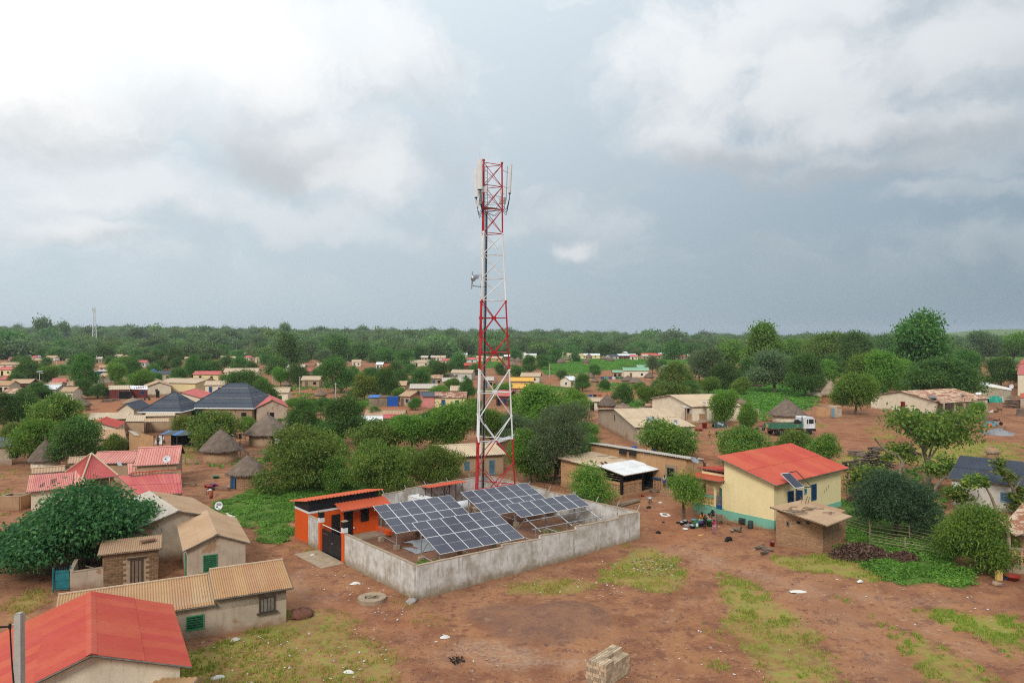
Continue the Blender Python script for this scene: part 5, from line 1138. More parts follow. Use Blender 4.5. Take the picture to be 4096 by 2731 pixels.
# terracotta house with breeze-block porch
def build_terracotta():
 d,n=ex.copy(),ey.copy();c=P(2487,1990);g=c.z;o=Vector((c.x,c.y,g));aw=math.atan2(d.y,d.x)
 q=lambda s,w,z:o+d*s+n*w+Vector((0,0,z))
 t=thing('terracotta_house','terracotta house with breeze-block porch beside the compound','house',q(3,3,0))
 mono_w('','',[q(-.75,2.75,2.95),q(5.3,2.75,3.1),q(5.3,9.6,3.3),q(-.75,9.6,3.2)],'terracotta','sheet_beige',.35,.25,sheets=(6,3),parent=t,fascia='timber')
 MB().prism([q(5.25,-4.6,0).xy,q(7.6,-4.6,0).xy,q(7.6,9.8,0).xy,q(5.25,9.8,0).xy],g-.8,[g+4.2,g+4.05,g+4.05,g+4.2]).build('main_wall','terracotta',t)
 roof_slope(t,q(8.1,-4.9,4.0),q(8.1,10.1,4.0),q(4.95,10.1,4.38),q(4.95,-4.9,4.38),'sheet_grey',pitch=.25,sheets=(10,1),fascia='grey_timber')
 for w in(2.2,3.7):MB().slab([q(4.9,w,4.4),q(4.9,w+1.1,4.4),q(4.85,w+1.1,3.75),q(4.85,w,3.75)],.05).build('tar_sheet','rubber',t)
 for w in(4.6,6.4):MB().bar(q(4.9,w,3.3),q(2.4,w-.4,3.5),.03,5).build('roof_pole','log_bark',t)
 for k in range(6):MB().box(q(.4+.2*k,3.2+.3*(k%3),3.25),(.22,.16,.13),k).build('roof_weight','stone_red',t)
 # porch
 MB().prism([q(-.2,-.2,0).xy,q(5.2,-.2,0).xy,q(5.2,3.1,0).xy,q(-.2,3.1,0).xy],g-.5,g+.32).build('porch_base','terracotta',t)
 for s,w in((0,0),(3.35,0),(0,2.9)):MB().box(q(s,w,1.4),(.26,.26,2.4),aw).build('porch_post','black_paint' if w<1 else 'terracotta',t)
 if 'bb' not in BRICK:
  m=MB();s_=.42
  for sg in(-1,1):m.box((sg*(s_/2-.03),0,0),(.06,.14,.33));m.box((0,0,sg*.14),(s_-.12,.14,.05))
  m.box((0,0,0),(.07,.14,.12))
  for sg in(-1,1):m.box((sg*.1,0,0),(.14,.13,.04));m.box((0,0,sg*.085),(.04,.13,.07))
  me=m.mesh('breeze_block');me.materials.append(M('breeze_block'));BRICK['bb']=me
 for a,b in((q(.15,0,0),q(3.2,0,0)),(q(0,.15,0),q(0,2.75,0))):
  dd,nn,L=frame2(a,b);an=math.atan2(dd.y,dd.x);k=int(L/.42)
  MB().box(zfix((a+b)/2,g+1.5),(L,.24,.26),an).build('parapet_rail','terracotta',t)
  for r in range(3):
   for i in range(k):place(BRICK['bb'],'breeze_block',t,zfix(a+dd*((i+.5)*L/k),g+.5+r*.335),an,(L/k/.42,1,1))
 MB().box(q(2.6,2.98,1.4),(5.1,.06,2.3),aw).build('porch_back','soot',t);MB().box(q(2.6,1.45,.335),(4.9,2.9,.02),aw).build('porch_floor','steel_dark',t);MB().box(q(5.2,1.45,1.5),(.06,2.9,2.2),aw).build('porch_end','soot',t);hole(t,q(2.2,2.94,1.35),d,-n,.9,1.9,name='door')  # smoke-blackened porch interior; the dark materials also stand in for its shade
 for i in range(2):
  for r in range(3):place(BRICK['bb'],'breeze_block',t,q(4.95,-.6-.42*i,.55+.335*r),aw+R(90))
 MB().box(q(4.95,-.8,1.62),(.34,1.0,.14),aw).build('blue_coping','blue_paint',t)
 for z in(1.9,2.15,2.4):MB().bar(q(.0,.2,z),q(.0,2.8,z),.03,5).build('pole_rail','bamboo',t)
 roof_slope(t,q(-.5,-.85,2.62),q(5.6,-.85,2.62),q(5.2,2.85,3.2),q(-.75,2.85,3.2),'sheet_white',pitch=.25,sheets=(6,2),kind='trap',fascia='timber')
 hole(t,q(5.165,-2.6,2.0),n,-d,.9,2.0,name='door');MB().box(q(5.2,-2.6,2.1),(.05,1.5,2.5),aw).build('door_surround','concrete',t)
 for k in range(3):MB().box(q(4.9-.35*k,-2.6,.62-.3*k-.2),(.5,1.7,.8),aw).build('step','bare_mud',t)
 MB().slab([q(4.2,-.9,.15),q(5.0,-1.3,.3),q(5.1,-.4,.45),q(4.4,-.2,.4)],.06).build('loose_board','timber',t)
 return q
TQ=build_terracotta()
# houses further back on the right
def porch_blocks(t,a,b,g,z0,rows,mat='breeze_block',bw=.4):
 dd,nn,L=frame2(a,b);k=max(1,int(L/bw));an=math.atan2(dd.y,dd.x)
 for r in range(rows):
  for i in range(k):place(BRICK['bb'],'breeze_block',t,zfix(a+dd*((i+.5)*L/k),g+z0+r*.335),an,(L/k/.42,1,1))
 MB().box(zfix((a+b)/2,g+z0+rows*.335-.05),(L,.24,.14),an).build('porch_rail','concrete',t)
 MB().box(zfix((a+b)/2,g+z0-.45),(L,.3,.6),an).build('porch_base','concrete',t)
def build_right_back():
 t,pt=gable('mud_house','cracked mud-plaster house with beige roof and two rooftop solar panels',(2540,1712),(2780,1704),(2428,1640),2.9,4.4,'grey_mud','sheet_beige',oh=.35,pitch=.25,sheets=(10,2),openings=(('g0',.5,2.3,.5,1.0,'hole'),('e0',6.2,.9,.9,1.2,'green_paint')))
 for c in(((2556,1633),(2592,1633),(2606,1646),(2572,1648)),((2583,1668),(2612,1669),(2634,1684),(2605,1684)),((2580,1682),(2594,1682),(2604,1688),(2586,1688))):
  p=[P(u,v,3.9 if v<1660 else 3.6)+Vector((0,0,.12))for u,v in c];MB().slab(p,.05).build('roof_panel','solar_cells',t)
 mono('mud_house_wing','beige roofed wing running out from the cracked mud house',[(2620,1712,2.7),(2785,1704,2.7),(2716,1668,3.2),(2610,1680,3.2)],'grey_mud','sheet_beige',.3,.25)
 t2,pt2=gable('porch_house','long beige-roofed house with pierced-block porch behind the mud house',(2768,1628),(2965,1621),(2683,1581),3.1,4.6,'cream_wall','sheet_beige',oh=.35,pitch=.25,sheets=(11,2))
 MB().slab([P(2808,1607,4.0),P(2820,1606,4.0),P(2826,1613,3.9),P(2814,1614,3.9)],.06).build('roof_panel','solar_cells',t2)
 g=T(*P(2770,1690).xy);a,b,c,e=P(2745,1690),P(2824,1690),P(2862,1688),P(2884,1687)
 porch_blocks(t2,a,b,g,.75,3);porch_blocks(t2,c,e,g,.75,3)
 for p in(a,b,c,e):MB().box(zfix(p,g+1.5),(.28,.28,3.0)).build('porch_post','concrete',t2)
 dd,nn,L=frame2(a,e);nn=nn if nn.y>0 else-nn
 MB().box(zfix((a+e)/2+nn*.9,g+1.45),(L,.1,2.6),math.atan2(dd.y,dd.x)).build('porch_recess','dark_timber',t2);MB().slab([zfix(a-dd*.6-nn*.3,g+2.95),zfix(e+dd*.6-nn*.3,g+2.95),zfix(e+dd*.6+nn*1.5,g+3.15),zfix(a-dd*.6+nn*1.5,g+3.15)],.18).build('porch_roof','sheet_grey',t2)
 louvred(t2,zfix(a+dd*1.2+nn*.8,g+1.9),dd,-nn,1.0,1.2,'blue_paint')
 # rusty-roofed house on the far right
 t3,pt3=gable('rusty_house','cream house under a rusty striped roof with pierced-block porch',(3744,1605),(3900,1588),(3613,1560),3.0,4.6,'cream_wall','sheet_rusty',other=(3484,1587),oh=.4,pitch=.3,sheets=(12,2),openings=(('g0',-.3,.3,1.0,2.0,'red_paint'),))
 for c in(((3705,1581),(3735,1580),(3752,1592),(3722,1592)),((3838,1571),(3848,1571),(3858,1582),(3846,1583))):MB().slab([P(u,v,3.7)+Vector((0,0,.08))for u,v in c],.05).build('roof_panel','solar_cells',t3)
 a,b,c=P(3775,1668),P(3820,1676),P(3858,1668);g=T(b.x,b.y);porch_blocks(t3,a,b,g,.5,3);porch_blocks(t3,b,c,g,.5,3)
 for p in(a,b,c):MB().box(zfix(p,g+1.4),(.3,.3,2.9)).build('porch_post','concrete',t3)
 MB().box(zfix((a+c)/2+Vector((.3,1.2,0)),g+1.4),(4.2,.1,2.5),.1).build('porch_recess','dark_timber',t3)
 roof_slope(t3,P(3764,1612,2.9),P(3915,1602,2.9),P(3880,1580,3.3),P(3745,1592,3.3),'sheet_rusty',pitch=.3)
 mono('beige_block_house','plain beige house with pale parapet roof behind the green tarpaulin',[(3915,1540,3.4),(4046,1561,3.2),(4046,1552,3.6),(3925,1526,3.8)],'cream_wall','sheet_white',.1,.3)
 # tall house cut by the right edge
 t4,_=mono('pink_tower_house','tall house with rose and orange roof cut off by the right edge',[(4068,1497,6.0),(4200,1497,6.0),(4200,1420,8.5),(4078,1455,7.2)],'cream_wall','sheet_rose',.2,.3)
 roof_slope(t4,P(4075,1455,7.3),P(4200,1455,7.3),P(4200,1395,9.8),P(4130,1395,9.8),'sheet_redorange',pitch=.3)
 MB().box(P(4085,1575)+Vector((0,0,2.6)),(5,.3,.5),.1).build('balcony_rail','breeze_block',t4)
 # slate-roofed house at right edge
 t5,_=mono('slate_house','cream house with blue-black sheet roof by the right edge',[(3790,1912,2.7),(4140,1950,2.7),(4140,1852,4.3),(3840,1822,4.3)],'white_wall','sheet_slate',.3,.2,sheets=(12,2),fascia='timber',openings=(('low',4.6,1.0,1.1,.9,'sky_paint'),))
 # porch cut off at the lower right edge
 t6=thing('edge_house','corner of a house with patched rusty roof cut off by the right edge','house',P(4096,2290))
 g=P(4096,2290).z;roof_slope(t6,P(4000,2110,2.8),P(4060,2140,2.75),P(4240,2090,3.3),P(4090,2010,3.9),'sheet_rusty',pitch=.2)
 MB().slab([P(4040,2125,2.75),P(4140,2150,2.6),P(4150,2140,2.75),P(4050,2117,2.85)],.06).build('white_sheet','sheet_white',t6)
 a=P(4030,2290);a.z=g;MB().prism([(a.x,a.y),(a.x+6,a.y-1.5),(a.x+6,a.y+5),(a.x+.8,a.y+5)],g-.5,g+.55).build('porch_base','cream_wall',t6);porch_blocks(t6,a+Vector((.1,.05,0)),a+Vector((4,-.9,0)),g,.75,3)
 MB().box(a+Vector((.3,.4,1.4)),(.25,.25,2.7)).build('porch_post','concrete',t6);MB().prism([(a.x+1.5,a.y+2),(a.x+6,a.y+1),(a.x+6,a.y+5),(a.x+2,a.y+5)],g,g+2.7).build('wall','bare_mud',t6)
 # roofless gable frame
 t7=thing('unfinished_house','unfinished house with bare timber roof trusses and block walls','house',P(3935,1508));b=P(3935,1508);dd=b.y;g=b.z
 MB().box(b+Vector((-1.2,3,2.0)),(9,6,5.0),.1).build('wall','pale_brick',t7)
 for k in range(5):
  yy=k*1.5;base=b+Vector((-1.2,yy,4.4));l,r,ap=base+Vector((-7.0,0,.2)),base+Vector((7.0,0,.2)),base+Vector((0,0,5.6))
  for s,e in((l,ap),(r,ap),(l,r),((l+ap)/2,base),((r+ap)/2,base),(base,ap),(l.lerp(ap,.25),base+Vector((-3.5,0,0))),(r.lerp(ap,.25),base+Vector((3.5,0,0)))):MB().bar(s,e,.09,4).build('truss','dark_timber',t7)
 for f in(.1,.3,.5,.7,.9):
  for sg in(-1,1):s=b+Vector((-1.2+sg*7*(1-f),0,4.6+5.4*f));MB().bar(s,s+Vector((0,6.2,0)),.07,4).build('purlin','rust',t7)
  # low white house seen through the tower, brown wall
 t8,_=gable('long_white_house','long pale-roofed mud house behind the foot of the mast',(1800,1828),(2022,1812),(1780,1781),2.7,3.4,'tan_mud','sheet_beige',oh=.4,pitch=.25,sheets=(10,1),openings=(('e0',2.3,.9,.7,1.1,'sky_paint'),('e0',5.6,.1,.8,1.9,'sky_paint')))
 gable('mast_back_house','brick house with white roof edge right of the long pale roof',(2078,1740),(1990,1785),(2072,1733),3.0,3.4,'pale_brick','sheet_white',oh=.3,pitch=.3)
 # latrine block
 p=P(3300,1690);l=thing('latrine','low mud latrine with two pale blue doors','latrine',p);g=p.z
 mb,cp=MB(),MB();wall_run(mb,cp,P(3266,1672),P(3320,1671),[(0,1,2.3,2.2)],.3);mb.build('wall','terracotta',l);cp.build('coping','concrete',l)
 a,b=P(3322,1671),P(3364,1670);MB().box(zfix((a+b)/2+Vector((0,.9,0)),g+1.1),((b-a).length,1.8,2.5)).build('cabin','grey_mud',l)
 for f in(.22,.78):door(l,zfix(a.lerp(b,f)-Vector((0,.02,0)),g+.1),Vector((1,0,0)),Vector((0,-1,0)),.65,1.8,'sky_paint','concrete',2)
 # red door wall near the porch house
 w=thing('red_door_wall','mud wall with red metal door beside the porch house','wall',P(3012,1690));mb,cp=MB(),MB();wall_run(mb,cp,P(2960,1688),P(3035,1686),[(0,1,2.3,2.4)],.25);mb.build('panel','grey_mud',w);cp.build('coping','concrete',w)
 a=P(3008,1688);door(w,a-Vector((0,.15,0)),Vector((1,0,0)),Vector((0,-1,0)),.85,1.9,'red_paint','concrete',2)
build_right_back()
# labels for the many alike things
LANDMARKS=[('the grey perimeter wall',2100,2250),('the orange hut',1330,2060),('the foot of the mast',1965,1920),('the yellow house',3050,1960),('the terracotta house',2540,1900),('the block store hut',3230,2110),('the slate-roofed house',3960,1900),('the rusty-roofed house',3700,1600),('the green truck',3150,1690),('the mud house',2600,1700),('the porch house',2830,1610),('the homestead with pink roofs',400,1870),('the brick hut',520,2230),('the weathered grey house',690,2040),('the slate pyramid roof',640,1610),('the big slate hip roof',880,1600),('the red dirt square',420,1620),('the distant grey mast',376,1370),('the large thatched hut',1040,1720),('the blue-doored round hut',940,1920),('the pink-walled house',1720,1590),('the orange-yellow roof',2090,1530),('the green-roofed house',2540,1490),('the unfinished trusses',3930,1440),('the long school roof',950,1490),('the yellow-walled house',790,1530),('the maroon shop',520,1560),('the log piles',3470,1850),('the latrine with blue doors',3320,1660),('the long pale-roofed house',1900,1800),('the far green field',2450,1460),('the brush stall',1540,1610),('the brick-walled thatched hut',3340,1590),('the thatched hut behind the truck',3170,1640),('the white-walled far house',1850,1505),('the long beige house',430,1660),('the left edge',0,1600),('the right edge',4096,1500),('the far wooded ridge',1500,1330),('the far wooded ridge',2600,1340),('the far wooded ridge',700,1320)]
USED={}
def auto_label(base,u,v,own=None):
 """base phrase plus where it stands, always distinct"""
 c=sorted(((abs(u-a)+2.2*abs(v-b),nm,a,b)for nm,a,b in LANDMARKS if nm!=own))
 for _,nm,a,b in c[:7]:
  dx,dv=u-a,v-b
  if nm.endswith('edge'):rel='near'
  elif abs(dx)>1.3*abs(dv):rel='left of' if dx<0 else 'right of'
  else:rel='behind' if dv<0 else 'in front of'
  s=f'{base} {rel} {nm}'
  if s not in USED:USED[s]=1;return s
 k=2;s0=f'{base} {rel} {c[0][1]}';words={2:'second',3:'third',4:'fourth',5:'fifth',6:'sixth',7:'seventh'}
 while True:
  s=f'{words.get(k, str(k) + "th")} {s0}'
  if s not in USED:USED[s]=1;return s
  k+=1
  # thatched huts
def hut(u,vb,rim_px,v_apex,v_rim,wall='bare_mud',thatch='thatch',label=None,door_mat=None,bricks=None,door_a=-1.2,tip=True,name='thatched_hut',detail=1):
 p=P(u,vb);d=p.y;g=p.z;rr=rim_px/F*d/2;rw=rr*.80;c=p+Vector((0,rw,0));c.z=T(c.x,c.y);g=c.z
 za=(CAM_H-(v_apex-V0)/F*c.y)-g;zr=(CAM_H-(v_rim-V0)/F*(c.y-rr))-g;zr=max(.9,min(zr,za-1.0))
 t=thing(name,label or auto_label('round mud hut with conical thatch',u,vb),'hut',c,'thatched round huts')
 w=MB().lathe(c+Vector((0,0,-.6)),[(rw*1.02,0),(rw,.8),(rw,zr+1.1)],28 if detail else 14).build('wall',wall,t,True)
 if bricks:
  rows=int((zr+.1)/.2);k=int(2*math.pi*rw/.42)
  for r in range(rows):
   for i in range(k):
    a=2*math.pi*(i+.5*(r%2))/k
    if math.sin(a)>.35 or abs(a-(door_a+2*math.pi))<.42/rw*1.15:continue
    cc=c+Vector((math.cos(a)*rw,math.sin(a)*rw,.12+r*.2));place(brick_mesh(bricks),'brick',w,cc,a+R(90),(.37,.06,.15))
 n=36 if detail else 16;prof=[];steps=9 if detail else 5
 for i in range(steps+1):
  f=i/steps;prof.append((rr*(1-f)**.92+(.10 if i==steps else 0),zr+(za-.25-zr)*f+.14*math.sin(f*math.pi)))
 prof=[(rr*.9,zr+.02),(rr*.985,zr-.16)]+prof[0:1]+prof[1:]
 MB().lathe(c,prof,n,.022).build('thatch',thatch,t)
 th=t.children[-1]
 if detail:
  mb=MB()
  for i in range(int(90*rr/2)):
   a=random.uniform(0,2*math.pi);f=random.choice([0,0,0,random.uniform(0,.85)]);r0=rr*(1-f)**.92;z0=zr+(za-.25-zr)*f+.14*math.sin(f*math.pi)
   q=c+Vector((math.cos(a)*r0,math.sin(a)*r0,z0+.03));dv=Vector((math.cos(a+random.uniform(-.3,.3)),math.sin(a+random.uniform(-.3,.3)),-(za-zr)/rr)).normalized()*random.uniform(.2,.45)
   mb.bar(q,q+dv,random.uniform(.012,.03),3,cap=False)
  s=mb.build('loose_straw',thatch,th);s['kind']='stuff'
  r1=rr*.3;MB().lathe(c+Vector((0,0,zr+(za-.25-zr)*.74)),[(r1,-.05),(r1*1.06,0),(r1,.06)],20,.01).build('binding_ring','dark_timber',th)
 if tip:
  k=5 if detail else 2
  for i in range(k):a=2*math.pi*i/k;MB().bar(c+Vector((0,0,za-.5)),c+Vector((math.cos(a)*.16,math.sin(a)*.16,za+random.uniform(.1,.35))),.05,5,.03).build('ridge_tuft',thatch,th)
 if door_mat:
  a=door_a;nn=Vector((math.cos(a),math.sin(a),0));dd=Vector((-nn.y,nn.x,0));door(t,c+nn*(rw+.04)+Vector((0,0,.1)),dd,nn,.85,min(1.7,zr-.1),door_mat,'dark_timber',2)
 return t
hut(968,1958,160,1812,1902,'mortar',label='round brick hut with thatch and blue door beside the washing bowls',door_mat='blue_paint',bricks='pale_brick',door_a=-2.2)
hut(857,1857,166,1708,1808,label='thatched mud hut with pointed roof left of the wattle fence',wall='bare_mud')
hut(1047,1788,186,1651,1742,label='largest thatched mud hut beyond the wattle fence',wall='tan_mud',door_mat='dark_timber',door_a=-.9)
hut(1140,1760,112,1662,1722,label='straw-pale thatched hut just behind the largest hut',thatch='thatch_pale',wall='tan_mud')
hut(150,1884,130,1751,1846,label='tall thatched hut beside the big mango at the left',wall='cream_wall')
hut(311,1644,74,1589,1622,label='lone thatched hut on the red dirt square',wall='bare_mud')
hut(515,1630,80,1586,1616,label='pale thatched hut beside the small slate gable',thatch='thatch_pale',wall='bare_mud')
hut(498,1800,74,1750,1787,label='dark thatch cone below the terracotta gable at the left')
hut(3170,1694,150,1590,1664,label='thatched hut directly behind the green truck',wall='cream_wall')
hut(3308,1588,118,1494,1560,label='larger pale thatched hut right of the shady trees',thatch='thatch_pale',wall='cream_wall')
hut(3338,1614,84,1518,1580,label='thatched hut with orange brick wall by the mango tree',thatch='thatch_pale',wall='mortar',bricks='orange_brick')
hut(2964,1640,68,1585,1614,label='grey thatch cone behind the porch house')
hut(3985,1836,56,1792,1818,label='small straw-roofed hut behind the slate roof',thatch='thatch_pale')
for row in[(2433,1646,82,1573,1622),(2495,1650,72,1606,1634),(2597,1640,36,1614,1630),(2364,1525,32,1487,1508),(2381,1538,38,1509,1526),(2515,1532,58,1499,1522),(2547,1540,58,1505,1530),(2599,1522,44,1487,1508),(2643,1520,40,1497,1512),(2245,1456,37,1429,1448),(2272,1448,28,1422,1438),(2346,1458,32,1429,1448),(2357,1437,30,1411,1428),(2416,1441,30,1420,1434),(2444,1446,36,1423,1440),(2072,1452,36,1426,1444),(2050,1470,50,1440,1460),(2020,1480,40,1452,1472),(2046,1447,30,1428,1440),(2304,1562,44,1535,1552),(209,1548,78,1508,1537),(134,1540,50,1513,1532),(478,1545,50,1520,1538),(721,1556,40,1528,1547),(835,1540,44,1506,1528),(1242,1510,32,1476,1497),(1277,1598,52,1557,1580),(913,1672,60,1628,1660),(978,1680,48,1643,1670),(1085,1680,62,1632,1668),(1086,1625,20,1600,1615),(1589,1562,46,1526,1552),(1800,1522,54,1488,1514),(1990,1550,36,1525,1545),(2130,1512,44,1490,1505),(1140,1550,40,1522,1540)]:
 hut(*row,detail=0)
 # farther houses
COLW=dict(cream_wall='cream',white_wall='white',tan_mud='mud',grey_mud='grey mud',maroon_wall='maroon',yellow_wall='yellow',pink_wall='pink',ochre_wall='ochre',terracotta='terracotta',bare_mud='bare mud')
COLR=dict(sheet_red='red',sheet_redorange='orange-red',sheet_pink='pink',sheet_rose='rose',sheet_tan='tan',sheet_ochre='ochre',sheet_beige='beige',sheet_grey='grey',sheet_rusty='rusty',sheet_slate='slate',sheet_white='white',sheet_green='green',sheet_yellow='yellow')
def far(uc,vb,wpx,ang,wall,roof,W=6.0,ez=2.6,rz=3.8,label=None,ops=2,Lmax=26,hip=False):
 p=P(uc,vb);w=wpx/F*p.y;a=R(ang);cs,sn=abs(math.cos(a)),abs(math.sin(a));wall,roof=wall if '_' in wall else wall+'_wall','sheet_'+roof
 if cs>.5:L=max(4.0,min(Lmax,(w-W*sn)/cs))
 else:L=8.0;W=max(4.0,min(12,(w-L*cs)/sn))
 d=Vector((math.cos(a),math.sin(a),0));n=Vector((-d.y,d.x,0));back=(L*sn+W*cs)/2;c=p+Vector((0,back,0));E1=c-d*L/2-n*W/2
 op=[]
 near='e0' if n.y>0 else 'e1';gn='g0' if d.y>=0 else 'g1'
 if cs>.4:
  for k in range(ops):op.append((near,L*(k+.7)/(ops+.4),.1 if k==0 else 1.0,.9,1.9 if k==0 else .9,random.choice(['hole_door','door:timber','door:blue_paint'])if k==0 else random.choice(['hole','green_paint','blue_paint','hole'])))
 if sn>.25:op.append((gn,random.uniform(-1,1),1.0,.8,.8,random.choice(['hole','blue_paint','hole'])))
 lab=label or auto_label(f'{COLR[roof]}-roofed {COLW[wall]} house',uc,vb-15)
 t,_=gable_w('village_house',lab,E1,d,n,L,W/2,ez,rz,wall,roof,.35,.6 if p.y<220 else 1.2,None,'house',op,'trap','houses of the village')
 return t
FAR=[(45,1399,80,0,'white','beige'),(139,1406,27,50,'cream','tan'),(198,1405,26,-40,'cream','white'),(451,1403,30,10,'cream','beige'),(512,1416,32,55,'cream','redorange'),(542,1423,46,-15,'tan_mud','rose'),(587,1428,28,60,'white','rose'),(51,1452,56,10,'cream','rose'),(130,1446,42,-20,'cream','rose'),(152,1458,60,12,'tan_mud','tan'),(200,1444,42,0,'cream','tan'),(262,1462,44,35,'cream','tan'),(300,1425,30,0,'cream','white'),(330,1420,26,0,'cream','beige'),(30,1478,78,5,'cream','tan'),(18,1502,58,0,'yellow','rose'),(381,1441,26,0,'white','white'),(415,1442,36,0,'cream','rose'),(386,1451,34,20,'grey_mud','grey'),(397,1492,54,30,'cream','ochre'),(470,1438,30,0,'cream','beige'),(500,1442,30,-20,'cream','tan'),(561,1468,42,5,'white','rose'),(163,1528,62,-25,'white','rose'),(28,1548,66,0,'cream','rose'),(70,1566,92,3,'maroon','tan'),(212,1562,62,28,'white','rose'),(203,1580,52,0,'cream','tan'),(185,1594,78,0,'white','white'),(258,1606,54,5,'cream','tan'),(281,1576,18,0,'tan_mud','rusty'),(365,1545,46,10,'cream','tan'),(405,1535,40,-20,'cream','tan'),(500,1518,48,55,'cream','white'),(648,1522,72,8,'grey_mud','slate'),(30,1612,60,0,'white','rusty'),(10,1575,40,0,'cream','ochre'),(718,1433,32,0,'cream','beige'),(779,1434,32,10,'cream','beige'),(693,1449,28,0,'white','white'),(742,1450,36,20,'cream','tan'),(660,1448,24,-20,'cream','rose'),(850,1412,46,5,'maroon','white'),(947,1420,40,-10,'cream','rose'),(846,1422,24,0,'tan_mud','beige'),(989,1445,38,-20,'cream','rose'),(1036,1452,42,5,'cream','tan'),(923,1448,26,30,'cream','beige'),(886,1446,20,30,'cream','beige'),(978,1430,18,0,'white','white'),(955,1520,142,6,'cream','beige',7,3.2,4.6,'long school building with pale beige roof behind the mango trees'),(1274,1497,40,35,'tan_mud','beige',5,3.6,5.2),(1134,1492,28,0,'cream','white'),(1252,1510,46,0,'tan_mud','rose'),(1238,1550,82,4,'tan_mud','beige'),(1200,1490,30,0,'tan_mud','grey'),(848,1574,98,12,'cream','beige'),(822,1524,108,0,'yellow','rose'),(1085,1614,132,7,'cream','beige',6,2.8,4.0),(770,1560,56,0,'tan_mud','tan'),(1422,1466,44,8,'cream','beige'),(1517,1478,28,0,'cream','white'),(1552,1489,62,22,'white','red'),(1545,1500,42,0,'white','red'),(1680,1467,96,10,'cream','beige'),(1697,1445,30,0,'grey_mud','grey'),(1733,1444,20,0,'tan_mud','grey'),(1761,1444,42,0,'cream','beige'),(1783,1460,32,0,'cream','rose'),(1875,1454,66,0,'white','rose'),(1850,1432,40,0,'cream','white'),(1977,1448,74,-8,'ochre','beige'),(2028,1440,26,0,'maroon','white'),(1925,1446,40,0,'cream','beige'),(1880,1482,62,10,'maroon','red'),(1850,1520,104,-12,'white','beige',6.5,2.8,4.0,'white-walled far house with beige roof left of the mast'),(1745,1543,50,0,'tan_mud','rusty'),(1808,1558,108,12,'tan_mud','grey'),(1850,1560,34,-30,'bare_mud','grey'),(1827,1600,48,0,'yellow','beige'),(1800,1632,132,0,'yellow','rusty'),(1640,1627,84,-35,'tan_mud','tan'),(1690,1590,120,5,'tan_mud','grey'),(1533,1706,168,3,'tan_mud','tan',6,2.1,3.0),(1478,1728,66,10,'white','white',5,2.0,2.7),(1568,1715,30,0,'maroon','rose',4,2.0,2.6),(1953,1552,34,0,'tan_mud','grey'),(1590,1575,70,0,'tan_mud','tan'),(2090,1560,104,-6,'tan_mud','yellow',6,2.9,4.0,'mud house with bright orange-yellow roof right of the mast'),(2075,1588,84,0,'pink','yellow'),(2022,1625,66,-20,'maroon','rose'),(2126,1533,92,-10,'cream','beige'),(2118,1434,58,0,'cream','white'),(2090,1428,30,0,'cream','beige'),(2285,1432,36,0,'yellow','beige'),(2328,1434,44,0,'yellow','beige'),(2368,1434,66,0,'yellow','white'),(2452,1438,58,28,'white','slate'),(2508,1436,76,0,'maroon','white'),(2538,1440,32,0,'cream','rose'),(2598,1432,62,0,'cream','redorange'),(2628,1436,52,0,'tan_mud','rose'),(2655,1430,40,0,'cream','white'),(2580,1438,40,20,'tan_mud','grey'),(2690,1436,34,0,'tan_mud','beige'),(2722,1440,44,0,'tan_mud','rose'),(2770,1438,36,0,'tan_mud','white'),(2818,1428,30,0,'white','white'),(2500,1424,30,40,'white','white'),(2240,1428,30,0,'cream','beige'),(2546,1511,106,0,'cream','green',6,3.0,4.3,'cream house with long green roof on the far slope'),(2470,1514,40,0,'tan_mud','green',4,2.6,3.4),(2570,1492,42,0,'cream','green'),(2668,1493,38,40,'white','green'),(2383,1644,38,0,'cream','beige',4,2.2,3.0),(2280,1552,70,35,'cream','white'),(3320,1478,60,0,'white','white'),(3660,1560,90,0,'cream','beige'),(4060,1420,60,10,'cream','tan'),(2960,1440,50,0,'cream','tan'),(3520,1575,30,0,'white','white')]
random.seed(21)
for row in FAR:
 kw={}
 if len(row)>6:kw=dict(zip(('W','ez','rz','label'),row[6:]))
 far(*row[:6],**kw)
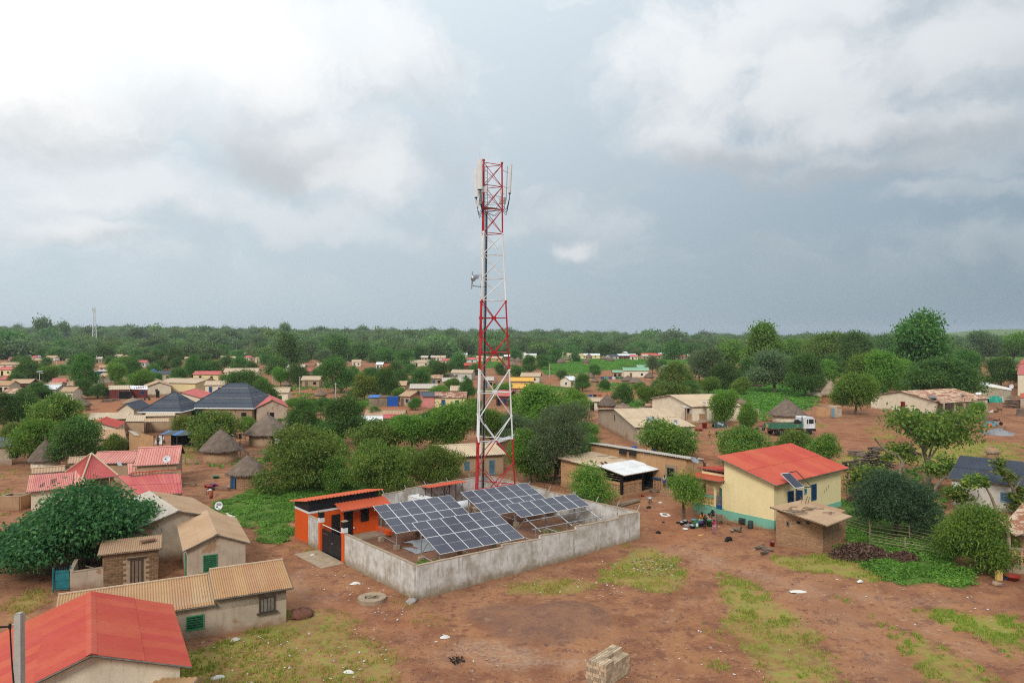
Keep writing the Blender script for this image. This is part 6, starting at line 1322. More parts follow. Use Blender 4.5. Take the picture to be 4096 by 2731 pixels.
 # houses with a shape of their own in the middle distance
def hip(name,label,eL,eR,rL,rR,ez,rz,depth,wall,roof,trim='white_paint',ops=3):
 a,b=P(*eL,ez),P(*eR,ez);d,n,L=frame2(a,b);n=n if n.y>0 else-n;g=T(*((a+b)/2).xy);o=Vector((a.x,a.y,g));q=lambda s,w,z:o+d*s+n*w+Vector((0,0,z))
 fl=(rL[0]-eL[0])/(eR[0]-eL[0]);fr=(rR[0]-eL[0])/(eR[0]-eL[0]);t=thing(name,label,'house',q(L/2,depth/2,0))
 MB().prism([q(.5,.5,0).xy,q(L-.5,.5,0).xy,q(L-.5,depth-.5,0).xy,q(.5,depth-.5,0).xy],g-.6,g+ez-.05).build('wall',wall,t)
 r0,r1=q(L*fl+.6,depth/2,rz),q(L*fr+.2,depth/2,rz);c=[q(0,0,ez),q(L,0,ez),q(L,depth,ez),q(0,depth,ez)]
 k=5
 for e0,e1,t1,t0 in((c[0],c[1],r1,r0),(c[1],c[2],r1,r1),(c[2],c[3],r0,r1),(c[3],c[0],r0,r0)):
  rf=MB().slab([e0,e1,t1+(e1-e0).normalized()*.01,t0],.06).build('roof',roof,t)
  for i in range(1,k):
   f=i/k;MB().bar(e0.lerp(t0,f)+Vector((0,0,.03)),e1.lerp(t1,f)+Vector((0,0,.03)),.03,4).build('sheet_lap',roof if i%2 else 'sheet_grey',rf)
 for a_,b_ in((c[0],r0),(c[1],r1),(r0,r1)):MB().bar(a_+Vector((0,0,.05)),b_+Vector((0,0,.05)),.08,5).build('ridge_cap',roof,t)
 for a_,b_ in zip(c,c[1:]+c[:1]):MB().bar(a_-Vector((0,0,.08)),b_-Vector((0,0,.08)),.12,4).build('eave_trim',trim,t)
 for i in range(ops):hole(t,q(L*(i+.7)/(ops+.4),.5,1.6),d,-n,1.0,.9)
 return t
hip('slate_pyramid_house','block house under a steep slate-blue pyramid roof',(551,1648),(724,1648),(632,1579),(652,1579),2.8,6.4,11,'block_wall','sheet_slate')
hip('slate_hip_house','large block house under a broad slate-blue hip roof',(748,1631),(1014,1633),(836,1549),(922,1549),3.0,7.6,15,'block_wall','sheet_slate',ops=4)
gable('slate_gable','small slate-roofed gable with white trim beside the pyramid roof',(540,1640),(600,1622),(503,1613),2.6,4.0,'cream_wall','sheet_slate',pitch=.6)
def build_mid():
# shop with maroon wall
 t,q=mono('maroon_shop','shop with cream roof, maroon side wall and blue counter on the red square',[(435,1558,2.7),(520,1557,2.7),(517,1540,3.4),(433,1541,3.4)],'maroon_wall','sheet_beige',.2,.6,openings=(('low',4,.1,3.2,2.0,'hole_door'),))
 g=T(*P(480,1580).xy);a,b=P(436,1582),P(520,1581)
 for f in(0,.5,.9):MB().bar(zfix(a.lerp(b,f),g),zfix(a.lerp(b,f),g+2.6),.1,5).build('awning_post','white_paint',t)
 MB().box(zfix(a.lerp(b,.15),g+.8),(3.2,.5,1.6)).build('counter','plastic_blue',t);roof_slope(t,zfix(a,g+2.5),zfix(b,g+2.5),zfix(b+Vector((0,2.5,0)),g+2.9),zfix(a+Vector((0,2.5,0)),g+2.9),'sheet_rusty',pitch=.5)
 mono('maroon_annex','maroon annex with white roof edge and blue window right of the shop',[(522,1556,2.6),(592,1558,2.4),(590,1543,3.2),(518,1541,3.3)],'maroon_wall','sheet_white',.1,.6,openings=(('low',3.2,1.1,.9,.9,'blue_paint'),('low',7.2,.1,.9,1.9,'hole_door')))
 gable('cream_gable_house','cream gable house with tan roof beside the maroon shop',(690,1543),(640,1528),(632,1526),2.7,4.0,'cream_wall','sheet_tan',other=(580,1540),pitch=.6,openings=(('g0',.6,1.1,.6,.7,'hole'),))
 t,pt=gable('arched_house','cream gable house with rose roof and small arches below the mango trees',(805,1591),(740,1575),(753,1562),2.8,4.2,'cream_wall','sheet_rose',other=(668,1584),pitch=.5,openings=(('g0',1.4,1.0,.9,.9,'sky_paint'),))
 for u in(688,700,712):hole(t,P(u,1600)+Vector((0,0,.9)),Vector((1,0,0)),Vector((0,-1,0)),.8,1.7,name='arch_opening')
 t,pt=gable('yellow_porch_house','yellow house with beige gabled porch near the slate roofs',(782,1533),(715,1522),(757,1513),2.8,3.9,'yellow_wall','sheet_beige',pitch=.6)
 mono('yellow_porch_wing','yellow porch wing with pillars and low beige roof',[(720,1530,2.8),(782,1527,2.8),(780,1515,3.4),(722,1518,3.4)],'yellow_wall','sheet_beige',.3,.6,openings=(('low',1.8,.2,1.3,2.0,'hole_door'),('low',4.6,.2,1.3,2.0,'hole_door'),('low',7.4,.9,1.2,1.0,'hole')))
 gable('rose_gable_house','grey block house with rose gable roof behind the largest hut',(1155,1627),(1200,1600),(1090,1603),3.0,4.6,'grey_mud','sheet_rose',other=(1020,1629),pitch=.5,openings=(('g0',0,1.0,.8,.9,'hole'),))
 single(MB().slab([P(1043,1648,1.9),P(1108,1649,1.7),P(1104,1634,2.6),P(1052,1634,2.6)],.05),'white_awning','white sheet awning on the wall of the rose-gabled house','awning','sheet_white',P(1075,1660))
 # long beige houses left
 mono('long_beige_house','long low mud house with beige roof above the red gable',[(352,1679,2.4),(506,1674,2.4),(522,1648,3.15),(361,1651,3.15)],'tan_mud','sheet_beige',.35,.4,sheets=(8,1),openings=(('low',6.5,.9,.9,.8,'hole'),))
 mono('beige_wing_house','mud house with square beige roof in the middle of the long row',[(502,1685,2.5),(580,1685,2.5),(584,1660,3.1),(508,1660,3.1)],'tan_mud','sheet_beige',.2,.4,sheets=(4,1))
 t,q=mono('beige_porch_house','mud house with open porch and beige roof at the end of the long row',[(578,1664,3.0),(700,1662,3.0),(702,1649,3.3),(584,1651,3.3)],'tan_mud','sheet_beige',.2,.4)
 roof_slope(t,P(578,1686,2.6),P(678,1686,2.6),P(677,1672,2.9),P(580,1673,2.9),'sheet_tan',pitch=.4)
 a,b=P(580,1720),P(672,1718);g=a.z
 for f in(0,.3,.62,1):MB().box(zfix(a.lerp(b,f),g+1.2),(.3,.3,2.5)).build('porch_post','cream_wall',t)
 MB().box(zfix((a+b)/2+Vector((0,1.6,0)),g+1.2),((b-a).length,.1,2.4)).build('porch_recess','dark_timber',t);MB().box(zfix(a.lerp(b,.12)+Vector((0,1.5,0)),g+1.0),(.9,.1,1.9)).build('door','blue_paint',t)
 gable('red_gable_house','small house with red gable roof in front of the long beige house',(471,1710),(440,1690),(384,1682),2.3,3.4,'cream_wall','sheet_red',other=(355,1702),pitch=.4)
 mono('stained_tan_house','house with stained tan ribbed roof right of the big left mango',[(388,1757,2.2),(505,1752,2.2),(498,1716,3.0),(379,1718,3.0)],'tan_mud','sheet_ochre',.3,.35,sheets=(6,1))
 mono('orange_mud_house','orange mud house with grey parapet roof behind the thatch cone',[(540,1742,2.9),(622,1746,2.7),(615,1740,3.1),(512,1720,3.6)],'terracotta','sheet_grey',.1,.4)
 mono('dark_roof_house','grey block house with black sheet roof at the left edge',[(-60,1790,2.6),(58,1785,2.6),(58,1750,3.25),(-60,1745,3.25)],'grey_mud','sheet_slate',.3,.35,sheets=(5,1),openings=(('low',3.1,1.0,1.0,.9,'hole'),))
 # pink-walled house with slate roof
 t,pt=gable('pink_house','pink-walled house with slate roof and dark porch',(1690,1586),(1788,1583),(1686,1567),2.9,3.6,'pink_wall','sheet_slate',pitch=.6)
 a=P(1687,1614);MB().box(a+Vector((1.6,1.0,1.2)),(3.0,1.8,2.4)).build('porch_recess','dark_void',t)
 for s in(0,3.2):MB().box(a+Vector((s,0,1.2)),(.3,.3,2.4)).build('porch_post','maroon_wall',t)
 # brush stall with blue door
 p=P(1540,1624);t=thing('brush_stall','straw-walled stall with blue tarpaulin roof and blue metal door','stall',p)
 for s in(-3.0,-.6):MB().box(p+Vector((s,1,1.1)),(2.3,2.2,2.2),.05).build('mat_wall','thatch_pale',t)
 MB().slab([p+Vector((-4.3,-.4,2.2)),p+Vector((-1.6,-.4,2.2)),p+Vector((-1.4,2.4,2.7)),p+Vector((-4.2,2.4,2.7))],.06).build('tarpaulin','tarp_blue',t);MB().slab([p+Vector((-1.5,-.3,2.3)),p+Vector((.7,-.3,2.3)),p+Vector((.7,2.4,2.6)),p+Vector((-1.5,2.4,2.6))],.1).build('straw_roof','thatch',t)
 MB().box(p+Vector((2.0,.6,1.2)),(2.6,1.6,2.4)).build('blue_kiosk','plastic_blue',t)
 # blue kiosk and blue canopy in the far left quarter
 p=P(409,1508);t=thing('blue_kiosk','blue metal kiosk below the ochre roof in the far left quarter','kiosk',p);MB().box(p+Vector((0,1.2,1.3)),(4.6,2.4,2.6)).build('cabin','plastic_blue',t);MB().slab([p+Vector((-3,-.6,2.5)),p+Vector((2.8,-.6,2.5)),p+Vector((2.8,2.8,3.0)),p+Vector((-3,2.8,3.0))],.08).build('roof','sheet_grey',t)
 p=P(605,1518);mb=MB();mb.prism([(p.x-3.5,p.y),(p.x+3.5,p.y),(p.x+3.5,p.y+4),(p.x-3.5,p.y+4)],p.z+1.5,p.z+1.6);mb.v[4:]=[v+Vector((0,0,0))for v in mb.v[4:]]
 t=thing('blue_canopy','bright blue peaked canopy between the far slate and cream houses','canopy',p)
 MB().lathe(p+Vector((0,2,0)),[(4.4,1.8),(2.2,2.7),(.05,4.4)],4,a0=R(45)).build('cover','tarp_blue',t)
 for sx,sy in((-3,-1),(3,-1),(3,5),(-3,5)):MB().bar(p+Vector((sx,sy,0)),p+Vector((sx,sy,1.9)),.06,5).build('pole','galvanised',t)
build_mid()
# distant mast
def far_mast():
 d=735.0;c=PD(376,1340,d);g=T(c.x,d);t=thing('distant_mast','slender grey lattice mast rising over the far left houses','tower',(c.x,d,g));top=CAM_H-(1232-V0)/F*d
 def leg(i,f):r=3.3*(1-f)+.75*f;a=R(30+120*i);return Vector((c.x+r*math.cos(a),d+r*math.sin(a),g+(top-g)*f))
 fs=[0,.12,.24,.35,.45,.55,.64,.72,.79,.86,.93,1]
 for i in range(3):
  MB().bar(leg(i,0),leg(i,1),.34,5,.26).build('leg','tower_white',t);j=(i+1)%3;m=MB()
  for f0,f1 in zip(fs,fs[1:]):m.bar(leg(i,f0),leg(j,f1),.18,4);m.bar(leg(j,f0),leg(i,f1),.18,4);m.bar(leg(i,f1),leg(j,f1),.16,4)
  m.build('bracing','tower_white',t)
 for a in(0,120,240):MB().box(Vector((c.x+1.5*math.cos(R(a)),d+1.5*math.sin(R(a)),top-1.6)),(.6,.4,4.2),R(a)).build('antenna','antenna_white',t)
 MB().box(Vector((c.x+1.5,d,top-8)),(.6,.4,4),.2).build('antenna','antenna_white',t);MB().bar(Vector((c.x,d,top)),Vector((c.x,d,top+4)),.08,4).build('lightning_rod','galvanised',t)
far_mast()
# trees
def lobe_set(kind,rs):
 """unit crown (radius 1, base 0, top 1) as ellipsoids (x,y,z,rx,ry,rz)"""
 L=[]
 if kind=='round':
  L.append((0,0,.45,.62,.62,.40))
  for i in range(17):a=2*math.pi*i/17*5+rs.uniform(-.3,.3);h=rs.choice([.14,.3,.45,.6,.74]);r=(.70 if h<.5 else .55 if h<.7 else .34)*rs.uniform(.8,1.12);k=rs.uniform(.2,.36);L.append((r*math.cos(a),r*math.sin(a),h+rs.uniform(-.05,.05),k,k,k*rs.uniform(.5,.8)))
  L.append((rs.uniform(-.2,.2),rs.uniform(-.2,.2),.82,.34,.34,.2))
 elif kind=='umbrella':
  for i in range(22):a=2*math.pi*i/22*5.0+rs.uniform(-.3,.3);r=.24+.5*(i%4)/3;k=rs.uniform(.24,.36);L.append((r*math.cos(a),r*math.sin(a),.74-.62*r+rs.uniform(-.07,.07),k,k,k*.42))
  L.append((0,0,.66,.45,.45,.32));L.append((0,0,.4,.66,.66,.3))
 elif kind=='irregular':
  for i in range(20):a=rs.uniform(0,2*math.pi);r=rs.uniform(.1,.8);k=rs.uniform(.16,.36);L.append((r*math.cos(a),r*math.sin(a),rs.uniform(.10,.9*(1-.55*r*r)),k,k,k*rs.uniform(.5,.8)))
  L.append((0,0,.45,.6,.6,.38))
 elif kind=='tall':
  for i in range(11):h=.12+.8*i/10;a=rs.uniform(0,2*math.pi);r=rs.uniform(.1,.5)*(1-.5*abs(h-.4));k=rs.uniform(.3,.46)*(1.1-.5*h);L.append((r*math.cos(a),r*math.sin(a),h,k,k,k*.42))
  L.append((0,0,.45,.5,.5,.4))
 elif kind=='open':
  for i in range(15):a=rs.uniform(0,2*math.pi);r=rs.uniform(.2,.82);k=rs.uniform(.16,.28);L.append((r*math.cos(a),r*math.sin(a),rs.uniform(.35,.92)-.2*r,k,k,k*.55))
 return L
def crown_arrays(kind,n,leaf,aspect,droop,Rr,Hc,seed,sparse=0.0,per=10):
 g=np.random.default_rng(seed);rs=random.Random(seed);lobes=np.array(lobe_set(kind,rs))*np.array([Rr,Rr,Hc,Rr,Rr,Hc])
 area=(lobes[:,3]*lobes[:,4]);pr=area/area.sum();m=max(8,n//per);li=g.choice(len(lobes),m*2,p=pr);dv=g.normal(size=(m*2,3));dv[:,2]+=.25;dv/=np.linalg.norm(dv,axis=1,keepdims=True)
 rad=1-np.abs(g.normal(0,.13,m*2));c=lobes[li,:3]+dv*lobes[li,3:]*rad[:,None]
 # drop clumps buried deep inside another lobe
 q=((c[:,None,:]-lobes[None,:,:3])/lobes[None,:,3:]);inside=(q**2).sum(-1).min(1)<.42;keep=~inside|(g.uniform(size=m*2)<.12);c,dv=c[keep][:m],dv[keep][:m];m=len(c)
 ct=g.uniform(0,1,m);sp=leaf*1.5
 idx=np.repeat(np.arange(m),per);k=len(idx);pos=c[idx]+g.normal(0,1,(k,3))*sp*np.array([1,1,.6]);d=dv[idx]*.7+g.normal(0,.55,(k,3));d[:,2]-=droop;d/=np.linalg.norm(d,axis=1,keepdims=True)
 sz=leaf*g.uniform(.65,1.35,k);d*=sz[:,None]*.5;s=np.cross(d,g.normal(size=(k,3)));s/=np.linalg.norm(s,axis=1,keepdims=True)+1e-9;s*=(sz*aspect*.5)[:,None]
 v=np.stack([pos-d,pos+s-d*.1,pos+d,pos-s-d*.1],1).reshape(-1,3);f=np.arange(4*k).reshape(k,4);tint=np.clip(ct[idx]*.6+g.uniform(0,.4,k),0,1)
 return v,f,tint,c
def trunk_mb(Rr,zc0,Hc,clumps,seed,r0=None,limbs=6,lean=0.0,multi=1):
 rs=random.Random(seed);mb=MB();r0=r0 or max(.1,Rr*.055);top=Vector((lean*Rr,0,zc0+Hc*.35))
 for k in range(multi):
  off=Vector((rs.uniform(-1,1),rs.uniform(-1,1),0))*(.12*Rr if multi>1 else 0);mid=Vector((rs.uniform(-.06,.06)*Rr,rs.uniform(-.06,.06)*Rr,zc0*.55))+off
  mb.tube([Vector((0,0,-.3))+off*.3,Vector((0,0,.15))+off*.5,mid,top+off],radii=[r0*1.5,r0*1.15,r0*.9,r0*.5],n=8)
 for i in range(limbs):
  c=Vector(clumps[rs.randrange(len(clumps))]);s=Vector((0,0,zc0*.75)).lerp(top,rs.uniform(0,.9));e=s.lerp(c,.85);m=(s+e)/2+Vector((rs.uniform(-.1,.1),rs.uniform(-.1,.1),.12))*Rr
  mb.tube([s,m,e],radii=[r0*.5,r0*.33,r0*.12],n=5)
 return mb
TREE_ME={}
def tree_proto(key,kind,leafmat,n,leaf,aspect,droop,Rr,Hc,z0,seed,bark='bark',**kw):
 """crown of radius Rr, height Hc, starting z0 above the ground"""
 tk={k:kw.pop(k)for k in list(kw)if k in('r0','limbs','lean','multi')}
 v,f,tint,c=crown_arrays(kind,n,leaf,aspect,droop,Rr,Hc,seed,**kw);v[:,2]+=z0;c=c.copy();c[:,2]+=z0
 cm=np_mesh('crown',v,f,leafmat,tint);tm=trunk_mb(Rr,z0,Hc,c,seed,**tk).mesh('trunk');tm.materials.append(M(bark));tm.shade_smooth();TREE_ME[key]=(cm,tm,Rr,Hc+z0)
def put_tree(key,u,vb,vtop,wpx,label,cat='tree',rot=None,group=None,back=.35,name='tree',squash=None):
 cm,tm,Rr,Ht=TREE_ME[key];p=P(u,vb);w=wpx/F*p.y/2;c=onG(*(p+Vector((0,w*back,0))).xy);h=CAM_H-(vtop-V0)/F*c.y-c.z
 t=thing(name,label,cat,c,group);t.rotation_euler=(0,0,random.uniform(0,6.28)if rot is None else rot);t.scale=(w/Rr,w/Rr,h/Ht)
 for me,nm in((cm,'crown'),(tm,'trunk')):o=bpy.data.objects.new(nm,me);COL.objects.link(o);o.parent=t
 return t
 # crowns built once, each tree is its own object
for i in range(3):
 tree_proto(f'mango{i}','round','leaf_mango',14000,.31,.42,.35,4.0,6.0,.7,100+i)
 tree_proto(f'cashew{i}','irregular','leaf_cashew',12000,.33,.5,.05,4.0,4.8,.4,110+i,multi=2)
 tree_proto(f'bright{i}','irregular','leaf_bright',12000,.33,.45,.15,4.0,5.5,.6,120+i)
 tree_proto(f'grey{i}','irregular','leaf_grey',12000,.32,.4,.1,4.0,5.6,1.2,130+i)
tree_proto('yellow0','irregular','leaf_yellow',7000,.42,.45,.1,4.0,5.0,1.4,140)
for i in range(3):
 tree_proto(f'small{i}','round','leaf_mango',4200,.55,.45,.3,4.0,5.6,.4,150+i);tree_proto(f'smallb{i}','irregular','leaf_bright',4200,.55,.45,.15,4.0,5.0,1.0,160+i)
 tree_proto(f'wood{i}','irregular','leaf_forest',2600,.75,.5,.1,4.0,5.4,.6,170+i,limbs=2)
tree_proto('wood3','round','leaf_mango',1500,1.0,.5,.1,4.0,5.4,.4,176,limbs=2);tree_proto('wood4','irregular','leaf_grey',1500,1.0,.5,.1,4.0,5.4,.4,177,limbs=2);tree_proto('wood5','irregular','leaf_cashew',1400,1.0,.5,.1,4.0,5.0,.4,178,limbs=2)
tree_proto('bigtall','tall','leaf_mango',15000,.38,.5,.25,4.0,6.0,.8,180);tree_proto('bigbright','tall','leaf_bright',15000,.38,.5,.2,4.0,5.5,.6,181)
# the near, individual ones
tree_proto('broad','umbrella','leaf_deep',34000,.34,.46,.55,6.2,6.2,.5,200,r0=.28,limbs=10)
tree_proto('yard','irregular','leaf_bright',4600,.34,.22,.7,1.9,2.6,1.9,211,r0=.10,multi=3)
tree_proto('sapling','irregular','leaf_bright',7000,.38,.22,.65,2.5,3.4,.4,202,r0=.09,multi=2)
tree_proto('darkmango','round','leaf_blue',26000,.27,.28,.45,4.1,4.9,1.5,203,r0=.22)
tree_proto('lightshrub','round','leaf_bright',15000,.32,.34,.4,3.6,3.8,.7,214,r0=.12,multi=2)
tree_proto('pale_open','open','leaf_cashew',6500,.40,.5,.1,5.4,4.6,2.6,205,bark='pale_bark',r0=.24,limbs=16,lean=.15)
tree_proto('hedge_a','irregular','leaf_cashew',22000,.27,.45,.1,5.6,5.0,.4,206,multi=2,r0=.16);tree_proto('hedge_b','irregular','leaf_cashew',20000,.27,.45,.05,5.0,4.2,.3,207,multi=2,r0=.14)
tree_proto('greybig','irregular','leaf_grey',26000,.27,.34,.05,5.2,8.6,.8,208,r0=.26,limbs=10);tree_proto('frontb','irregular','leaf_bright',15000,.28,.45,.15,3.2,5.6,.6,209,r0=.16)
random.seed(33)
put_tree('broad',285,2285,1937,690,'very broad dark green tree spreading over the yard at the left',rot=.4,back=.3)
put_tree('greybig',2235,1935,1600,345,'tall grey-green tree right behind the mast',rot=1.0);put_tree('frontb',2125,1935,1712,200,'leafy bright tree in front of the grey-green tree by the mast',rot=2.0)
put_tree('hedge_a',1200,1965,1722,420,'big spreading cashew behind the orange hut',rot=.5,back=.3);put_tree('hedge_b',1520,1985,1778,320,'cashew with yellow tips behind the generator',rot=2.2,back=.3);put_tree('hedge_b',1740,1960,1790,260,'thin cashew against the back wall left of the mast',rot=4.1,back=.3)
put_tree('hedge_a',1330,1965,1830,200,'low cashew bush right behind the orange roof',rot=3.4,back=.2)
put_tree('sapling',2352,2030,1874,200,'fresh green young mango outside the compound wall',rot=.3,back=.1);put_tree('yard',2738,2084,1888,142,'slender young tree with forked trunk in the yard',rot=1.1,back=0)
put_tree('darkmango',3590,2150,1892,350,'dense dark mango tree inside the stick fence',rot=.2,back=.1);put_tree('lightshrub',3920,2275,2036,300,'light green leafy tree right of the stick fence',rot=1.9,back=.1)
put_tree('pale_open',3715,1935,1628,400,'open pale-limbed tree with flat crown beyond the dark mango',rot=2.6,back=0)
put_tree('cashew0',2690,1838,1685,255,'low cashew with twisted trunk beside the mud house',rot=.7,back=.05)
put_tree('cashew1',2990,1880,1706,220,'cashew behind the left end of the red roof',rot=.2);put_tree('cashew2',3185,1850,1722,190,'darker cashew hiding the back of the truck',rot=2.8);put_tree('cashew0',3290,1870,1740,150,'small cashew behind the right end of the red roof',rot=4.0)
put_tree('bright0',2905,1706,1555,120,'two-tiered glossy tree in front of the porch house',rot=1.0);put_tree('bright1',2993,1722,1604,84,'slender young tree near the person in pink',rot=1.0)
put_tree('bright2',3442,1662,1478,185,'mango with pale tips by the latrine',rot=.3);put_tree('bright0',3915,1680,1604,84,'small rounded bush by the rusty-roofed house',rot=2.0,name='bush',cat='bush')
KINDT=dict(mango=('rounded dark mango','mango'),cashew=('spreading olive cashew','cashew'),bright=('fresh green leafy tree','bright'),grey=('grey-green bushy tree','grey'),yellow=('yellow-green tree','yellow'),small=('dark round tree','small'),smallb=('green bushy tree','smallb'))
TREES=[('bigbright',3062,1520,1312,190),('grey',3110,1572,1398,225),('mango',3235,1590,1412,165),('grey',2850,1552,1392,150),('bright',3320,1480,1318,185),('mango',3432,1500,1328,165),('bigtall',3725,1545,1268,290),('bright',3550,1590,1390,165),('mango',3800,1612,1432,310),('mango',4020,1548,1428,130),('grey',3950,1450,1322,160),('bright',4075,1450,1322,150),('bright',3470,1560,1400,150),('bright',3640,1580,1430,160),('cashew',2720,1556,1450,160),('grey',2800,1530,1398,130),('smallb',2930,1490,1370,140),('bright',3180,1470,1345,120),('mango',2905,1560,1450,120),('cashew',2680,1625,1528,170),('bright',2590,1625,1538,85),('mango',3010,1540,1430,120),('bright',3300,1560,1430,130),('small',3560,1450,1345,110),('mango',3880,1540,1400,130),('bright',3400,1500,1400,110),('mango',325,1570,1418,110),('mango',320,1594,1515,74),('mango',384,1595,1533,95),('mango',142,1598,1528,92),('cashew',190,1735,1576,195),('mango',80,1715,1553,130),('mango',0,1720,1572,110),('bright',190,1530,1458,90),('mango',100,1530,1440,120),('small',98,1478,1424,56),('bright',455,1540,1448,80),('mango',520,1518,1430,85),('bright',560,1572,1470,110),('mango',705,1556,1470,80),('small',570,1456,1418,64),('small',622,1455,1400,64),('small',690,1455,1390,66),('mango',765,1510,1420,80),('small',405,1446,1384,96),('small',225,1442,1394,74),('small',168,1440,1392,66),('small',92,1436,1370,88),('mango',292,1880,1674,220),('bright',118,1856,1664,185),('cashew',440,1822,1738,95),('cashew',40,1770,1690,110),('cashew',850,1808,1642,225),('mango',1210,1766,1597,150),('mango',1362,1780,1588,190),('bright',985,1740,1660,80),('yellow',722,1760,1664,90),('mango',962,1606,1482,165),('mango',1046,1636,1516,125),('bright',1165,1640,1588,56),('mango',1335,1572,1428,145),('mango',1186,1546,1454,96),('bright',1118,1546,1462,64),('small',850,1506,1444,80),('small',775,1506,1444,78),('small',952,1490,1428,74),('small',1100,1498,1428,90),('small',1148,1470,1334,100),('small',1345,1446,1344,120),('grey',1292,1466,1398,90),('mango',1412,1540,1464,80),('yellow',1455,1606,1498,100),('mango',1540,1600,1468,100),('mango',1600,1550,1478,70),('mango',1676,1562,1476,100),('mango',1757,1526,1448,84),('small',1834,1478,1415,74),('bright',1807,1562,1508,60),('bright',2010,1596,1528,84),('mango',1868,1600,1508,70),('bright',1755,1598,1538,90),('bright',1595,1606,1548,56),('cashew',1490,1822,1683,230),('bright',1645,1815,1643,200),('bright',1812,1810,1596,205),('mango',1400,1740,1640,130),('bright',1965,1790,1620,150),('bright',2085,1720,1578,110),('bright',2165,1740,1523,250),('bright',2300,1660,1543,95),('bright',2310,1700,1590,130),('grey',2060,1800,1650,150),('mango',2118,1500,1420,70),('mango',2168,1478,1418,60),('small',2067,1508,1462,62),('small',2222,1454,1394,68),('small',2302,1448,1408,38),('small',2062,1436,1394,58),('mango',2332,1566,1494,75),('mango',2378,1510,1457,54),('mango',2495,1614,1532,88),('grey',2612,1496,1424,60),('mango',2650,1490,1440,50),('small',2695,1440,1360,84),('small',2780,1430,1375,90),('bright',2520,1492,1458,56),('mango',1300,1790,1690,140),('cashew',1630,1900,1790,180),('bright',1900,1890,1810,120),('mango',2360,1850,1740,120),('bright',480,1480,1420,70),('small',250,1420,1372,60),('small',640,1420,1375,60),('small',740,1420,1372,70),('small',880,1432,1380,70),('small',1010,1425,1375,76),('small',1230,1420,1366,90),('small',1440,1440,1372,100),('small',1540,1452,1390,90),('small',1620,1466,1400,80),('small',1680,1440,1385,80),('small',1770,1424,1370,80),('small',2420,1424,1372,80),('small',2560,1420,1370,90),('small',2160,1420,1372,90),('small',2300,1418,1375,80),('small',2640,1420,1378,70),('small',20,1420,1366,80),('small',1960,1424,1378,70),('mango',60,1560,1490,80),('small',300,1478,1420,70),('small',350,1468,1410,60),('mango',620,1560,1490,60),('small',540,1446,1396,60),('mango',1270,1540,1470,80),('mango',1480,1530,1470,80),('small',1580,1500,1448,60),('bright',1700,1520,1460,70),('small',640,1480,1440,60),('small',440,1470,1425,60),('small',815,1462,1415,60),('small',900,1470,1425,60),('bright',1040,1560,1500,60),('small',1000,1500,1448,60)]
random.seed(34)
for i,(k,u,vb,vt,w)in enumerate(TREES):
 key=k if k in TREE_ME else f'{k}{i % 3}'
 if key not in TREE_ME:key=k+'0'
 if k in KINDT:base=KINDT[k][0]
 else:base={'bigbright':'tall layered bright green tree','bigtall':'giant domed tree'}[k]
 far_=vb<1640;asp=w/max(1,vb-vt);adj='broad ' if asp>1.5 else('tall ' if asp<.8 else '')
 put_tree(key,u,vb,vt,w,auto_label(adj+base,u,(vb+vt)/2),group='trees of the village')
MORE=[('bright',640,1700,1640,80),('mango',700,1690,1640,70),('bright',330,1720,1668,70),('cashew',550,1800,1745,80),('bright',245,1660,1610,60),('mango',790,1690,1640,70),('bright',1120,1720,1670,60),('mango',1290,1660,1590,90),('bright',1430,1660,1600,90),('mango',1500,1700,1625,90),('bright',1580,1740,1660,110),('mango',1700,1740,1650,110),('cashew',1750,1700,1630,100),('mango',1880,1720,1630,110),('bright',2000,1740,1660,100),('mango',2220,1800,1690,130),('bright',2350,1760,1680,100),('mango',1660,1640,1590,60),('bright',1900,1650,1590,70),('cashew',1340,1850,1750,140),('bright',1450,1880,1790,130),('mango',1110,1860,1780,110),('mango',30,1640,1590,70),('bright',120,1640,1596,60),('small',610,1500,1455,60),('small',420,1530,1490,50),('small',250,1500,1460,60),('bright',480,1560,1520,50),('small',900,1545,1500,60),('small',1080,1580,1540,50),('mango',1420,1600,1545,70),('bright',1240,1640,1590,60),('small',1520,1560,1515,60),('small',1640,1500,1455,60),('small',1730,1480,1440,50),('small',1800,1490,1450,50),('small',1900,1500,1455,60),('small',2000,1500,1455,50),('small',2250,1520,1480,50),('mango',2420,1560,1515,50),('bright',2560,1570,1525,60),('mango',2640,1580,1520,80),('mango',2760,1590,1520,90),('bright',2840,1580,1500,90),('cashew',2960,1580,1510,90),('bright',3380,1620,1540,80),('mango',3520,1620,1540,90),('bright',3600,1560,1470,110),('mango',3700,1550,1450,120),('bright',3860,1560,1470,110),('mango',3260,1560,1470,90),('bright',3140,1520,1410,110),('mango',3340,1530,1420,110),('small',560,1430,1395,60),('small',480,1425,1385,60),('small',330,1440,1400,60),('small',60,1470,1425,60),('small',1060,1460,1415,60),('small',1130,1440,1395,70),('small',1500,1450,1400,70),('small',1580,1435,1385,80),('small',2020,1420,1375,70),('small',2110,1416,1372,70),('small',2480,1416,1376,70),('small',2740,1425,1380,70),('small',950,1440,1400,60),('small',1200,1450,1405,70),('small',1290,1430,1380,80),('small',1400,1425,1375,80),('small',700,1475,1430,50),('small',180,1470,1430,50)]
for i,(k,u,vb,vt,w)in enumerate(MORE):
 asp=w/max(1,vb-vt);put_tree(f'{k}{(i + 1) % 3}',u,vb,vt,w,auto_label(('low ' if vb-vt<60 else '')+KINDT[k][0],u,(vb+vt)/2),group='trees of the village')
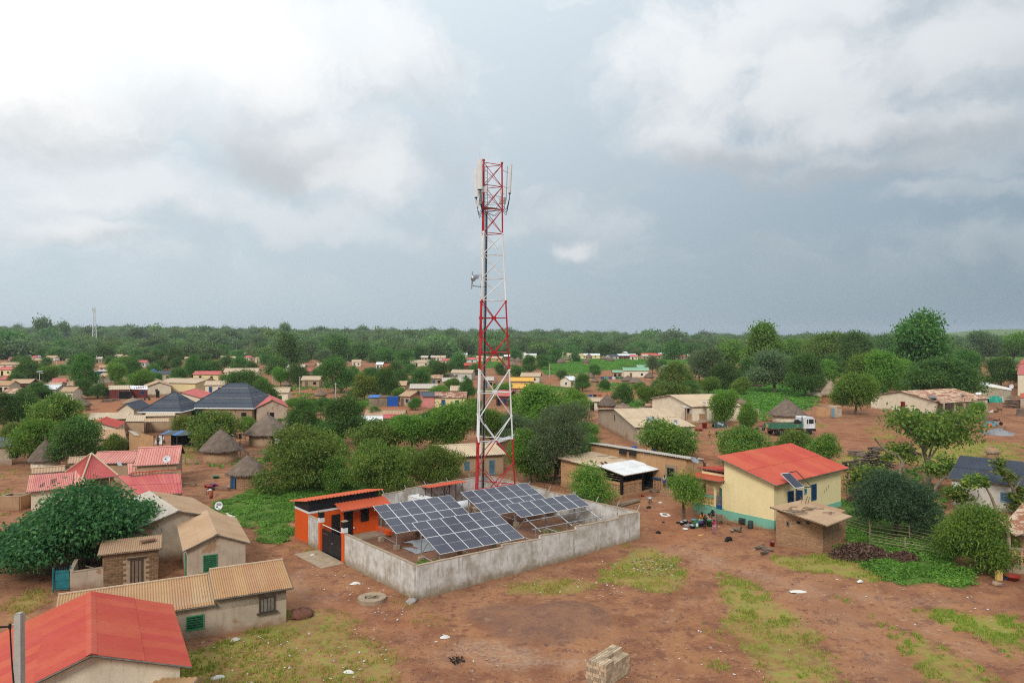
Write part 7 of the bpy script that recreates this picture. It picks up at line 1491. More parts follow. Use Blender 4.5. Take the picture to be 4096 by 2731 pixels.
 # woodland on the ridge: one mass
def build_forest():
 n=19000;y=np.sqrt(rng.uniform(520**2,2100**2,n));x=rng.uniform(-.86,.86,n)*y;left=(y+.12*x)>600+90*fbm(x,y,120,51);x,y=x[left],y[left]
 x2=rng.uniform(-700,700,900);y2=rng.uniform(540,760,900);k2=np.abs(x2)<.8*y2;k2&=fbm(x2,y2,60,61)>.52;x=np.concatenate([x,x2[k2]]);y=np.concatenate([y,y2[k2]])
 keep=fbm(x,y,45,71)>.36;x,y=x[keep],y[keep];z=terr(x,y)-.3;n=len(x)
 me=bpy.data.meshes.new('woodland');me.from_pydata(np.stack([x,y,z],-1).tolist(),[],[])
 sz=rng.uniform(.8,2.2,n)*(1+.5*(rng.uniform(size=n)>.93));hs=sz*rng.uniform(.75,1.2,n)
 a=me.attributes.new('size','FLOAT_VECTOR','POINT');a.data.foreach_set('vector',np.stack([sz,sz,hs],-1).astype(np.float32).ravel())
 a=me.attributes.new('turn','FLOAT','POINT');a.data.foreach_set('value',rng.uniform(0,6.28,n).astype(np.float32))
 a=me.attributes.new('pick','INT','POINT');a.data.foreach_set('value',rng.choice(6,n,p=[.24,.24,.22,.14,.10,.06]).astype(np.int32))
 o=bpy.data.objects.new('woodland',me);COL.objects.link(o);tag(o,'dense green woodland covering the far ridge and its foot','woodland',kind='stuff')
 ng=bpy.data.node_groups.new('woodland','GeometryNodeTree');ng.interface.new_socket('Geometry',in_out='INPUT',socket_type='NodeSocketGeometry');ng.interface.new_socket('Geometry',in_out='OUTPUT',socket_type='NodeSocketGeometry')
 N=ng.nodes;Lk=ng.links;gi,go=N.new('NodeGroupInput'),N.new('NodeGroupOutput');join=N.new('GeometryNodeJoinGeometry')
 def named(nm,t):q=N.new('GeometryNodeInputNamedAttribute');q.data_type=t;q.inputs[0].default_value=nm;return q.outputs[0]
 comb=N.new('ShaderNodeCombineXYZ');Lk.new(named('turn','FLOAT'),comb.inputs[2]);e2r=N.new('FunctionNodeEulerToRotation');Lk.new(comb.outputs[0],e2r.inputs[0])
 pick,size=named('pick','INT'),named('size','FLOAT_VECTOR')
 for i in range(6):
  src=FOREST_SRC[i];oi=N.new('GeometryNodeObjectInfo');oi.transform_space='ORIGINAL';oi.inputs['Object'].default_value=src
  iop=N.new('GeometryNodeInstanceOnPoints');cmp=N.new('FunctionNodeCompare');cmp.data_type='INT';cmp.operation='EQUAL';Lk.new(pick,cmp.inputs[2]);cmp.inputs[3].default_value=i
  Lk.new(gi.outputs[0],iop.inputs['Points']);Lk.new(cmp.outputs[0],iop.inputs['Selection']);Lk.new(oi.outputs['Geometry'],iop.inputs['Instance']);Lk.new(e2r.outputs[0],iop.inputs['Rotation']);Lk.new(size,iop.inputs['Scale']);Lk.new(iop.outputs[0],join.inputs[0])
 Lk.new(join.outputs[0],go.inputs[0]);md=o.modifiers.new('woodland','NODES');md.node_group=ng
FOREST_SRC=[]
for i,(u,vb,vt,w)in enumerate([(3270,1392,1350,34),(2880,1396,1352,36),(1880,1396,1352,34),(2480,1396,1356,34),(1320,1398,1352,36),(650,1398,1350,34)]):
 t=put_tree(f'wood{i}',u,vb,vt,w,auto_label('small far bush tree',u,vb),group='trees of the village');FOREST_SRC.append(t.children[0]if 'crown' in t.children[0].name else t.children[1])
build_forest()
# lone tree breaking the ridge line at the left, and bare grey trees
tree_proto('emergent','open','leaf_forest',1500,.9,.5,.1,4.0,3.4,4.6,190,r0=.22,limbs=8)
def ridge_tree(u,vt,wpx,d,label):
 cm,tm,Rr,Ht=TREE_ME['emergent'];c=PD(u,V0,d);g=T(c.x,d);h=CAM_H-(vt-V0)/F*d-g;t=thing('tree',label,'tree',(c.x,d,g),'trees standing above the ridge');w=wpx/F*d/2;t.scale=(w/Rr,w/Rr,h/Ht)
 for me,nm in((cm,'crown'),(tm,'trunk')):o=bpy.data.objects.new(nm,me);COL.objects.link(o);o.parent=t
ridge_tree(170,1278,54,1000,'lone tall tree breaking the ridge line at the left');ridge_tree(255,1292,34,1050,'smaller tree above the ridge between the lone tree and the distant mast');ridge_tree(1140,1296,34,1150,'tree tip above the ridge left of the mast')
def bare_tree(u,vb,vt,label,spread=.5):
 p=P(u,vb);h=CAM_H-(vt-V0)/F*p.y-p.z;t=thing('bare_tree',label,'tree',p);rs=random.Random(int(u));mb=MB()
 def grow(a,dv,l,r,k):
  b=a+dv*l;mb.bar(a,b,r,5,r*.65,cap=False)
  if k:
   for _ in range(3):nd=(dv+Vector((rs.uniform(-1,1),rs.uniform(-1,1),rs.uniform(-.1,.6)))*spread).normalized();grow(a.lerp(b,rs.uniform(.55,1)),nd,l*rs.uniform(.55,.8),r*.55,k-1)
 grow(p-Vector((0,0,.2)),Vector((0,0,1)),h*.36,h*.022,4);mb.build('branches','pale_bark',t);return t
bare_tree(1005,1432,1350,'bare grey tree at the foot of the far ridge');bare_tree(985,1436,1362,'second bare grey tree leaning beside it at the foot of the ridge');bare_tree(505,1510,1440,'bare brown tree among the far left mangoes');bare_tree(1985,1545,1500,'bare grey shrub behind the mast');bare_tree(2905,1420,1372,'bare pale tree right of the far rose roofs')
# haze: one even body of air round camera and place
def build_haze():
 mb=MB();mb.prism([(-3300,-420),(3300,-420),(3300,5300),(-3300,5300)],-2.0,75.0);m=bpy.data.materials.new('haze');m.use_nodes=True;nt=m.node_tree;nt.nodes.clear();out=nt.nodes.new('ShaderNodeOutputMaterial');pv=nt.nodes.new('ShaderNodeVolumePrincipled')
 pv.inputs['Color'].default_value=(.80,.88,.95,1);pv.inputs['Density'].default_value=0.0001;pv.inputs['Anisotropy'].default_value=.0;nt.links.new(pv.outputs[0],out.inputs['Volume']);MATS['haze']=m
 o=mb.build('haze',m);o['kind']='stuff'
if HAZE:build_haze()
# utility poles, lamps, dishes
def conc_pole(u,vb,vt,label,w=.16):
 p=P(u,vb);h=CAM_H-(vt-V0)/F*p.y-p.z;t=thing('utility_pole',label,'utility pole',p,'concrete poles of the village')
 MB().bar(p-Vector((0,0,.3)),p+Vector((0,0,h)),w*1.2,6,w*.8).build('shaft','concrete_pole',t);MB().bar(p+Vector((-.35,0,h-.25)),p+Vector((.35,0,h-.25)),.05,5).build('cross_arm','galvanised',t);return p+Vector((0,0,h-.2))
POLES=[(1199,1580,1505),(1342,1600,1532),(1508,1598,1532),(1343,1620,1531),(1090,1535,1487),(918,1510,1467),(1001,1510,1473),(1151,1465,1450),(1074,1410,1379),(945,1412,1382),(826,1412,1381),(48,1432,1401),(94,1428,1403),(215,1442,1410),(246,1438,1418),(155,1448,1418),(473,1498,1452),(395,1440,1418),(416,1490,1455),(583,1404,1386),(605,1406,1388),(627,1408,1392),(640,1414,1394),(2198,1512,1455),(1391,1460,1443),(1762,1452,1422),(1953,1448,1428),(120,1530,1512),(18,1400,1380),(1573,1512,1480)]
ends=[]
for u,vb,vt in POLES:ends.append(conc_pole(u,vb,vt,auto_label('slim concrete pole',u,vb)))
def wire(a,b,sag,label):
 pts=[a.lerp(b,i/10)-Vector((0,0,sag*4*(i/10)*(1-i/10)))for i in range(11)];single(MB().tube(pts,.02,4),'overhead_wire',label,'wire','cable_black',a)
wire(ends[1],ends[2],.6,'power line between the two poles left of the brush stall');wire(ends[0],ends[1],.6,'power line crossing the red track beyond the mango trees')
def solar_lamp(u,vb,vt,label):
 p=P(u,vb);h=CAM_H-(vt-V0)/F*p.y-p.z;t=thing('street_lamp',label,'street lamp',p,'solar street lamps')
 MB().bar(p,p+Vector((0,0,h)),.12,6,.08).build('pole','plastic_white',t);MB().slab([p+Vector((-1.1,-.5,h-.1)),p+Vector((1.1,-.5,h+.1)),p+Vector((1.1,.7,h+.5)),p+Vector((-1.1,.7,h+.3))],.08).build('solar_panel','solar_cells',t);MB().box(p+Vector((1.0,0,h-.5)),(1.0,.35,.15),.1).build('lamp_head','plastic_white',t)
for u,vb,vt in[(158,1532,1487),(226,1462,1437),(156,1450,1425),(40,1430,1414),(368,1515,1480),(804,1448,1427),(740,1422,1402),(118,1440,1421),(738,1416,1404)]:solar_lamp(u,vb,vt,auto_label('solar street lamp',u,vb))
def dish(pos,r,face,label,base=None,mat='plastic_white',logo=False):
 t=thing('satellite_dish',label,'satellite dish',base or pos,'satellite dishes');f=Vector(face).normalized()
 d=MB().lathe(pos,[(0,-.12*r/.4),(r*.5,-.08*r/.4),(r*.85,.0),(r,.06*r/.4),(r*1.01,.09*r/.4),(r*.84,.03),(r*.5,-.04*r/.4),(0,-.08*r/.4)],24,ax=f).build('reflector',mat,t,True)
 up=Vector((0,0,1));MB().bar(pos-up*r*.8+f*.02,pos+f*r*1.1-up*r*.3,.02,5).build('feed_arm','galvanised',t);MB().box(pos+f*r*1.12-up*r*.28,(.12,.12,.1)).build('feed_horn','steel_dark',t)
 b=Vector(base)if base is not None else pos-up*r*1.5
 MB().bar(b,pos-f*.12,.035,6).build('mast','galvanised',t)
 if logo:
  q=f.to_track_quat('Z','Y');lo=MB();a=q@Vector((1,0,0));c=q@Vector((0,1,0));o=pos+f*.05
  a=up.cross(f).normalized();c=f.cross(a);o=pos+f*.06+c*r*.35;lo.quad(o-a*r*.5-c*r*.14,o+a*r*.5-c*r*.14,o+a*r*.5+c*r*.14,o-a*r*.5+c*r*.14);lo.build('logo_plate','soot',d)
  tx=lettering('CANAL+',r*.26,'plastic_white',d);tx.location=o+f*.012-c*r*.09-ORG[t.name];tx.rotation_mode='QUATERNION';tx.rotation_quaternion=Matrix((a,c,f)).transposed().to_quaternion()
 return t
p=PD(876,2022,65.0);dish(p,.36,(-.05,-1,.25),'white satellite dish on the eave of the weathered grey house',Vector((p.x-.2,p.y+.3,p.z-1.2)),logo=True)
p=PD(668,1836,82);dish(p,.40,(.1,-1,.5),'white satellite dish on the pink homestead roof',Vector((p.x,p.y+.3,p.z-1.4)))
p=PD(2703,1688,113.5);dish(p,.45,(0,-1,.2),'white satellite dish over the wing of the mud house',Vector((p.x,p.y+.2,p.z-1.6)),logo=True)
p=PD(2778,1842,78.0);dish(p,.5,(.4,-.5,.9),'grey mesh satellite dish leaning at the end of the terracotta house',Vector((p.x-.1,p.y+.4,p.z-1.6)),mat='galvanised')
p=PD(3914,1575,150);dish(p,.55,(-.2,-.3,1),'tilted white dish on the rusty roof',Vector((p.x,p.y+.2,p.z-1.6)));p=PD(4045,1545,165);dish(p,.5,(0,-1,.15),'white dish in front of the tall house at the right edge',Vector((p.x,p.y+.2,p.z-2)))
p=PD(605,1676,150);dish(p,.4,(.2,-1,.8),'small white dish on the porch roof of the long beige row',Vector((p.x,p.y+.2,p.z-1.2)))
# people
def person(label,p,face,h,pose='stand',top='cloth_white',bottom='cloth_blue',wrap=None,skirt=False,sleeves=True,bare_legs=False):
 """one continuous skinned body with clothing meshes; face = heading (radians, 0 looks along +X)"""
 t=thing('person',label,'person',p);s=h/1.65;fx=Vector((math.cos(face),math.sin(face),0));sx=Vector((-fx.y,fx.x,0));up=Vector((0,0,1))
 Lc=lambda f,l,z:fx*(f*s)+sx*(l*s)+up*(z*s)
 if pose in('stand','walk','arm'):
  st=.14 if pose=='walk' else .03;J=dict(pel=(0,0,.90),bel=(0,0,1.08),che=(0,0,1.28),nec=(0,0,1.42),hea=(.02,0,1.50),top=(.02,0,1.60))
  for k,sg in(('l',1),('r',-1)):J.update({'hip'+k:(0,sg*.09,.86),'kne'+k:(.03+sg*st,sg*.095,.46),'ank'+k:(sg*st*1.2-.02,sg*.10,.07),'toe'+k:(sg*st*1.2+.13,sg*.11,.03),'sho'+k:(0,sg*.17,1.36),'elb'+k:(-.02,sg*.23,1.10),'wri'+k:(.08,sg*.24,.88),'fin'+k:(.11,sg*.24,.76)})
  if pose=='arm':J.update({'elbl':(.12,.30,1.2),'wril':(.2,.46,1.22),'finl':(.22,.56,1.2),'elbr':(.14,-.22,1.16),'wrir':(.26,-.12,1.26),'finr':(.3,-.06,1.3)})
 elif pose=='sit':
  J=dict(pel=(0,0,.34),bel=(.03,0,.52),che=(.05,0,.72),nec=(.07,0,.88),hea=(.1,0,.97),top=(.11,0,1.06))
  for k,sg in(('l',1),('r',-1)):J.update({'hip'+k:(.02,sg*.1,.32),'kne'+k:(.42,sg*.17,.40),'ank'+k:(.46,sg*.16,.07),'toe'+k:(.6,sg*.17,.03),'sho'+k:(.05,sg*.17,.82),'elb'+k:(.18,sg*.24,.58),'wri'+k:(.38,sg*.15,.52),'fin'+k:(.48,sg*.1,.48)})
 else:
  J=dict(pel=(-.12,0,.86),bel=(.04,0,.96),che=(.24,0,1.02),nec=(.40,0,1.05),hea=(.49,0,1.03),top=(.58,0,.99))
  for k,sg in(('l',1),('r',-1)):J.update({'hip'+k:(-.1,sg*.09,.82),'kne'+k:(-.02,sg*.1,.44),'ank'+k:(-.06,sg*.1,.07),'toe'+k:(.09,sg*.11,.03),'sho'+k:(.33,sg*.17,.99),'elb'+k:(.38,sg*.2,.74),'wri'+k:(.45,sg*.14,.52),'fin'+k:(.47,sg*.12,.41)})
 Rb=dict(pel=.125,bel=.11,che=.13,nec=.05,hea=.088,top=.06,hip=.10,kne=.055,ank=.04,toe=.035,sho=.055,elb=.042,wri=.03,fin=.032)
 E=[('pel','bel'),('bel','che'),('che','nec'),('nec','hea'),('hea','top')]+[e for k in 'lr' for e in(('pel','hip'+k),('hip'+k,'kne'+k),('kne'+k,'ank'+k),('ank'+k,'toe'+k),('che','sho'+k),('sho'+k,'elb'+k),('elb'+k,'wri'+k),('wri'+k,'fin'+k))]
 def skin(name,edges,mat,infl,par,root,cut=None):
  names=[];
  for a,b in edges:
   for q in(a,b):
    if q not in names:names.append(q)
  co={q:Lc(*J[q])for q in names}
  if cut:
   for q,(o,f)in cut.items():
    if q in co:co[q]=Lc(*J[o]).lerp(Lc(*J[q]),f)
  me=bpy.data.meshes.new(name);me.from_pydata([tuple(co[q])for q in names],[(names.index(a),names.index(b))for a,b in edges],[]);me.materials.append(M(mat));o=bpy.data.objects.new(name,me);COL.objects.link(o);o.parent=par;ORG[o.name]=Vector(p)
  md=o.modifiers.new('skin','SKIN');md.use_smooth_shade=True;sv=me.skin_vertices[0].data
  for i,q in enumerate(names):r=(Rb.get(q)or Rb[q[:-1]])*s*infl;sv[i].radius=(r,r);sv[i].use_root=q==root
  sb=o.modifiers.new('smooth','SUBSURF');sb.levels=sb.render_levels=1;return o
 body=skin('body',E,'skin',1.0,t,'pel')
 sl=[e for k in 'lr' for e in((('che','sho'+k),('sho'+k,'elb'+k))if sleeves else(('che','sho'+k),))]
 skin('shirt',[('pel','bel'),('bel','che')]+sl,top,1.22,t,'bel',{'elbl':('shol',.75),'elbr':('shor',.75)})
 if skirt:
  k0,a0=Lc(*J['pel']),(Lc(*J['ankl'])+Lc(*J['ankr']))/2
  if pose=='sit':skin('wrapper',[e for k in 'lr' for e in(('pel','hip'+k),('hip'+k,'kne'+k),('kne'+k,'ank'+k))],bottom,1.55,t,'pel',{'ankl':('knel',.7),'ankr':('kner',.7)})
  else:
   mb=MB();ax=(k0-a0);mb.lathe(Vector(p)+a0+ax*.08,[(.19*s,0),(.20*s,ax.length*.4),(.175*s,ax.length*.75),(.15*s,ax.length*1.05)],14,ax=ax.normalized());mb.build('wrapper',bottom,t,True)
 else:skin('trousers',[e for k in 'lr' for e in(('pel','hip'+k),('hip'+k,'kne'+k),('kne'+k,'ank'+k))],bottom,1.25,t,'pel',{'ankl':('knel',.85 if not bare_legs else .1),'ankr':('kner',.85 if not bare_legs else .1)})
 hd,tp=Lc(*J['hea']),Lc(*J['top']);c=Vector(p)+hd.lerp(tp,.45)-(fx*.018*s if pose!='bend' else up*-.03*s)
 if wrap:MB().lathe(c-up*.02*s,[(.0,-.04*s),(.10*s,-.01*s),(.125*s,.05*s),(.10*s,.11*s),(.0,.14*s)],14).build('head_wrap',wrap,t,True)
 else:MB().lathe(c,[(.085*s,-.05*s),(.1*s,.0),(.09*s,.06*s),(.0,.1*s)],12).build('hair','hair',t,True)
 fc=Vector(p)+hd+fx*.085*s;fm=MB()
 fm.box(fc+up*.0+fx*.012*s,(.03*s,.025*s,.045*s),face);fm.box(fc-up*.045*s,(.02*s,.05*s,.014*s),face)
 for sg in(-1,1):fm.box(fc+sx*.032*s*sg+up*.025*s,(.012*s,.022*s,.012*s),face)
 fm.build('face','hair',body)
 for k,sg in(('l',1),('r',-1)):
  w_,f_=Lc(*J['wri'+k]),Lc(*J['fin'+k]);dv=(f_-w_).normalized();sd_=dv.cross(up if abs(dv.z)<.9 else fx).normalized();m=MB()
  for i in range(4):o_=Vector(p)+f_+sd_*((i-1.5)*.019*s);m.bar(o_-dv*.02*s,o_+dv*(.055+.012*(i in(1,2)))*s+fx*.012*s,.010*s,5,.007*s)
  o_=Vector(p)+w_.lerp(f_,.4);m.bar(o_,o_+(sd_*1.6+dv).normalized()*.07*s,.011*s,5,.008*s);m.build('fingers','skin',body)
 return t
def G(u,v):return P(u,v)
person('girl in pink patterned dress holding out a red cloth by the cooking pots',G(2856,2135),R(-95),1.38,'arm','cloth_pink','cloth_print',wrap='cloth_pink',skirt=False)
person('child in black standing between the seated women',G(2819,2114),R(100),1.25,'stand','cloth_black','cloth_black',bare_legs=True)
person('seated person in orange shirt under the young tree',G(2805,2092),R(-60),1.6,'sit','cloth_orange','cloth_green',skirt=True)
person('seated person in tan top with back to the camera by the green bucket',G(2838,2098),R(110),1.6,'sit','cloth_tan','cloth_blue',skirt=True)
person('seated woman in navy with green and white head wrap',G(2854,2078),R(200),1.65,'sit','cloth_navy','cloth_navy',wrap='cloth_green',skirt=True)
person('child in pale pink top on the steps of the terracotta house',TQ(4.55,-2.2,.92),R(-120),1.35,'stand','cloth_white','cloth_blue',bare_legs=True)
person('woman bending over in white top and red printed wrapper by the brick hut yard',G(843,1993),R(160),1.62,'bend','cloth_white','cloth_red',wrap='cloth_red',skirt=True)
person('boy in yellow shirt walking across the yard below the porch house',G(2838,1752),R(-100),1.15,'walk','cloth_yellow','cloth_brown',bare_legs=True)
person('person in bright pink shirt by the young tree and porch house',G(2966,1706),R(90),1.65,'stand','cloth_pink','cloth_blue');person('person in blue robe beside the one in bright pink',G(2976,1704),R(60),1.6,'stand','cloth_blue','cloth_blue')
person('person in dark brown clothes before the white sheets',G(632,1783),R(-90),1.7,'stand','cloth_brown','cloth_brown');person('person in dark clothes by the post of the long beige row',G(674,1718),R(-90),1.6,'stand','cloth_white','cloth_navy')
# household things on the ground
def pot(u,v,r,h,label,mat='soot',lid=None,group='pots and bowls under the young tree',z=0):
 p=P(u,v);p.z+=z;t=thing('cooking_pot',label,'pot',p,group);MB().lathe(p,[(r*.7,0),(r,h*.3),(r*.98,h*.85),(r*1.08,h),(r*.92,h),(r*.88,h*.3),(0,h*.25)],16).build('body',mat,t,True)
 if lid:MB().lathe(p+Vector((0,0,h)),[(r*1.05,0),(r*.6,.05),(.03,.08),(.03,.12),(0,.12)],16).build('lid',lid,t,True)
 for sg in(-1,1):MB().bar(p+Vector((sg*r,0,h*.75)),p+Vector((sg*r*1.25,0,h*.78)),.015,5).build('handle',mat,t)
 return t
def basin(u,v,r,h,mat,label,group=None,name='basin',z=0):
 p=P(u,v);p.z+=z;return single(MB().lathe(p,[(r*.62,0),(r,h),(r*1.06,h),(r*1.06,h-.02),(r*.94,h-.02),(r*.58,.03),(0,.03)],20),name,label,'basin',mat,p,group,True)
def bucket(u,v,r,h,mat,label,name='bucket',top=None):
 p=P(u,v);t=thing(name,label,name,p);MB().lathe(p,[(r*.82,0),(r,h),(r*1.05,h),(r*.93,h),(r*.78,.03),(0,.03)],18).build('body',mat,t,True);MB().tube([p+Vector((-r,0,h*.92)),p+Vector((-r*.5,-.1,h*1.22)),p+Vector((r*.5,-.1,h*1.22)),p+Vector((r,0,h*.92))],.012,5).build('handle','galvanised',t);return t
def barrel(u,v,r,h,mat,label):
 p=P(u,v);t=thing('barrel',label,'barrel',p);MB().lathe(p,[(r*.92,0),(r,.06),(r,h*.3),(r*1.05,h*.33),(r,h*.36),(r,h*.63),(r*1.05,h*.66),(r,h*.69),(r,h-.06),(r*.92,h),(0,h)],20).build('drum',mat,t,True);MB().lathe(p+Vector((0,0,h)),[(r*.95,0),(r*.95,.05),(0,.05)],20).build('lid',mat,t);return t
def jerrycan(u,v,h,mat,label,ang=.3,lettered=False):
 p=P(u,v);t=thing('jerrycan',label,'jerrycan',p);w,d=h*.62,h*.42;m=Matrix.Rotation(ang,3,'Z');b=MB();
 pr=[(0,1),(.72,1),(.9,.8),(1.0,.45)]
 for(z0,k0),(z1,k1)in zip(pr,pr[1:]):
  lo=[p+m@Vector((sx*w/2*k0,sy*d/2*max(k0,.7),z0*h))for sx,sy in((-1,-1),(1,-1),(1,1),(-1,1))];hi=[p+m@Vector((sx*w/2*k1,sy*d/2*max(k1,.7),z1*h))for sx,sy in((-1,-1),(1,-1),(1,1),(-1,1))]
  for i in range(4):j=(i+1)%4;b.quad(lo[i],lo[j],hi[j],hi[i])
 b.quad(*hi);b.build('body',mat,t);MB().tube([p+m@Vector((-w*.25,0,h)),p+m@Vector((-w*.2,0,h*1.08)),p+m@Vector((w*.1,0,h*1.08)),p+m@Vector((w*.15,0,h))],.02,5).build('handle',mat,t);MB().lathe(p+m@Vector((w*.3,0,h*.92)),[(.035,0),(.035,.09),(0,.09)],10).build('cap',mat,t)
 MB().box(p+m@Vector((0,-d/2-.003,h*.42)),(w*.5,.012,h*.4),ang).build('label_panel','plastic_white' if lettered else mat,t);return t
for i,(u,v,r,h,m,l)in enumerate([(2727,2096,.2,.22,'soot','tin'),(2741,2092,.24,.26,'soot','tin'),(2729,2100,.17,.18,'soot',None),(2770,2112,.24,.26,'soot','tin'),(2762,2094,.2,.12,'soot',None)]):pot(u,v,r,h,['small black pot with tin lid left of the tree trunk','large black pot with tin lid against the tree trunk','little black pot in front of the lidded pots','black pot standing apart beside the green jerrycan','shallow black pan among the tin plates'][i],m,l)
for i,(u,v,r,m)in enumerate([(2743,2103,.26,'tin'),(2753,2105,.16,'tin'),(2758,2098,.24,'tin'),(2765,2097,.2,'tin'),(2712,2091,.2,'soot'),(2741,2117,.25,'plastic_white')]):basin(u,v,r,.08,m,['wide tin plate in front of the lidded black pots','small tin bowl beside the wide tin plate','tin dish behind the wide plate','tin tray nearest the green jerrycan','dark pan lid lying left of the pots','white and purple enamel bowl lying in front of the pots'][i],'pots and bowls under the young tree')
jerrycan(2785,2109,.68,'plastic_green','green jerrycan with pale panel beside the cooking pots',.2,True);basin(2804,2105,.36,.42,'plastic_purple','deep purple and pink striped tub in front of the seated people',name='wash_tub');bucket(2839,2105,.28,.55,'plastic_green','green bucket behind the girl in pink');basin(2776,2085,.3,.2,'sky_paint','pale blue basin behind the green jerrycan')
bucket(2928,2130,.15,.26,'tin','small tin bucket on the bare ground');barrel(3002,2112,.25,.62,'tarp_dark','dark teal drum at the foot of the yellow wall');bucket(3089,2183,.2,.35,'plastic_red','red bucket at the corner of the block store hut')
p=P(2948,2125);t=thing('wooden_mortar','wooden mortar lying on its side in front of the yellow house','mortar',p);MB().lathe(p+Vector((-.3,.1,.24)),[(.16,0),(.2,.1),(.14,.25),(.24,.5),(.26,.72),(.2,.72),(.14,.45),(0,.4)],16,ax=Vector((.75,-.6,.05))).build('bowl','timber',t,True)
p=P(2950,2105);t=thing('wire_crate','small wire crate against the yellow wall','crate',P(2972,2095));p=P(2972,2095)
for z in(.1,.3,.5):MB().lathe(p+Vector((0,0,z)),[(.42,0),(.44,.02),(.42,.04)],4).build('hoop','steel_dark',t)
for k in range(8):a=k*math.pi/4;MB().bar(p+Vector((.4*math.cos(a),.4*math.sin(a),0)),p+Vector((.4*math.cos(a),.4*math.sin(a),.52)),.015,4).build('bar','steel_dark',t)
def stones(u,v,n,spread,size,mat,label,cat='stones',name='hearth_stone',logs=0):
 for k in range(n):
  q=P(u,v);q=onG(q.x+random.uniform(-spread,spread),q.y+random.uniform(-spread,spread));s=size*random.uniform(.7,1.3);mb=MB().lathe(q,[(s*.7,-.05),(s,s*.25),(s*.8,s*.6),(s*.3,s*.8),(0,s*.82)],8,.0)
  for vv in mb.v:vv+=Vector((random.uniform(-.2,.2),random.uniform(-.2,.2),random.uniform(-.1,.1)))*s
  single(mb,name,label[k]if isinstance(label,list)else label,cat,mat,q,smooth=True)
stones(2918,2159,1,.05,.3,'soot','burnt black hearth heap on the yard in front of the yellow house');stones(2904,2165,1,.1,.16,'soot','small charred lump left of the burnt hearth heap');stones(2635,2133,1,.05,.22,'soot','round black pot lying beyond the compound corner');stones(2596,2031,1,.05,.24,'soot','blackened upturned pot near the white board')
stones(2655,2090,1,.05,.14,'soot','scrap of black rags right of the compound');stones(2912,2098,1,.05,.18,'stone_red','loose red brick lump near the yellow wall');stones(2465,2697,1,.05,.22,'stone_tan','pale stone lying right of the block stack');stones(1205,2468,1,.05,.55,'stone_red','dark red boulder at the end of the long shed');stones(1647,2410,1,.05,.4,'ash','pale lump of mortar at the near corner of the wall')
for k,(du,dv,l,a)in enumerate([(-25,0,.9,.3),(5,8,.9,-.2),(-5,20,.8,.5),(-12,-6,.5,1.3)]):
 p=P(3065+du,2195+dv);dv_=Vector((math.cos(a),math.sin(a),.06))*l/2;single(MB().tube([p-dv_+Vector((0,0,.12)),p+Vector((0,.05,.16)),p+dv_+Vector((0,0,.1))],radii=[.12,.14,.09],n=8),'log',['gnarled log left of the red bucket','log lying across the others by the store hut','nearest short log by the store hut','upright stub log by the store hut'][k],'log','log_bark',p,'firewood by the store hut',True)
 # white frame, sacks, boards, grill
def frame_board():
 o=[P(u,v)+Vector((0,0,.06))for u,v in((2638,2053),(2670,2055),(2683,2063),(2668,2067),(2645,2063))];c=sum(o,Vector())/5;mb=MB();i_=[c+(q-c)*.55 for q in o]
 for k in range(5):j=(k+1)%5;mb.quad(o[k],o[j],i_[j],i_[k]);mb.quad(o[k]-Vector((0,0,.05)),o[j]-Vector((0,0,.05)),o[j],o[k])
 single(mb,'plastic_ring','white plastic ring lying on the red ground beside the compound corner','plastic ring','plastic_white',c)
frame_board()
def sack(u,v,l,w,ang,label,mat='white_sack',h=.14):
 p=P(u,v);mb=MB();n=8;m=Matrix.Rotation(ang,3,'Z')
 for i in range(n+1):
  for j in range(6):pass
 g=[[p+m@Vector(((i/n-.5)*l,(j/5-.5)*w*(1-.35*abs(2*i/n-1)**2),.02+h*max(0,1-(2*i/n-1)**2)*max(0,1-(2*j/5-1)**2)+random.uniform(0,.025)))for j in range(6)]for i in range(n+1)]
 for i in range(n):
  for j in range(5):mb.quad(g[i][j],g[i+1][j],g[i+1][j+1],g[i][j+1])
 single(mb,'sack',label,'sack',mat,p,smooth=True)
sack(3193,2367,1.15,.55,.05,'flattened white sack on the track at the right',h=.1);sack(3440,2327,.5,.3,.4,'white plastic bag at the edge of the weeds');sack(1420,2335,.75,.3,.5,'crumpled white bag by the side wall of the compound');sack(940,2560,.6,.45,.9,'pale cloth on the grass before the long shed','tarp_white');sack(870,2712,.7,.35,.6,'dirty white bag in the grass beside the red roof');sack(1395,2690,.6,.3,-.2,'crumpled pale bag on the grass at the bottom')
sack(2805,2140,.7,.22,.5,'strip of yellow cloth on the ground by the girl in pink','plastic_yellow',.04);sack(3990,1738,2.2,.9,.1,'white sheet lying on the gravel heap',h=.3);sack(1780,2550,.6,.4,.2,'whitish rag on the pale dust');sack(1250,2222,.5,.3,.3,'grey rag by the left wall of the gate')
single(MB().slab([P(2467,2019)+Vector((0,0,.12)),P(2470,2023)+Vector((0,0,.1)),P(2556,2004)+Vector((0,0,.2)),P(2550,2000)+Vector((0,0,.22))],.06),'plank','pale plank lying before the breeze-block porch','plank','bamboo',P(2510,2012));single(MB().slab([P(2480,2024)+Vector((0,0,.12)),P(2484,2028)+Vector((0,0,.1)),P(2562,2008)+Vector((0,0,.2)),P(2556,2005)+Vector((0,0,.22))],.06),'plank','second darker plank beside the pale one at the porch','plank','timber',P(2520,2015))
p=P(2600,2012);t=thing('charcoal_stove','small charcoal stove with tin pan near the terracotta steps','stove',p)
MB().lathe(p+Vector((0,0,.32)),[(.12,0),(.28,.18),(.28,.3),(.22,.3),(0,.2)],16).build('bowl','tin',t,True)
for k in range(3):a=k*2.1;MB().bar(p+Vector((.22*math.cos(a),.22*math.sin(a),0)),p+Vector((.1*math.cos(a),.1*math.sin(a),.36)),.025,5).build('leg','steel_dark',t)
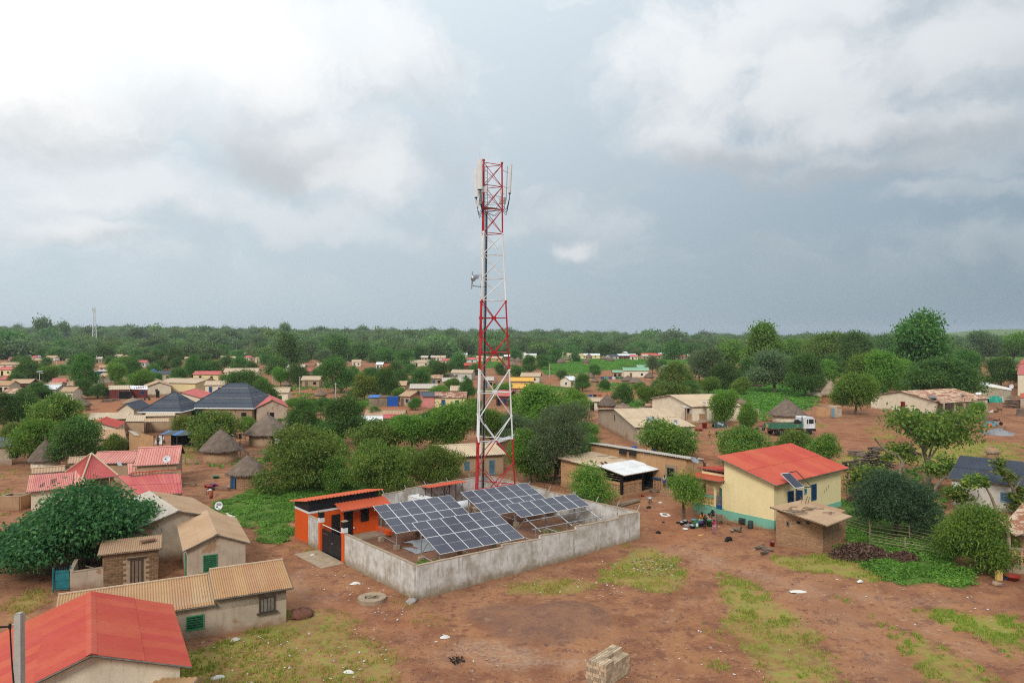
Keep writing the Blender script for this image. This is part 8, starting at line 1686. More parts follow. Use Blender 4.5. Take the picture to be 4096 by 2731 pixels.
basin(2570,1985,.2,.18,'plastic_red','pink-red bowl on the porch step of the terracotta house');basin(2640,2012,.2,.08,'plastic_white','white plate on the ground near the terracotta steps')
# chair and bench by the seated people
p=P(2880,2095);t=thing('wooden_chair','wooden reclining chair behind the seated woman','chair',p)
for sx in(-.25,.25):MB().bar(p+Vector((sx,.35,0)),p+Vector((sx-.1,-.1,.95)),.03,5).build('back_post','timber',t);MB().bar(p+Vector((sx,-.35,0)),p+Vector((sx,-.35,.4)),.03,5).build('leg','timber',t)
for k in range(5):f=.4+k*.12;MB().box(p+Vector((-.05*f,.35-.45*f,.95*f)),(.52,.03,.07)).build('back_slat','timber',t)
for k in range(4):MB().box(p+Vector((0,-.32+.13*k,.4)),(.54,.1,.03)).build('seat_slat','timber',t)
# cesspit ring
def cesspit():
 p=P(1488,2400);t=thing('cesspit_ring','low round concrete cesspit ring with square opening near the gate','pit ring',p);mb=MB();n=32;R0,h=.95,.24;hs=.32
 out=[p+Vector((R0*math.cos(2*math.pi*i/n),R0*math.sin(2*math.pi*i/n),h))for i in range(n)]
 def sq(a):c,s=math.cos(a),math.sin(a);k=max(abs(c)/.48,abs(s)/.3);return p+Vector((c/k,s/k,h))
 inn=[sq(2*math.pi*i/n)for i in range(n)]
 for i in range(n):j=(i+1)%n;mb.quad(out[i],out[j],inn[j],inn[i]);mb.quad(zfix(out[i],p.z-.3),zfix(out[j],p.z-.3),out[j],out[i]);mb.quad(inn[i],inn[j],zfix(inn[j],p.z-.1),zfix(inn[i],p.z-.1))
 mb.build('ring','concrete',t);MB().prism([q.xy for q in inn],p.z+.02,p.z+.04).build('opening','soot',t);MB().bar(p+Vector((-.3,-.25,h)),p+Vector((.25,.28,h+.02)),.035,6).build('stick','bamboo',t)
cesspit()
# stack of cement blocks: every visible block is a piece
def block_stack():
 p=P(2425,2755);d=Vector((.62,.785,0)).normalized();n=Vector((-d.y,d.x,0));a=math.atan2(d.y,d.x);t=thing('block_stack','stack of tan cement blocks at the bottom of the open ground','block stack',p+d*.9)
 me=unit_box('cement_block','cement_block');L,B,Hh=.40,.15,.20;rs=random.Random(4)
 for r in range(6):
  cols=6;
  if r%2==0:
   for i in range(15):
    for j in range(3):
     if r==5 or(j in(0,1)and False):continue
     q=p+d*(i*(B+.008)+.08)+n*(j*(L+.01)+.2)+Vector((0,0,r*Hh+Hh/2));place(me,'cement_block',t,q,a+rs.uniform(-.03,.03),(B*.88,L*.97,Hh*.93))
  else:
   for i in range(6):
    for j in range(8):
     if r==5 and(j<3 and i>1 or j>6):continue
     q=p+d*(i*(L+.01)+.2)+n*(j*(B+.007)+.08)+Vector((0,0,r*Hh+Hh/2));place(me,'cement_block',t,q,a+rs.uniform(-.03,.03),(L*.97,B*.88,Hh*.93))
 for i in range(3):place(me,'cement_block',t,p+d*(1.3+i*.16)+n*(1.45)+Vector((0,0,.1)),a+rs.uniform(-.1,.1),(B,L,Hh));place(me,'cement_block',t,p+d*(1.3+i*.16)+n*1.45+Vector((0,0,.3)),a+rs.uniform(-.1,.1),(B,L,Hh))
block_stack()
# heaps of rubbish, gravel, brush: nobody could count the bits
def bits(name,label,cat,mats,spots,shape='scrap'):
 mb_all={}
 for m in mats:mb_all[m]=MB()
 for x,y,s in spots:
  m=random.choice(mats);g=T(x,y);a=random.uniform(0,6.28);mb=mb_all[m]
  if shape=='scrap':
   l,w=s*random.uniform(.5,1.2),s*random.uniform(.3,.8);dx,dy=Vector((math.cos(a),math.sin(a),random.uniform(-.25,.25)))*l/2,Vector((-math.sin(a),math.cos(a),random.uniform(-.3,.3)))*w/2;c=Vector((x,y,g+.04+s*.12));mb.quad(c-dx-dy,c+dx-dy*.6,c+dx*.7+dy,c-dx*.8+dy*.8)
  else:mb.box((x,y,g+s*.25),(s,s*random.uniform(.6,1),s*random.uniform(.5,.9)),a,Matrix.Rotation(random.uniform(-.5,.5),3,'X'))
 first=True
 for m in mats:
  o=mb_all[m].build(name,m);tag(o,label if len(mats)==1 else f'{label}, {m.split("_")[-1]} pieces',cat,kind='stuff')
random.seed(50)
def spots_px(poly,n,smin,smax):
 out=[];w=wpoly(poly);lo=np.array(w).min(0);hi=np.array(w).max(0)
 while len(out)<n:
  x,y=random.uniform(lo[0],hi[0]),random.uniform(lo[1],hi[1])
  if in_poly(np.array([x]),np.array([y]),w)[0]:out.append((x,y,random.uniform(smin,smax)))
 return out
lit=spots_px([(800,2560),(1500,2480),(1620,2700),(900,2750)],90,.06,.2)+spots_px([(1250,2200),(1660,2420),(1600,2520),(1180,2300)],70,.06,.2)+spots_px([(2380,2220),(2800,2200),(2800,2380),(2400,2370)],60,.05,.18)+spots_px([(1700,2480),(3300,2500),(3500,2720),(1700,2720)],80,.05,.16)+spots_px([(2000,2320),(2500,2300),(2500,2400),(2000,2400)],50,.06,.18)+spots_px([(3200,2290),(3900,2350),(4096,2600),(3300,2450)],45,.06,.18)+spots_px([(2600,2050),(3080,2130),(3060,2220),(2650,2200)],50,.05,.14)+spots_px([(2700,1770),(3000,1740),(3400,1860),(2900,1830)],50,.08,.2)+spots_px([(700,1900),(820,1890),(830,2000),(740,2010)],20,.06,.15)
bits('litter','scattered pale plastic litter on the red ground','litter',['litter_white'],lit)
bits('rubbish','heap of rubbish and ash in the grass near the wall','rubbish',['litter_mixed','rust','soot'],spots_px([(2520,2240),(2620,2225),(2700,2250),(2710,2300),(2620,2310),(2540,2290)],300,.07,.2))
bits('gravel','dark red gravel on the mound before the compound','gravel',['gravel_red'],spots_px([(1860,2480),(1960,2425),(2250,2425),(2430,2460),(2440,2520),(2300,2590),(2050,2580),(1920,2540)],2600,.05,.12),'chip')
bits('pebbles','red-brown pebbles scattered over the open ground','pebbles',['stone_red'],spots_px([(900,2500),(1660,2420),(2560,2200),(3200,2300),(3600,2740),(800,2740)],1800,.02,.055),'chip')
bits('charred_debris','burnt black debris on the pale dust','debris',['soot'],spots_px([(1795,2625),(1850,2622),(1860,2650),(1810,2660)],40,.03,.1),'chip')
# grey gravel heap with each stone too small to count
def heap(u,v,r,h,mat,label,name,n=400,size=.12):
 c=P(u,v);mb=MB()
 for _ in range(n):
  a,q=random.uniform(0,6.28),math.sqrt(random.random())*r;x,y=c.x+q*math.cos(a),c.y+q*.8*math.sin(a);z=T(x,y)+h*max(0,1-q/r)-.03;s=size*random.uniform(.6,1.4);mb.box((x,y,z),(s,s*.8,s*.7),random.uniform(0,3),Matrix.Rotation(random.uniform(-.6,.6),3,'X'))
 b=MB().lathe(c,[(r,-.1),(r*.5,h*.48),(0,h*.95)],16);b.f=[tuple(f)for f in b.f];mb.f+=[tuple(i+len(mb.v)for i in f)for f in b.f];mb.v+=b.v
 o=mb.build(name,mat);tag(o,label,name.replace('_',' '),kind='stuff')
heap(3992,1735,2.6,1.0,'gravel_grey','heap of grey broken stone on the right-hand yard','stone_heap',500,.22)
# dead brush heaps
def brush(u,v,r,h,label,n=1500,mat='leaf_dead',leaf=.22):
 c=P(u,v);k=n;a=rng.uniform(0,6.28,k);q=np.sqrt(rng.uniform(0,1,k))*r;x=c.x+q*np.cos(a);y=c.y+q*.7*np.sin(a);z=terr(x,y)+rng.uniform(.0,1,k)*h*(1-(q/r)**2)+.03
 d=rng.normal(size=(k,3));d/=np.linalg.norm(d,axis=1,keepdims=True);sz=leaf*rng.uniform(.5,1.5,k);v_,f=leaf_quads(np.stack([x,y,z],-1),d*sz[:,None],sz*.3);me=np_mesh('brush',v_,f,mat,rng.uniform(0,1,k));o=bpy.data.objects.new('dead_brush',me);COL.objects.link(o);tag(o,label,'brush heap',kind='stuff')
brush(3440,2222,2.4,1.0,'heap of brown dead leafy branches by the store hut',2600,leaf=.17);brush(3610,2235,1.2,.6,'smaller heap of brown dead branches in the weeds',700);brush(3450,2010,1.6,1.6,'brown dead foliage between yellow house and dark mango',1400);brush(2260,1925,3.0,.5,'brown cut branches along the outside of the compound wall',1500)
brush(2690,1552,9,1.2,'reddish cut brush on the green slope above the mud house',1500,leaf=.6);brush(2990,1548,7,1.0,'reddish cut brush under the shady grey-green tree',900,leaf=.6)
# fences
def stick_fence(px,h,rails,label,step=1.6,mat='bamboo',jit=.1,r=.034):
 """rustic fence: every pole its own piece"""
 pts=[P(u,v)for u,v in px];t=thing('stick_fence',label,'fence',pts[0],'rustic stick fences')
 for a,b in zip(pts,pts[1:]):
  dd,nn,L=frame2(a,b);k=max(1,int(L/step))
  for i in range(k+1):
   q=a.lerp(b,i/k);q=onG(q.x,q.y);MB().bar(q-Vector((0,0,.2)),q+Vector((random.uniform(-jit,jit),random.uniform(-jit,jit),h*random.uniform(.95,1.25))),r*1.3,5).build('post',mat,t)
  for j in range(rails):
   z=h*(j+.7)/(rails+.2);x=0
   while x<L:
    x1=min(L,x+random.uniform(2.0,3.6));p0,p1=a.lerp(b,x/L),a.lerp(b,x1/L);MB().bar(onG(p0.x,p0.y,z+random.uniform(-jit,jit)*.6)+nn*.04,onG(p1.x,p1.y,z+random.uniform(-jit,jit)*.6)-nn*.04,r*random.uniform(.7,1.1),5).build('rail',mat,t);x=x1-.15 if x1<L else L
 return t
stick_fence([(3383,2110),(3480,2140),(3640,2165),(3860,2215)],1.35,5,'long rustic pole fence round the dark mango garden')
stick_fence([(3480,2180),(3620,2205),(3760,2230)],1.0,4,'shorter inner pole fence below the dark mango')
stick_fence([(925,1820),(980,1832),(1110,1815),(1190,1806)],1.2,8,'woven wattle fence in front of the largest thatched hut',1.2,r=.035)
stick_fence([(1110,1770),(1160,1768),(1215,1765)],1.3,6,'wattle fence right of the largest thatched hut',1.0,r=.035)
stick_fence([(700,1856),(740,1857),(788,1856)],1.0,4,'low pole fence left of the pointed thatched hut',1.6,r=.035)
stick_fence([(925,1790),(960,1788),(1000,1784)],1.0,5,'broken pole fence at the wall of the largest hut',1.3,r=.03)
stick_fence([(3888,1690),(3950,1693)],1.3,6,'pale pole pen beside the blue barrel',1.4,r=.035)
stick_fence([(1205,1602),(1250,1606)],1.3,4,'stick fence round the far garden beyond the mango trees',.5,'log_bark',.2,.04)
stick_fence([(2330,1600),(2380,1610)],1.4,3,'grey stick fence beside the far thatched cones',.5,'log_bark',.2,.045)
stick_fence([(2170,1860),(2260,1905),(2330,1945)],.6,3,'low fence of cut branches along the compound wall',1.5,'log_bark',.2,.03)
# log piles: single logs
def log_pile(u,v,L,n,w,h,label,ang,jit=.15,r=(.06,.12)):
 c=P(u,v);t=thing('log_pile',label,'log pile',c,'firewood piles');d=Vector((math.cos(ang),math.sin(ang),0));nn=Vector((-d.y,d.x,0));rs=random.Random(int(u))
 for i in range(n):
  f=rs.random();z=h*(1-abs(2*f-1)**1.5)*rs.random();q=c+nn*(f-.5)*w+d*rs.uniform(-.3,.3)*L+Vector((0,0,z+.1));a=Matrix.Rotation(rs.uniform(-jit,jit),3,'Z')@d;l=L*rs.uniform(.5,1.1);rr=rs.uniform(*r);bend=Vector((rs.uniform(-.1,.1),rs.uniform(-.1,.1),rs.uniform(0,.12)))
  MB().tube([q-a*l/2,q+bend,q+a*l/2+Vector((0,0,rs.uniform(-.1,.15)))],radii=[rr,rr*.95,rr*.7],n=6).build('log','log_bark',t,True)
log_pile(3420,1880,3.2,60,3.0,1.3,'dark neat pile of long logs behind the yellow house',R(20));log_pile(3500,1862,2.2,75,3.8,1.9,'tangled taller heap of pale and dark logs',R(40),1.2);log_pile(3430,1818,2.6,18,4.5,.25,'loose pale logs scattered on the grass',R(-10),.8);log_pile(3630,1820,2.0,40,2.6,1.8,'bundle of firewood leaning behind the open pale tree',R(70),.8)
log_pile(440,1605,3.0,20,5,.8,'heap of branches on the red dirt square',R(10),.8);log_pile(3510,1800,2.0,16,2.0,.4,'small far row of logs on the grass',R(0),.5)
# crooked pruned trees on the right
def crooked(label,base_px,path,r0,tufts,mat='leaf_cashew',bark='pale_bark',leaf=.34,n=260,tr=.75):
 b=P(*base_px);d=b.y;t=thing('pruned_tree',label,'tree',b);mb=MB();allp=[]
 for pth in path:
  pts=[PD(u,v,d+dd)for u,v,dd in pth];k=len(pts);mb.tube(pts,radii=[max(.03,(r0 if pth is path[0]else r0*.6)*(1-.6*i/(k-1)))for i in range(k)],n=7)
 mb.build('trunk',bark,t,True);cs,ds=[],[]
 for u,v,dd,rad in tufts:
  c=np.array(PD(u,v,d+dd));m=int(n*rad/tr);g=rng.normal(0,1,(m,3))*rad*np.array([.5,.5,.36]);cs.append(c+g);dv=rng.normal(0,1,(m,3));dv[:,2]*=.5;dv/=np.linalg.norm(dv,axis=1,keepdims=True);ds.append(dv)
 c=np.concatenate(cs);dv=np.concatenate(ds);sz=leaf*rng.uniform(.6,1.4,len(c));v_,f=leaf_quads(c-np.array(b),dv*sz[:,None]*.5,sz*.24);me=np_mesh('crown',v_,f,mat,rng.uniform(0,1,len(c)));o=bpy.data.objects.new('crown',me);COL.objects.link(o);o.parent=t
crooked('crooked bare-limbed tree before the log piles',(3605,1940),[[(3605,1945,0),(3603,1880,0),(3608,1845,.3),(3590,1820,.3),(3545,1805,.2),(3520,1780,0),(3498,1752,0)],[(3605,1895,0),(3570,1880,-.4),(3545,1862,-.4)],[(3607,1870,0),(3620,1840,.3),(3640,1825,.3)]],.2,[(3570,1790,1,.9),(3605,1815,1,1.0),(3640,1835,.6,.9),(3550,1830,.8,.7),(3620,1790,1.2,.8)])
crooked('leaning pruned tree against the slate-roofed house',(3985,2060),[[(3992,2065,0),(3980,2025,0),(3962,1980,0),(3945,1950,0),(3915,1935,0)],[(3905,2050,.3),(3900,2005,.2),(3915,1985,.1),(3910,1960,0)]],.16,[(3890,1925,0,.8),(3920,1915,0,.7),(3870,1935,0,.5),(3940,1935,0,.4)])
crooked('pruned tree with reddish leaf clusters at the right edge',(4060,2060),[[(4065,2065,0),(4070,2000,0),(4050,1950,0),(4025,1910,0),(4000,1870,0),(3990,1850,0)],[(4055,1960,0),(4075,1930,0),(4095,1905,0)]],.17,[(3995,1850,0,.6),(4010,1885,0,.5),(4040,1910,0,.6),(4070,1990,0,.7),(4060,2030,0,.6),(4085,1960,0,.5)])
crooked('small leafy sapling by the garden end of the slate house',(3830,2050),[[(3830,2055,0),(3828,2020,0),(3825,1985,0)]],.09,[(3825,1975,0,.9),(3850,1985,0,.8),(3800,1965,0,.7),(3830,1960,0,.6)])
crooked('gnarled leaning trunk between the pale tree and slate house',(3735,1975),[[(3730,1985,0),(3745,1945,0),(3770,1915,0),(3800,1890,0),(3810,1870,0)],[(3765,1925,0),(3750,1890,0)]],.2,[(3800,1870,.5,1.2),(3780,1845,.8,1.0),(3830,1880,.5,.9),(3750,1880,.6,1.0),(3720,1870,.6,1.0)])
crooked('shrubby tangle beside the right end of the yellow house',(3420,1990),[[(3400,1995,0),(3390,1960,0),(3395,1910,0),(3402,1880,0)],[(3440,1950,0),(3405,1935,0),(3388,1925,0)]],.1,[(3430,1900,.5,1.2),(3470,1900,.8,1.3),(3500,1890,.8,1.2),(3450,1930,.4,1.2),(3520,1910,.5,1.2),(3420,1950,.3,1.0)],n=420)
# vehicles
def wheel(t,c,ax,r,w,name='wheel',rim='rust',hub=True):
 ty=MB().lathe(c-ax*w/2,[(r*.55,0),(r*.92,0),(r,w*.2),(r,w*.8),(r*.92,w),(r*.55,w)],24,ax=ax).build(name,'rubber',t,True);MB().lathe(c-ax*w*.35,[(0,.02),(r*.2,0),(r*.45,w*.1),(r*.56,0),(r*.56,w*.6),(0,w*.6)],16,ax=ax).build('rim',rim,ty,True)
def build_truck():
 p0=P(3215,1738);h=Vector((.90,.20,0)).normalized();s=Vector((-h.y,h.x,0));L=8.3;g=T(p0.x,p0.y);fr=P(3243,1738);o=Vector((fr.x,fr.y,g))+h*.9
 q=lambda b,w,z:o-h*b+s*w+Vector((0,0,z));a=math.atan2(h.y,h.x)
 t=thing('truck','white-cab truck with green dropside bed parked in the yard','truck',q(4,1.2,0))
 def bx(b0,b1,w0,w1,z0,z1,nm,mat,par=None):return MB().box(q((b0+b1)/2,(w0+w1)/2,(z0+z1)/2),(b1-b0,w1-w0,z1-z0),a).build(nm,mat,par or t)
 cb=MB();pr=[(0.05,1.0),(0.0,1.75),(.22,2.75),(.45,2.95),(2.1,3.0),(2.2,2.85),(2.2,1.0)];n=len(pr)
 cb.v=[q(b,0.02,z)for b,z in pr]+[q(b,2.38,z)for b,z in pr];cb.f=[tuple(range(n))[::-1],tuple(range(n,2*n))]+[(i,(i+1)%n,n+(i+1)%n,n+i)for i in range(n)];cab=cb.build('cab','truck_white',t)
 bx(.35,1.25,-.01,.02,1.85,2.6,'side_window','glass_dark',cab);bx(1.38,1.62,-.01,.02,1.85,2.6,'side_window','glass_dark',cab)
 ws=MB().slab([q(-.005,.2,1.85),q(-.005,2.2,1.85),q(.2,2.2,2.66),q(.2,.2,2.66)],.01);ws.build('windscreen','glass_dark',cab);bx(.3,1.3,-.015,.01,1.02,1.8,'door','truck_white',cab);bx(1.1,1.2,-.03,0,1.5,1.56,'door_handle','steel_dark',cab)
 bx(-.12,.15,0,2.4,.55,.98,'bumper','steel_dark');
 for w in(.3,2.1):bx(-.14,-.08,w-.15,w+.15,.68,.85,'headlight','plastic_white')
 bx(.4,1.8,-.02,.3,.75,1.05,'wheel_arch','steel_dark');MB().bar(q(2.35,.3,1.0),q(2.35,.3,3.15),.07,8).build('exhaust_stack','steel_dark',t);MB().box(q(.15,-.18,2.3),(.08,.14,.4),a).build('mirror','steel_dark',cab)
 bx(.3,8.2,.75,1.65,.75,1.0,'chassis','rust');fl=bx(2.5,8.3,0,2.4,1.12,1.24,'bed_floor','timber')
 for w0,w1 in((0,.06),(2.34,2.4)):
  for b0,b1 in((2.5,5.35),(5.42,8.3)):sd_=bx(b0,b1,w0,w1,1.24,1.9,'side_board','truck_green');bx(b0+.05,b1-.05,w0-.02,w1+.02,1.86,1.92,'top_rail','timber',sd_)
 for w0,w1 in((.05,1.17),(1.23,2.35)):tb=bx(8.3,8.36,w0,w1,1.24,1.9,'tailboard','truck_green');bx(8.36,8.38,(w0+w1)/2-.1+(.35 if w0<1 else-.35),(w0+w1)/2+.1+(.35 if w0<1 else-.35),1.3,1.85,'marker','plastic_yellow',tb)
 bx(2.45,2.52,.1,2.3,1.24,2.3,'headboard','truck_green')
 sp=q(3.1,.55,2.05);wheel(t,sp,(s+h*.25).normalized(),.52,.3,'spare_wheel')
 for b in(1.1,5.9,7.1):
  for w in(.14,2.26):wheel(t,q(b,w,.5),s,.5,.3)
build_truck()
def build_trike():
 c=P(3972,1700);h=Vector((.96,-.12,0)).normalized();s=Vector((-h.y,h.x,0));a=math.atan2(h.y,h.x);g=c.z;q=lambda f,l,z:Vector((c.x,c.y,g))+h*f+s*l+Vector((0,0,z));t=thing('cargo_trike','black three-wheeled cargo motorcycle with railed bed','motor tricycle',c)
 MB().box(q(-.9,0,.8),(1.9,1.3,.08),a).build('bed','rust',t)
 for l in(-.65,.65):
  for f in(-1.8,-.9,0):MB().bar(q(f,l,.8),q(f,l,1.4),.03,5).build('rail_post','steel_dark',t)
  for z in(1.1,1.4):MB().bar(q(-1.85,l,z),q(.05,l,z),.025,5).build('rail','steel_dark',t)
 MB().tube([q(.1,0,.8),q(.55,0,.75),q(.95,0,.9),q(1.2,0,1.2)],.06,6).build('frame','steel_dark',t);MB().box(q(.35,0,.95),(.7,.35,.2),a).build('seat','soot',t);MB().lathe(q(.75,0,.95),[(0,0),(.2,.05),(.18,.25),(0,.3)],10,ax=h).build('fuel_tank','red_paint',t,True)
 MB().bar(q(1.15,-.4,1.25),q(1.15,.4,1.25),.025,5).build('handlebar','steel_dark',t);MB().bar(q(1.1,0,1.2),q(1.4,0,.32),.045,5).build('fork','steel_dark',t);MB().box(q(1.3,0,1.05),(.15,.25,.2),a).build('headlight','tin',t);MB().box(q(.35,-.25,.55),(.5,.25,.4),a).build('engine','steel_dark',t)
 wheel(t,q(1.4,0,.32),s,.32,.12);wheel(t,q(-1.0,.6,.34),s,.34,.16);wheel(t,q(-1.0,-.6,.34),s,.34,.16)
build_trike()
def build_moto(u,v,label,rider=None,ang=0.0):
 c=P(u,v);h=Vector((math.cos(ang),math.sin(ang),0));s=Vector((-h.y,h.x,0));q=lambda f,l,z:c+h*f+s*l+Vector((0,0,z));t=thing('motorcycle',label,'motorcycle',c)
 for f in(-.62,.65):wheel(t,q(f,0,.3),s,.3,.1,rim='steel_dark')
 MB().tube([q(-.62,0,.3),q(-.2,0,.45),q(.3,0,.5),q(.5,0,.85)],.05,6).build('frame','steel_dark',t);MB().box(q(-.25,0,.75),(.75,.26,.12),ang).build('seat','soot',t);MB().lathe(q(.05,0,.78),[(0,0),(.15,.05),(.16,.3),(0,.38)],10,ax=h).build('fuel_tank','red_paint',t,True);MB().bar(q(.48,-.35,.98),q(.48,.35,.98),.02,5).build('handlebar','steel_dark',t);MB().bar(q(.45,0,.98),q(.66,0,.3),.035,5).build('fork','steel_dark',t);MB().box(q(.05,0,.4),(.4,.25,.3),ang).build('engine','tin',t)
build_moto(588,1600,'motorcycle ridden across the red dirt square',ang=.1);person('rider seated on the far motorcycle',P(588,1600)+Vector((-.15,0,.42)),.1,1.65,'sit','cloth_navy','cloth_black')
build_moto(3040,1722,'dark motorcycle parked behind the truck bed',ang=.1)
# further yard things
barrel(2537,1812,.42,1.0,'plastic_blue','bright blue barrel at the corner of the mud house');barrel(2617,1806,.3,.6,'plastic_blue','smaller blue barrel half hidden by the low cashew');barrel(3845,1694,.55,1.3,'plastic_blue','tall blue barrel before the pierced-block porch')
basin(2795,1722,.75,.4,'plastic_red','wide red basin before the porch house');bucket(2818,1712,.45,1.0,'plastic_red','tall red tub beside the porch house')
basin(828,1948,.36,.3,'plastic_red','dark red bowl left of the washing place');basin(838,1952,.36,.3,'plastic_red','dark red bowl nearest the bending woman');basin(850,1945,.36,.28,'cloth_blue','blue bowl with washing by the round brick hut');basin(862,1944,.34,.25,'cloth_pink','pink heap of washing in a bowl by the blue door');basin(846,1961,.42,.22,'soot','black basin on the ground by the washing bowls');basin(864,1912,.45,.3,'plastic_green','green basin left of the blue-doored hut');bucket(914,1955,.16,.3,'plastic_white','white bucket on the low bench')
def bench(u,v,L,ang,label,h=.42,mat='timber'):
 p=P(u,v);t=thing('bench',label,'bench',p);d=Vector((math.cos(ang),math.sin(ang),0));n=Vector((-d.y,d.x,0))
 for w in(-.12,.12):MB().box(p+n*w+Vector((0,0,h)),(L,.2,.05),ang).build('plank',mat,t)
 for f in(-.4,.4):
  for w in(-.15,.15):MB().bar(p+d*L*f+n*w,p+d*L*f+n*w*.7+Vector((0,0,h)),.035,5).build('leg',mat,t)
bench(893,1962,1.9,R(-12),'rough wooden bench in front of the round brick hut');bench(755,1945,2.0,R(10),'plank bench right of the rose-red roof');bench(497,1586,3.2,0,'bench in front of the maroon shop');bench(2885,1735,1.6,R(-5),'low wooden bench under the dark green tarpaulin')
pot(2868,1737,.3,.35,'black cooking pot by the low bench in the far yard','soot',None,None)
# green tarpaulin with lettering over a barrow
def tarp(u0,u1,v0,v1,d,label,mat,folds=8,depth=1.2,text=None):
 a,b=PD(u0,v1,d),PD(u1,v1,d);z1=CAM_H-(v0-V0)/F*d;n=14;mb=MB();c=(a+b)/2;g=T(c.x,c.y);grid=[]
 for i in range(n+1):
  f=i/n;row=[]
  for j in range(8):
   k=j/7;x=a.x+(b.x-a.x)*f;z=g+(z1-g)*(1-k)*(.75+.25*math.sin(f*3.1));y=d+depth*(1-k)-.18*math.sin(f*folds+k*2)*k-.1*math.sin(f*folds*2.3+1);row.append(Vector((x,y,z)))
  row.insert(0,Vector((row[0].x,d+depth*2,g)));grid.append(row)
 for i in range(n):
  for j in range(8):mb.quad(grid[i][j],grid[i+1][j],grid[i+1][j+1],grid[i][j+1])
 t=thing('tarpaulin',label,'tarpaulin',Vector((c.x,c.y,g)));s=mb.build('sheet',mat,t,True)
 if text:
  tx=lettering(text,.55,'plastic_white',s);p=grid[9][5];tx.location=p+Vector((0,-.25,-.1))-ORG[t.name];tx.rotation_euler=(R(62),R(22),0)
 return t
tarp(2858,2910,1686,1733,134,'dark green tarpaulin with white lettering draped over a cart','tarp_dark',7,1.0,'SENELO')
tarp(3958,4035,1586,1626,186,'torn white tarpaulin hung against the beige house','tarp_white',11,.8);tarp(3956,4012,1583,1606,185,'teal tarpaulin strip over the white one','tarp_teal',9,.5)
def shade_stall():
 p=P(710,1790);t=thing('shade_stall','makeshift stall roofed with blue and green tarpaulins on poles','stall',p)
 for dx,dy in((-2.4,0),(0,-.2),(2.2,0),(-2.2,2.6),(2.4,2.6)):MB().bar(p+Vector((dx,dy,0)),p+Vector((dx,dy,2.1)),.06,5).build('pole','log_bark',t)
 n=8;mb,m2=MB(),MB()
 for i in range(n):
  x0,x1=-2.8+5.6*i/n,-2.8+5.6*(i+1)/n
  (mb if i%3 else m2).slab([p+Vector((x0,-.5,2.1+.12*math.sin(i))),p+Vector((x1,-.5,2.1+.12*math.sin(i+1))),p+Vector((x1,3,2.4)),p+Vector((x0,3,2.4))],.04)
 mb.build('roof_sheet','tarp_dark',t);m2.build('roof_sheet','tarp_blue',t);MB().box(p+Vector((0,1.8,.9)),(3.6,.1,1.8)).build('back_sheet','cloth_black',t)
shade_stall()
# laundry
def laundry(u,v,L,items,label,ang=0.0,h=1.5):
 p=P(u,v);d=Vector((math.cos(ang),math.sin(ang),0));t=thing('washing_line',label,'washing line',p)
 for f in(-.5,.5):MB().bar(p+d*L*f,p+d*L*f+Vector((0,0,h+.1)),.04,5).build('post','log_bark',t)
 MB().bar(p-d*L/2+Vector((0,0,h)),p+d*L/2+Vector((0,0,h)),.015,4).build('line','cable_black',t)
 for i,m in enumerate(items):
  x=-L/2+L*(i+.5)/len(items);w=L/len(items)*.8;mb=MB();k=4
  for j in range(k):a0,a1=x-w/2+w*j/k,x-w/2+w*(j+1)/k;y0,y1=.06*math.sin(j*2),.06*math.sin(j*2+2);mb.quad(p+d*a0+Vector((0,0,h)),p+d*a1+Vector((0,0,h)),p+d*a1+Vector((0,y1,h-.9)),p+d*a0+Vector((0,y0,h-.9)))
  mb.build('garment',m,t)
laundry(2448,1522,9,['cloth_blue','tarp_teal','cloth_blue','cloth_white','plastic_green','plastic_green'],'row of coloured washing on the far red slope');laundry(1115,1790,1.4,['cloth_white'],'pale cloth hung on the wattle fence');laundry(945,1770,3.2,['cloth_yellow','cloth_white','cloth_red','cloth_black','cloth_tan'],'clothes drying left of the largest hut');laundry(2370,1600,5,['cloth_pink','cloth_blue','cloth_navy','cloth_red'],'dark washing on the fence near the far thatch cones')
tarp(620,650,1744,1785,122,'white sheets hung up behind the person in brown','cloth_white',6,.6)
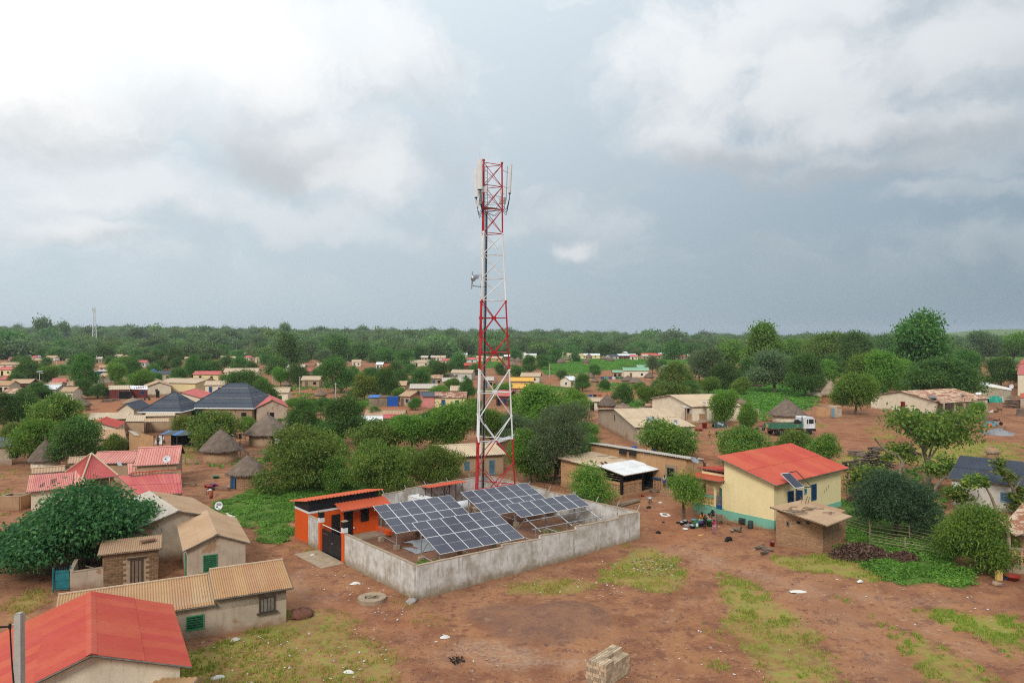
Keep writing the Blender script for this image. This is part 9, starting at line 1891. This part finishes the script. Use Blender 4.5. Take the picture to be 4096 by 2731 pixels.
# goats
def goat(p,ang,mat,label,lying=False,s=1.0):
 h=Vector((math.cos(ang),math.sin(ang),0));sd_=Vector((-h.y,h.x,0));z0=.16 if lying else .52;L=lambda f,l,z:(h*f+sd_*l+Vector((0,0,z)))*s
 J=[L(-.34,0,z0+.04),L(-.1,0,z0),L(.18,0,z0+.02),L(.34,0,z0+.2),L(.46,0,z0+.34),L(.60,0,z0+.28)];Rr=[.10,.15,.16,.085,.075,.045];E=[(0,1),(1,2),(2,3),(3,4),(4,5)]
 def add(par,pts,rr):
  k=par
  for q,r in zip(pts,rr):J.append(q);Rr.append(r);E.append((k,len(J)-1));k=len(J)-1
 for l in(-.09,.09):
  if lying:add(2,[L(.3,l,.12),L(.42,l*1.4,.05)],[.05,.03]);add(0,[L(-.2,l*1.6,.1),L(-.05,l*2,.05)],[.06,.03])
  else:add(2,[L(.2,l,.30),L(.19,l,.16),L(.21,l,.02)],[.06,.03,.026]);add(0,[L(-.28,l,.36),L(-.38,l,.2),L(-.35,l,.02)],[.08,.035,.026])
 add(4,[L(.42,.12,z0+.36)],[.03]);add(4,[L(.42,-.12,z0+.36)],[.03]);add(0,[L(-.44,0,z0+.12)],[.03])
 me=bpy.data.meshes.new('goat');me.from_pydata([tuple(q)for q in J],E,[]);me.materials.append(M(mat));o=bpy.data.objects.new('goat',me);COL.objects.link(o);o.location=p;md=o.modifiers.new('skin','SKIN');md.use_smooth_shade=True
 for i,r in enumerate(Rr):me.skin_vertices[0].data[i].radius=(r*s,r*s);me.skin_vertices[0].data[i].use_root=i==1
 sb=o.modifiers.new('smooth','SUBSURF');sb.levels=sb.render_levels=1;tag(o,label,'goat');ORG[o.name]=Vector(p);return o
goat(P(3962,1652),.2,'goat_white','white goat lying in the far right yard',True,1.3);goat(P(3985,1650),.5,'goat_brown','brown goat lying beside the white goat',True,1.3);goat(P(925,2076),2.8,'goat_white','white goat lying at the edge of the bright weeds',True,1.1);goat(P(3998,1648),2.6,'goat_brown','second brown goat at the far right',False,1.2)
# table, crate and stump in the right yard
p=P(3963,1706);t=thing('blue_cabinet','pale blue cabinet with orange sack beside the cargo trike','cabinet',p);MB().box(p+Vector((0,0,.55)),(2.0,.8,1.0),.05).build('body','sky_paint',t);MB().box(p+Vector((0,0,1.08)),(2.1,.9,.06),.05).build('top','timber',t)
sack(3960,1708,1.3,.8,.3,'orange sack leaning in front of the pale blue cabinet','plastic_orange',.7);bench(4000,1716,2.4,R(4),'low plank bench by the grey stone heap');p=P(4085,1662);single(MB().lathe(p,[(1.1,-.1),(.85,.6),(.8,1.4),(.6,1.45),(0,1.4)],12,.03),'tree_stump','big dark tree stump at the right edge','stump','log_bark',p)
jerrycan(3995,2318,.62,'plastic_yellow','pale jerrycan under the light green tree at the right edge',.1);basin(4050,2318,.5,.3,'plastic_red','wide red basin at the right edge by the porch',name='wash_tub');stones(3985,2338,1,.05,.3,'stone_tan','low ring of stones on the track at the right edge');stones(4022,2315,1,.05,.18,'cloth_blue','bundle of blue cloth beside the pale jerrycan')
# a stack of logs and a shed at far right
log_pile(4060,1630,3.5,40,2.5,2.8,'stacked poles against the brush wall at the right edge',R(5),.2)
p=P(4096,1640);t,_q=mono_w('right_shed','red-roofed shed corner at the right edge',[PZ(4080,1590,3.6),PZ(4160,1590,3.6),PZ(4160,1568,4.6),PZ(4082,1572,4.4)],'grey_mud','sheet_red',.1,.4)
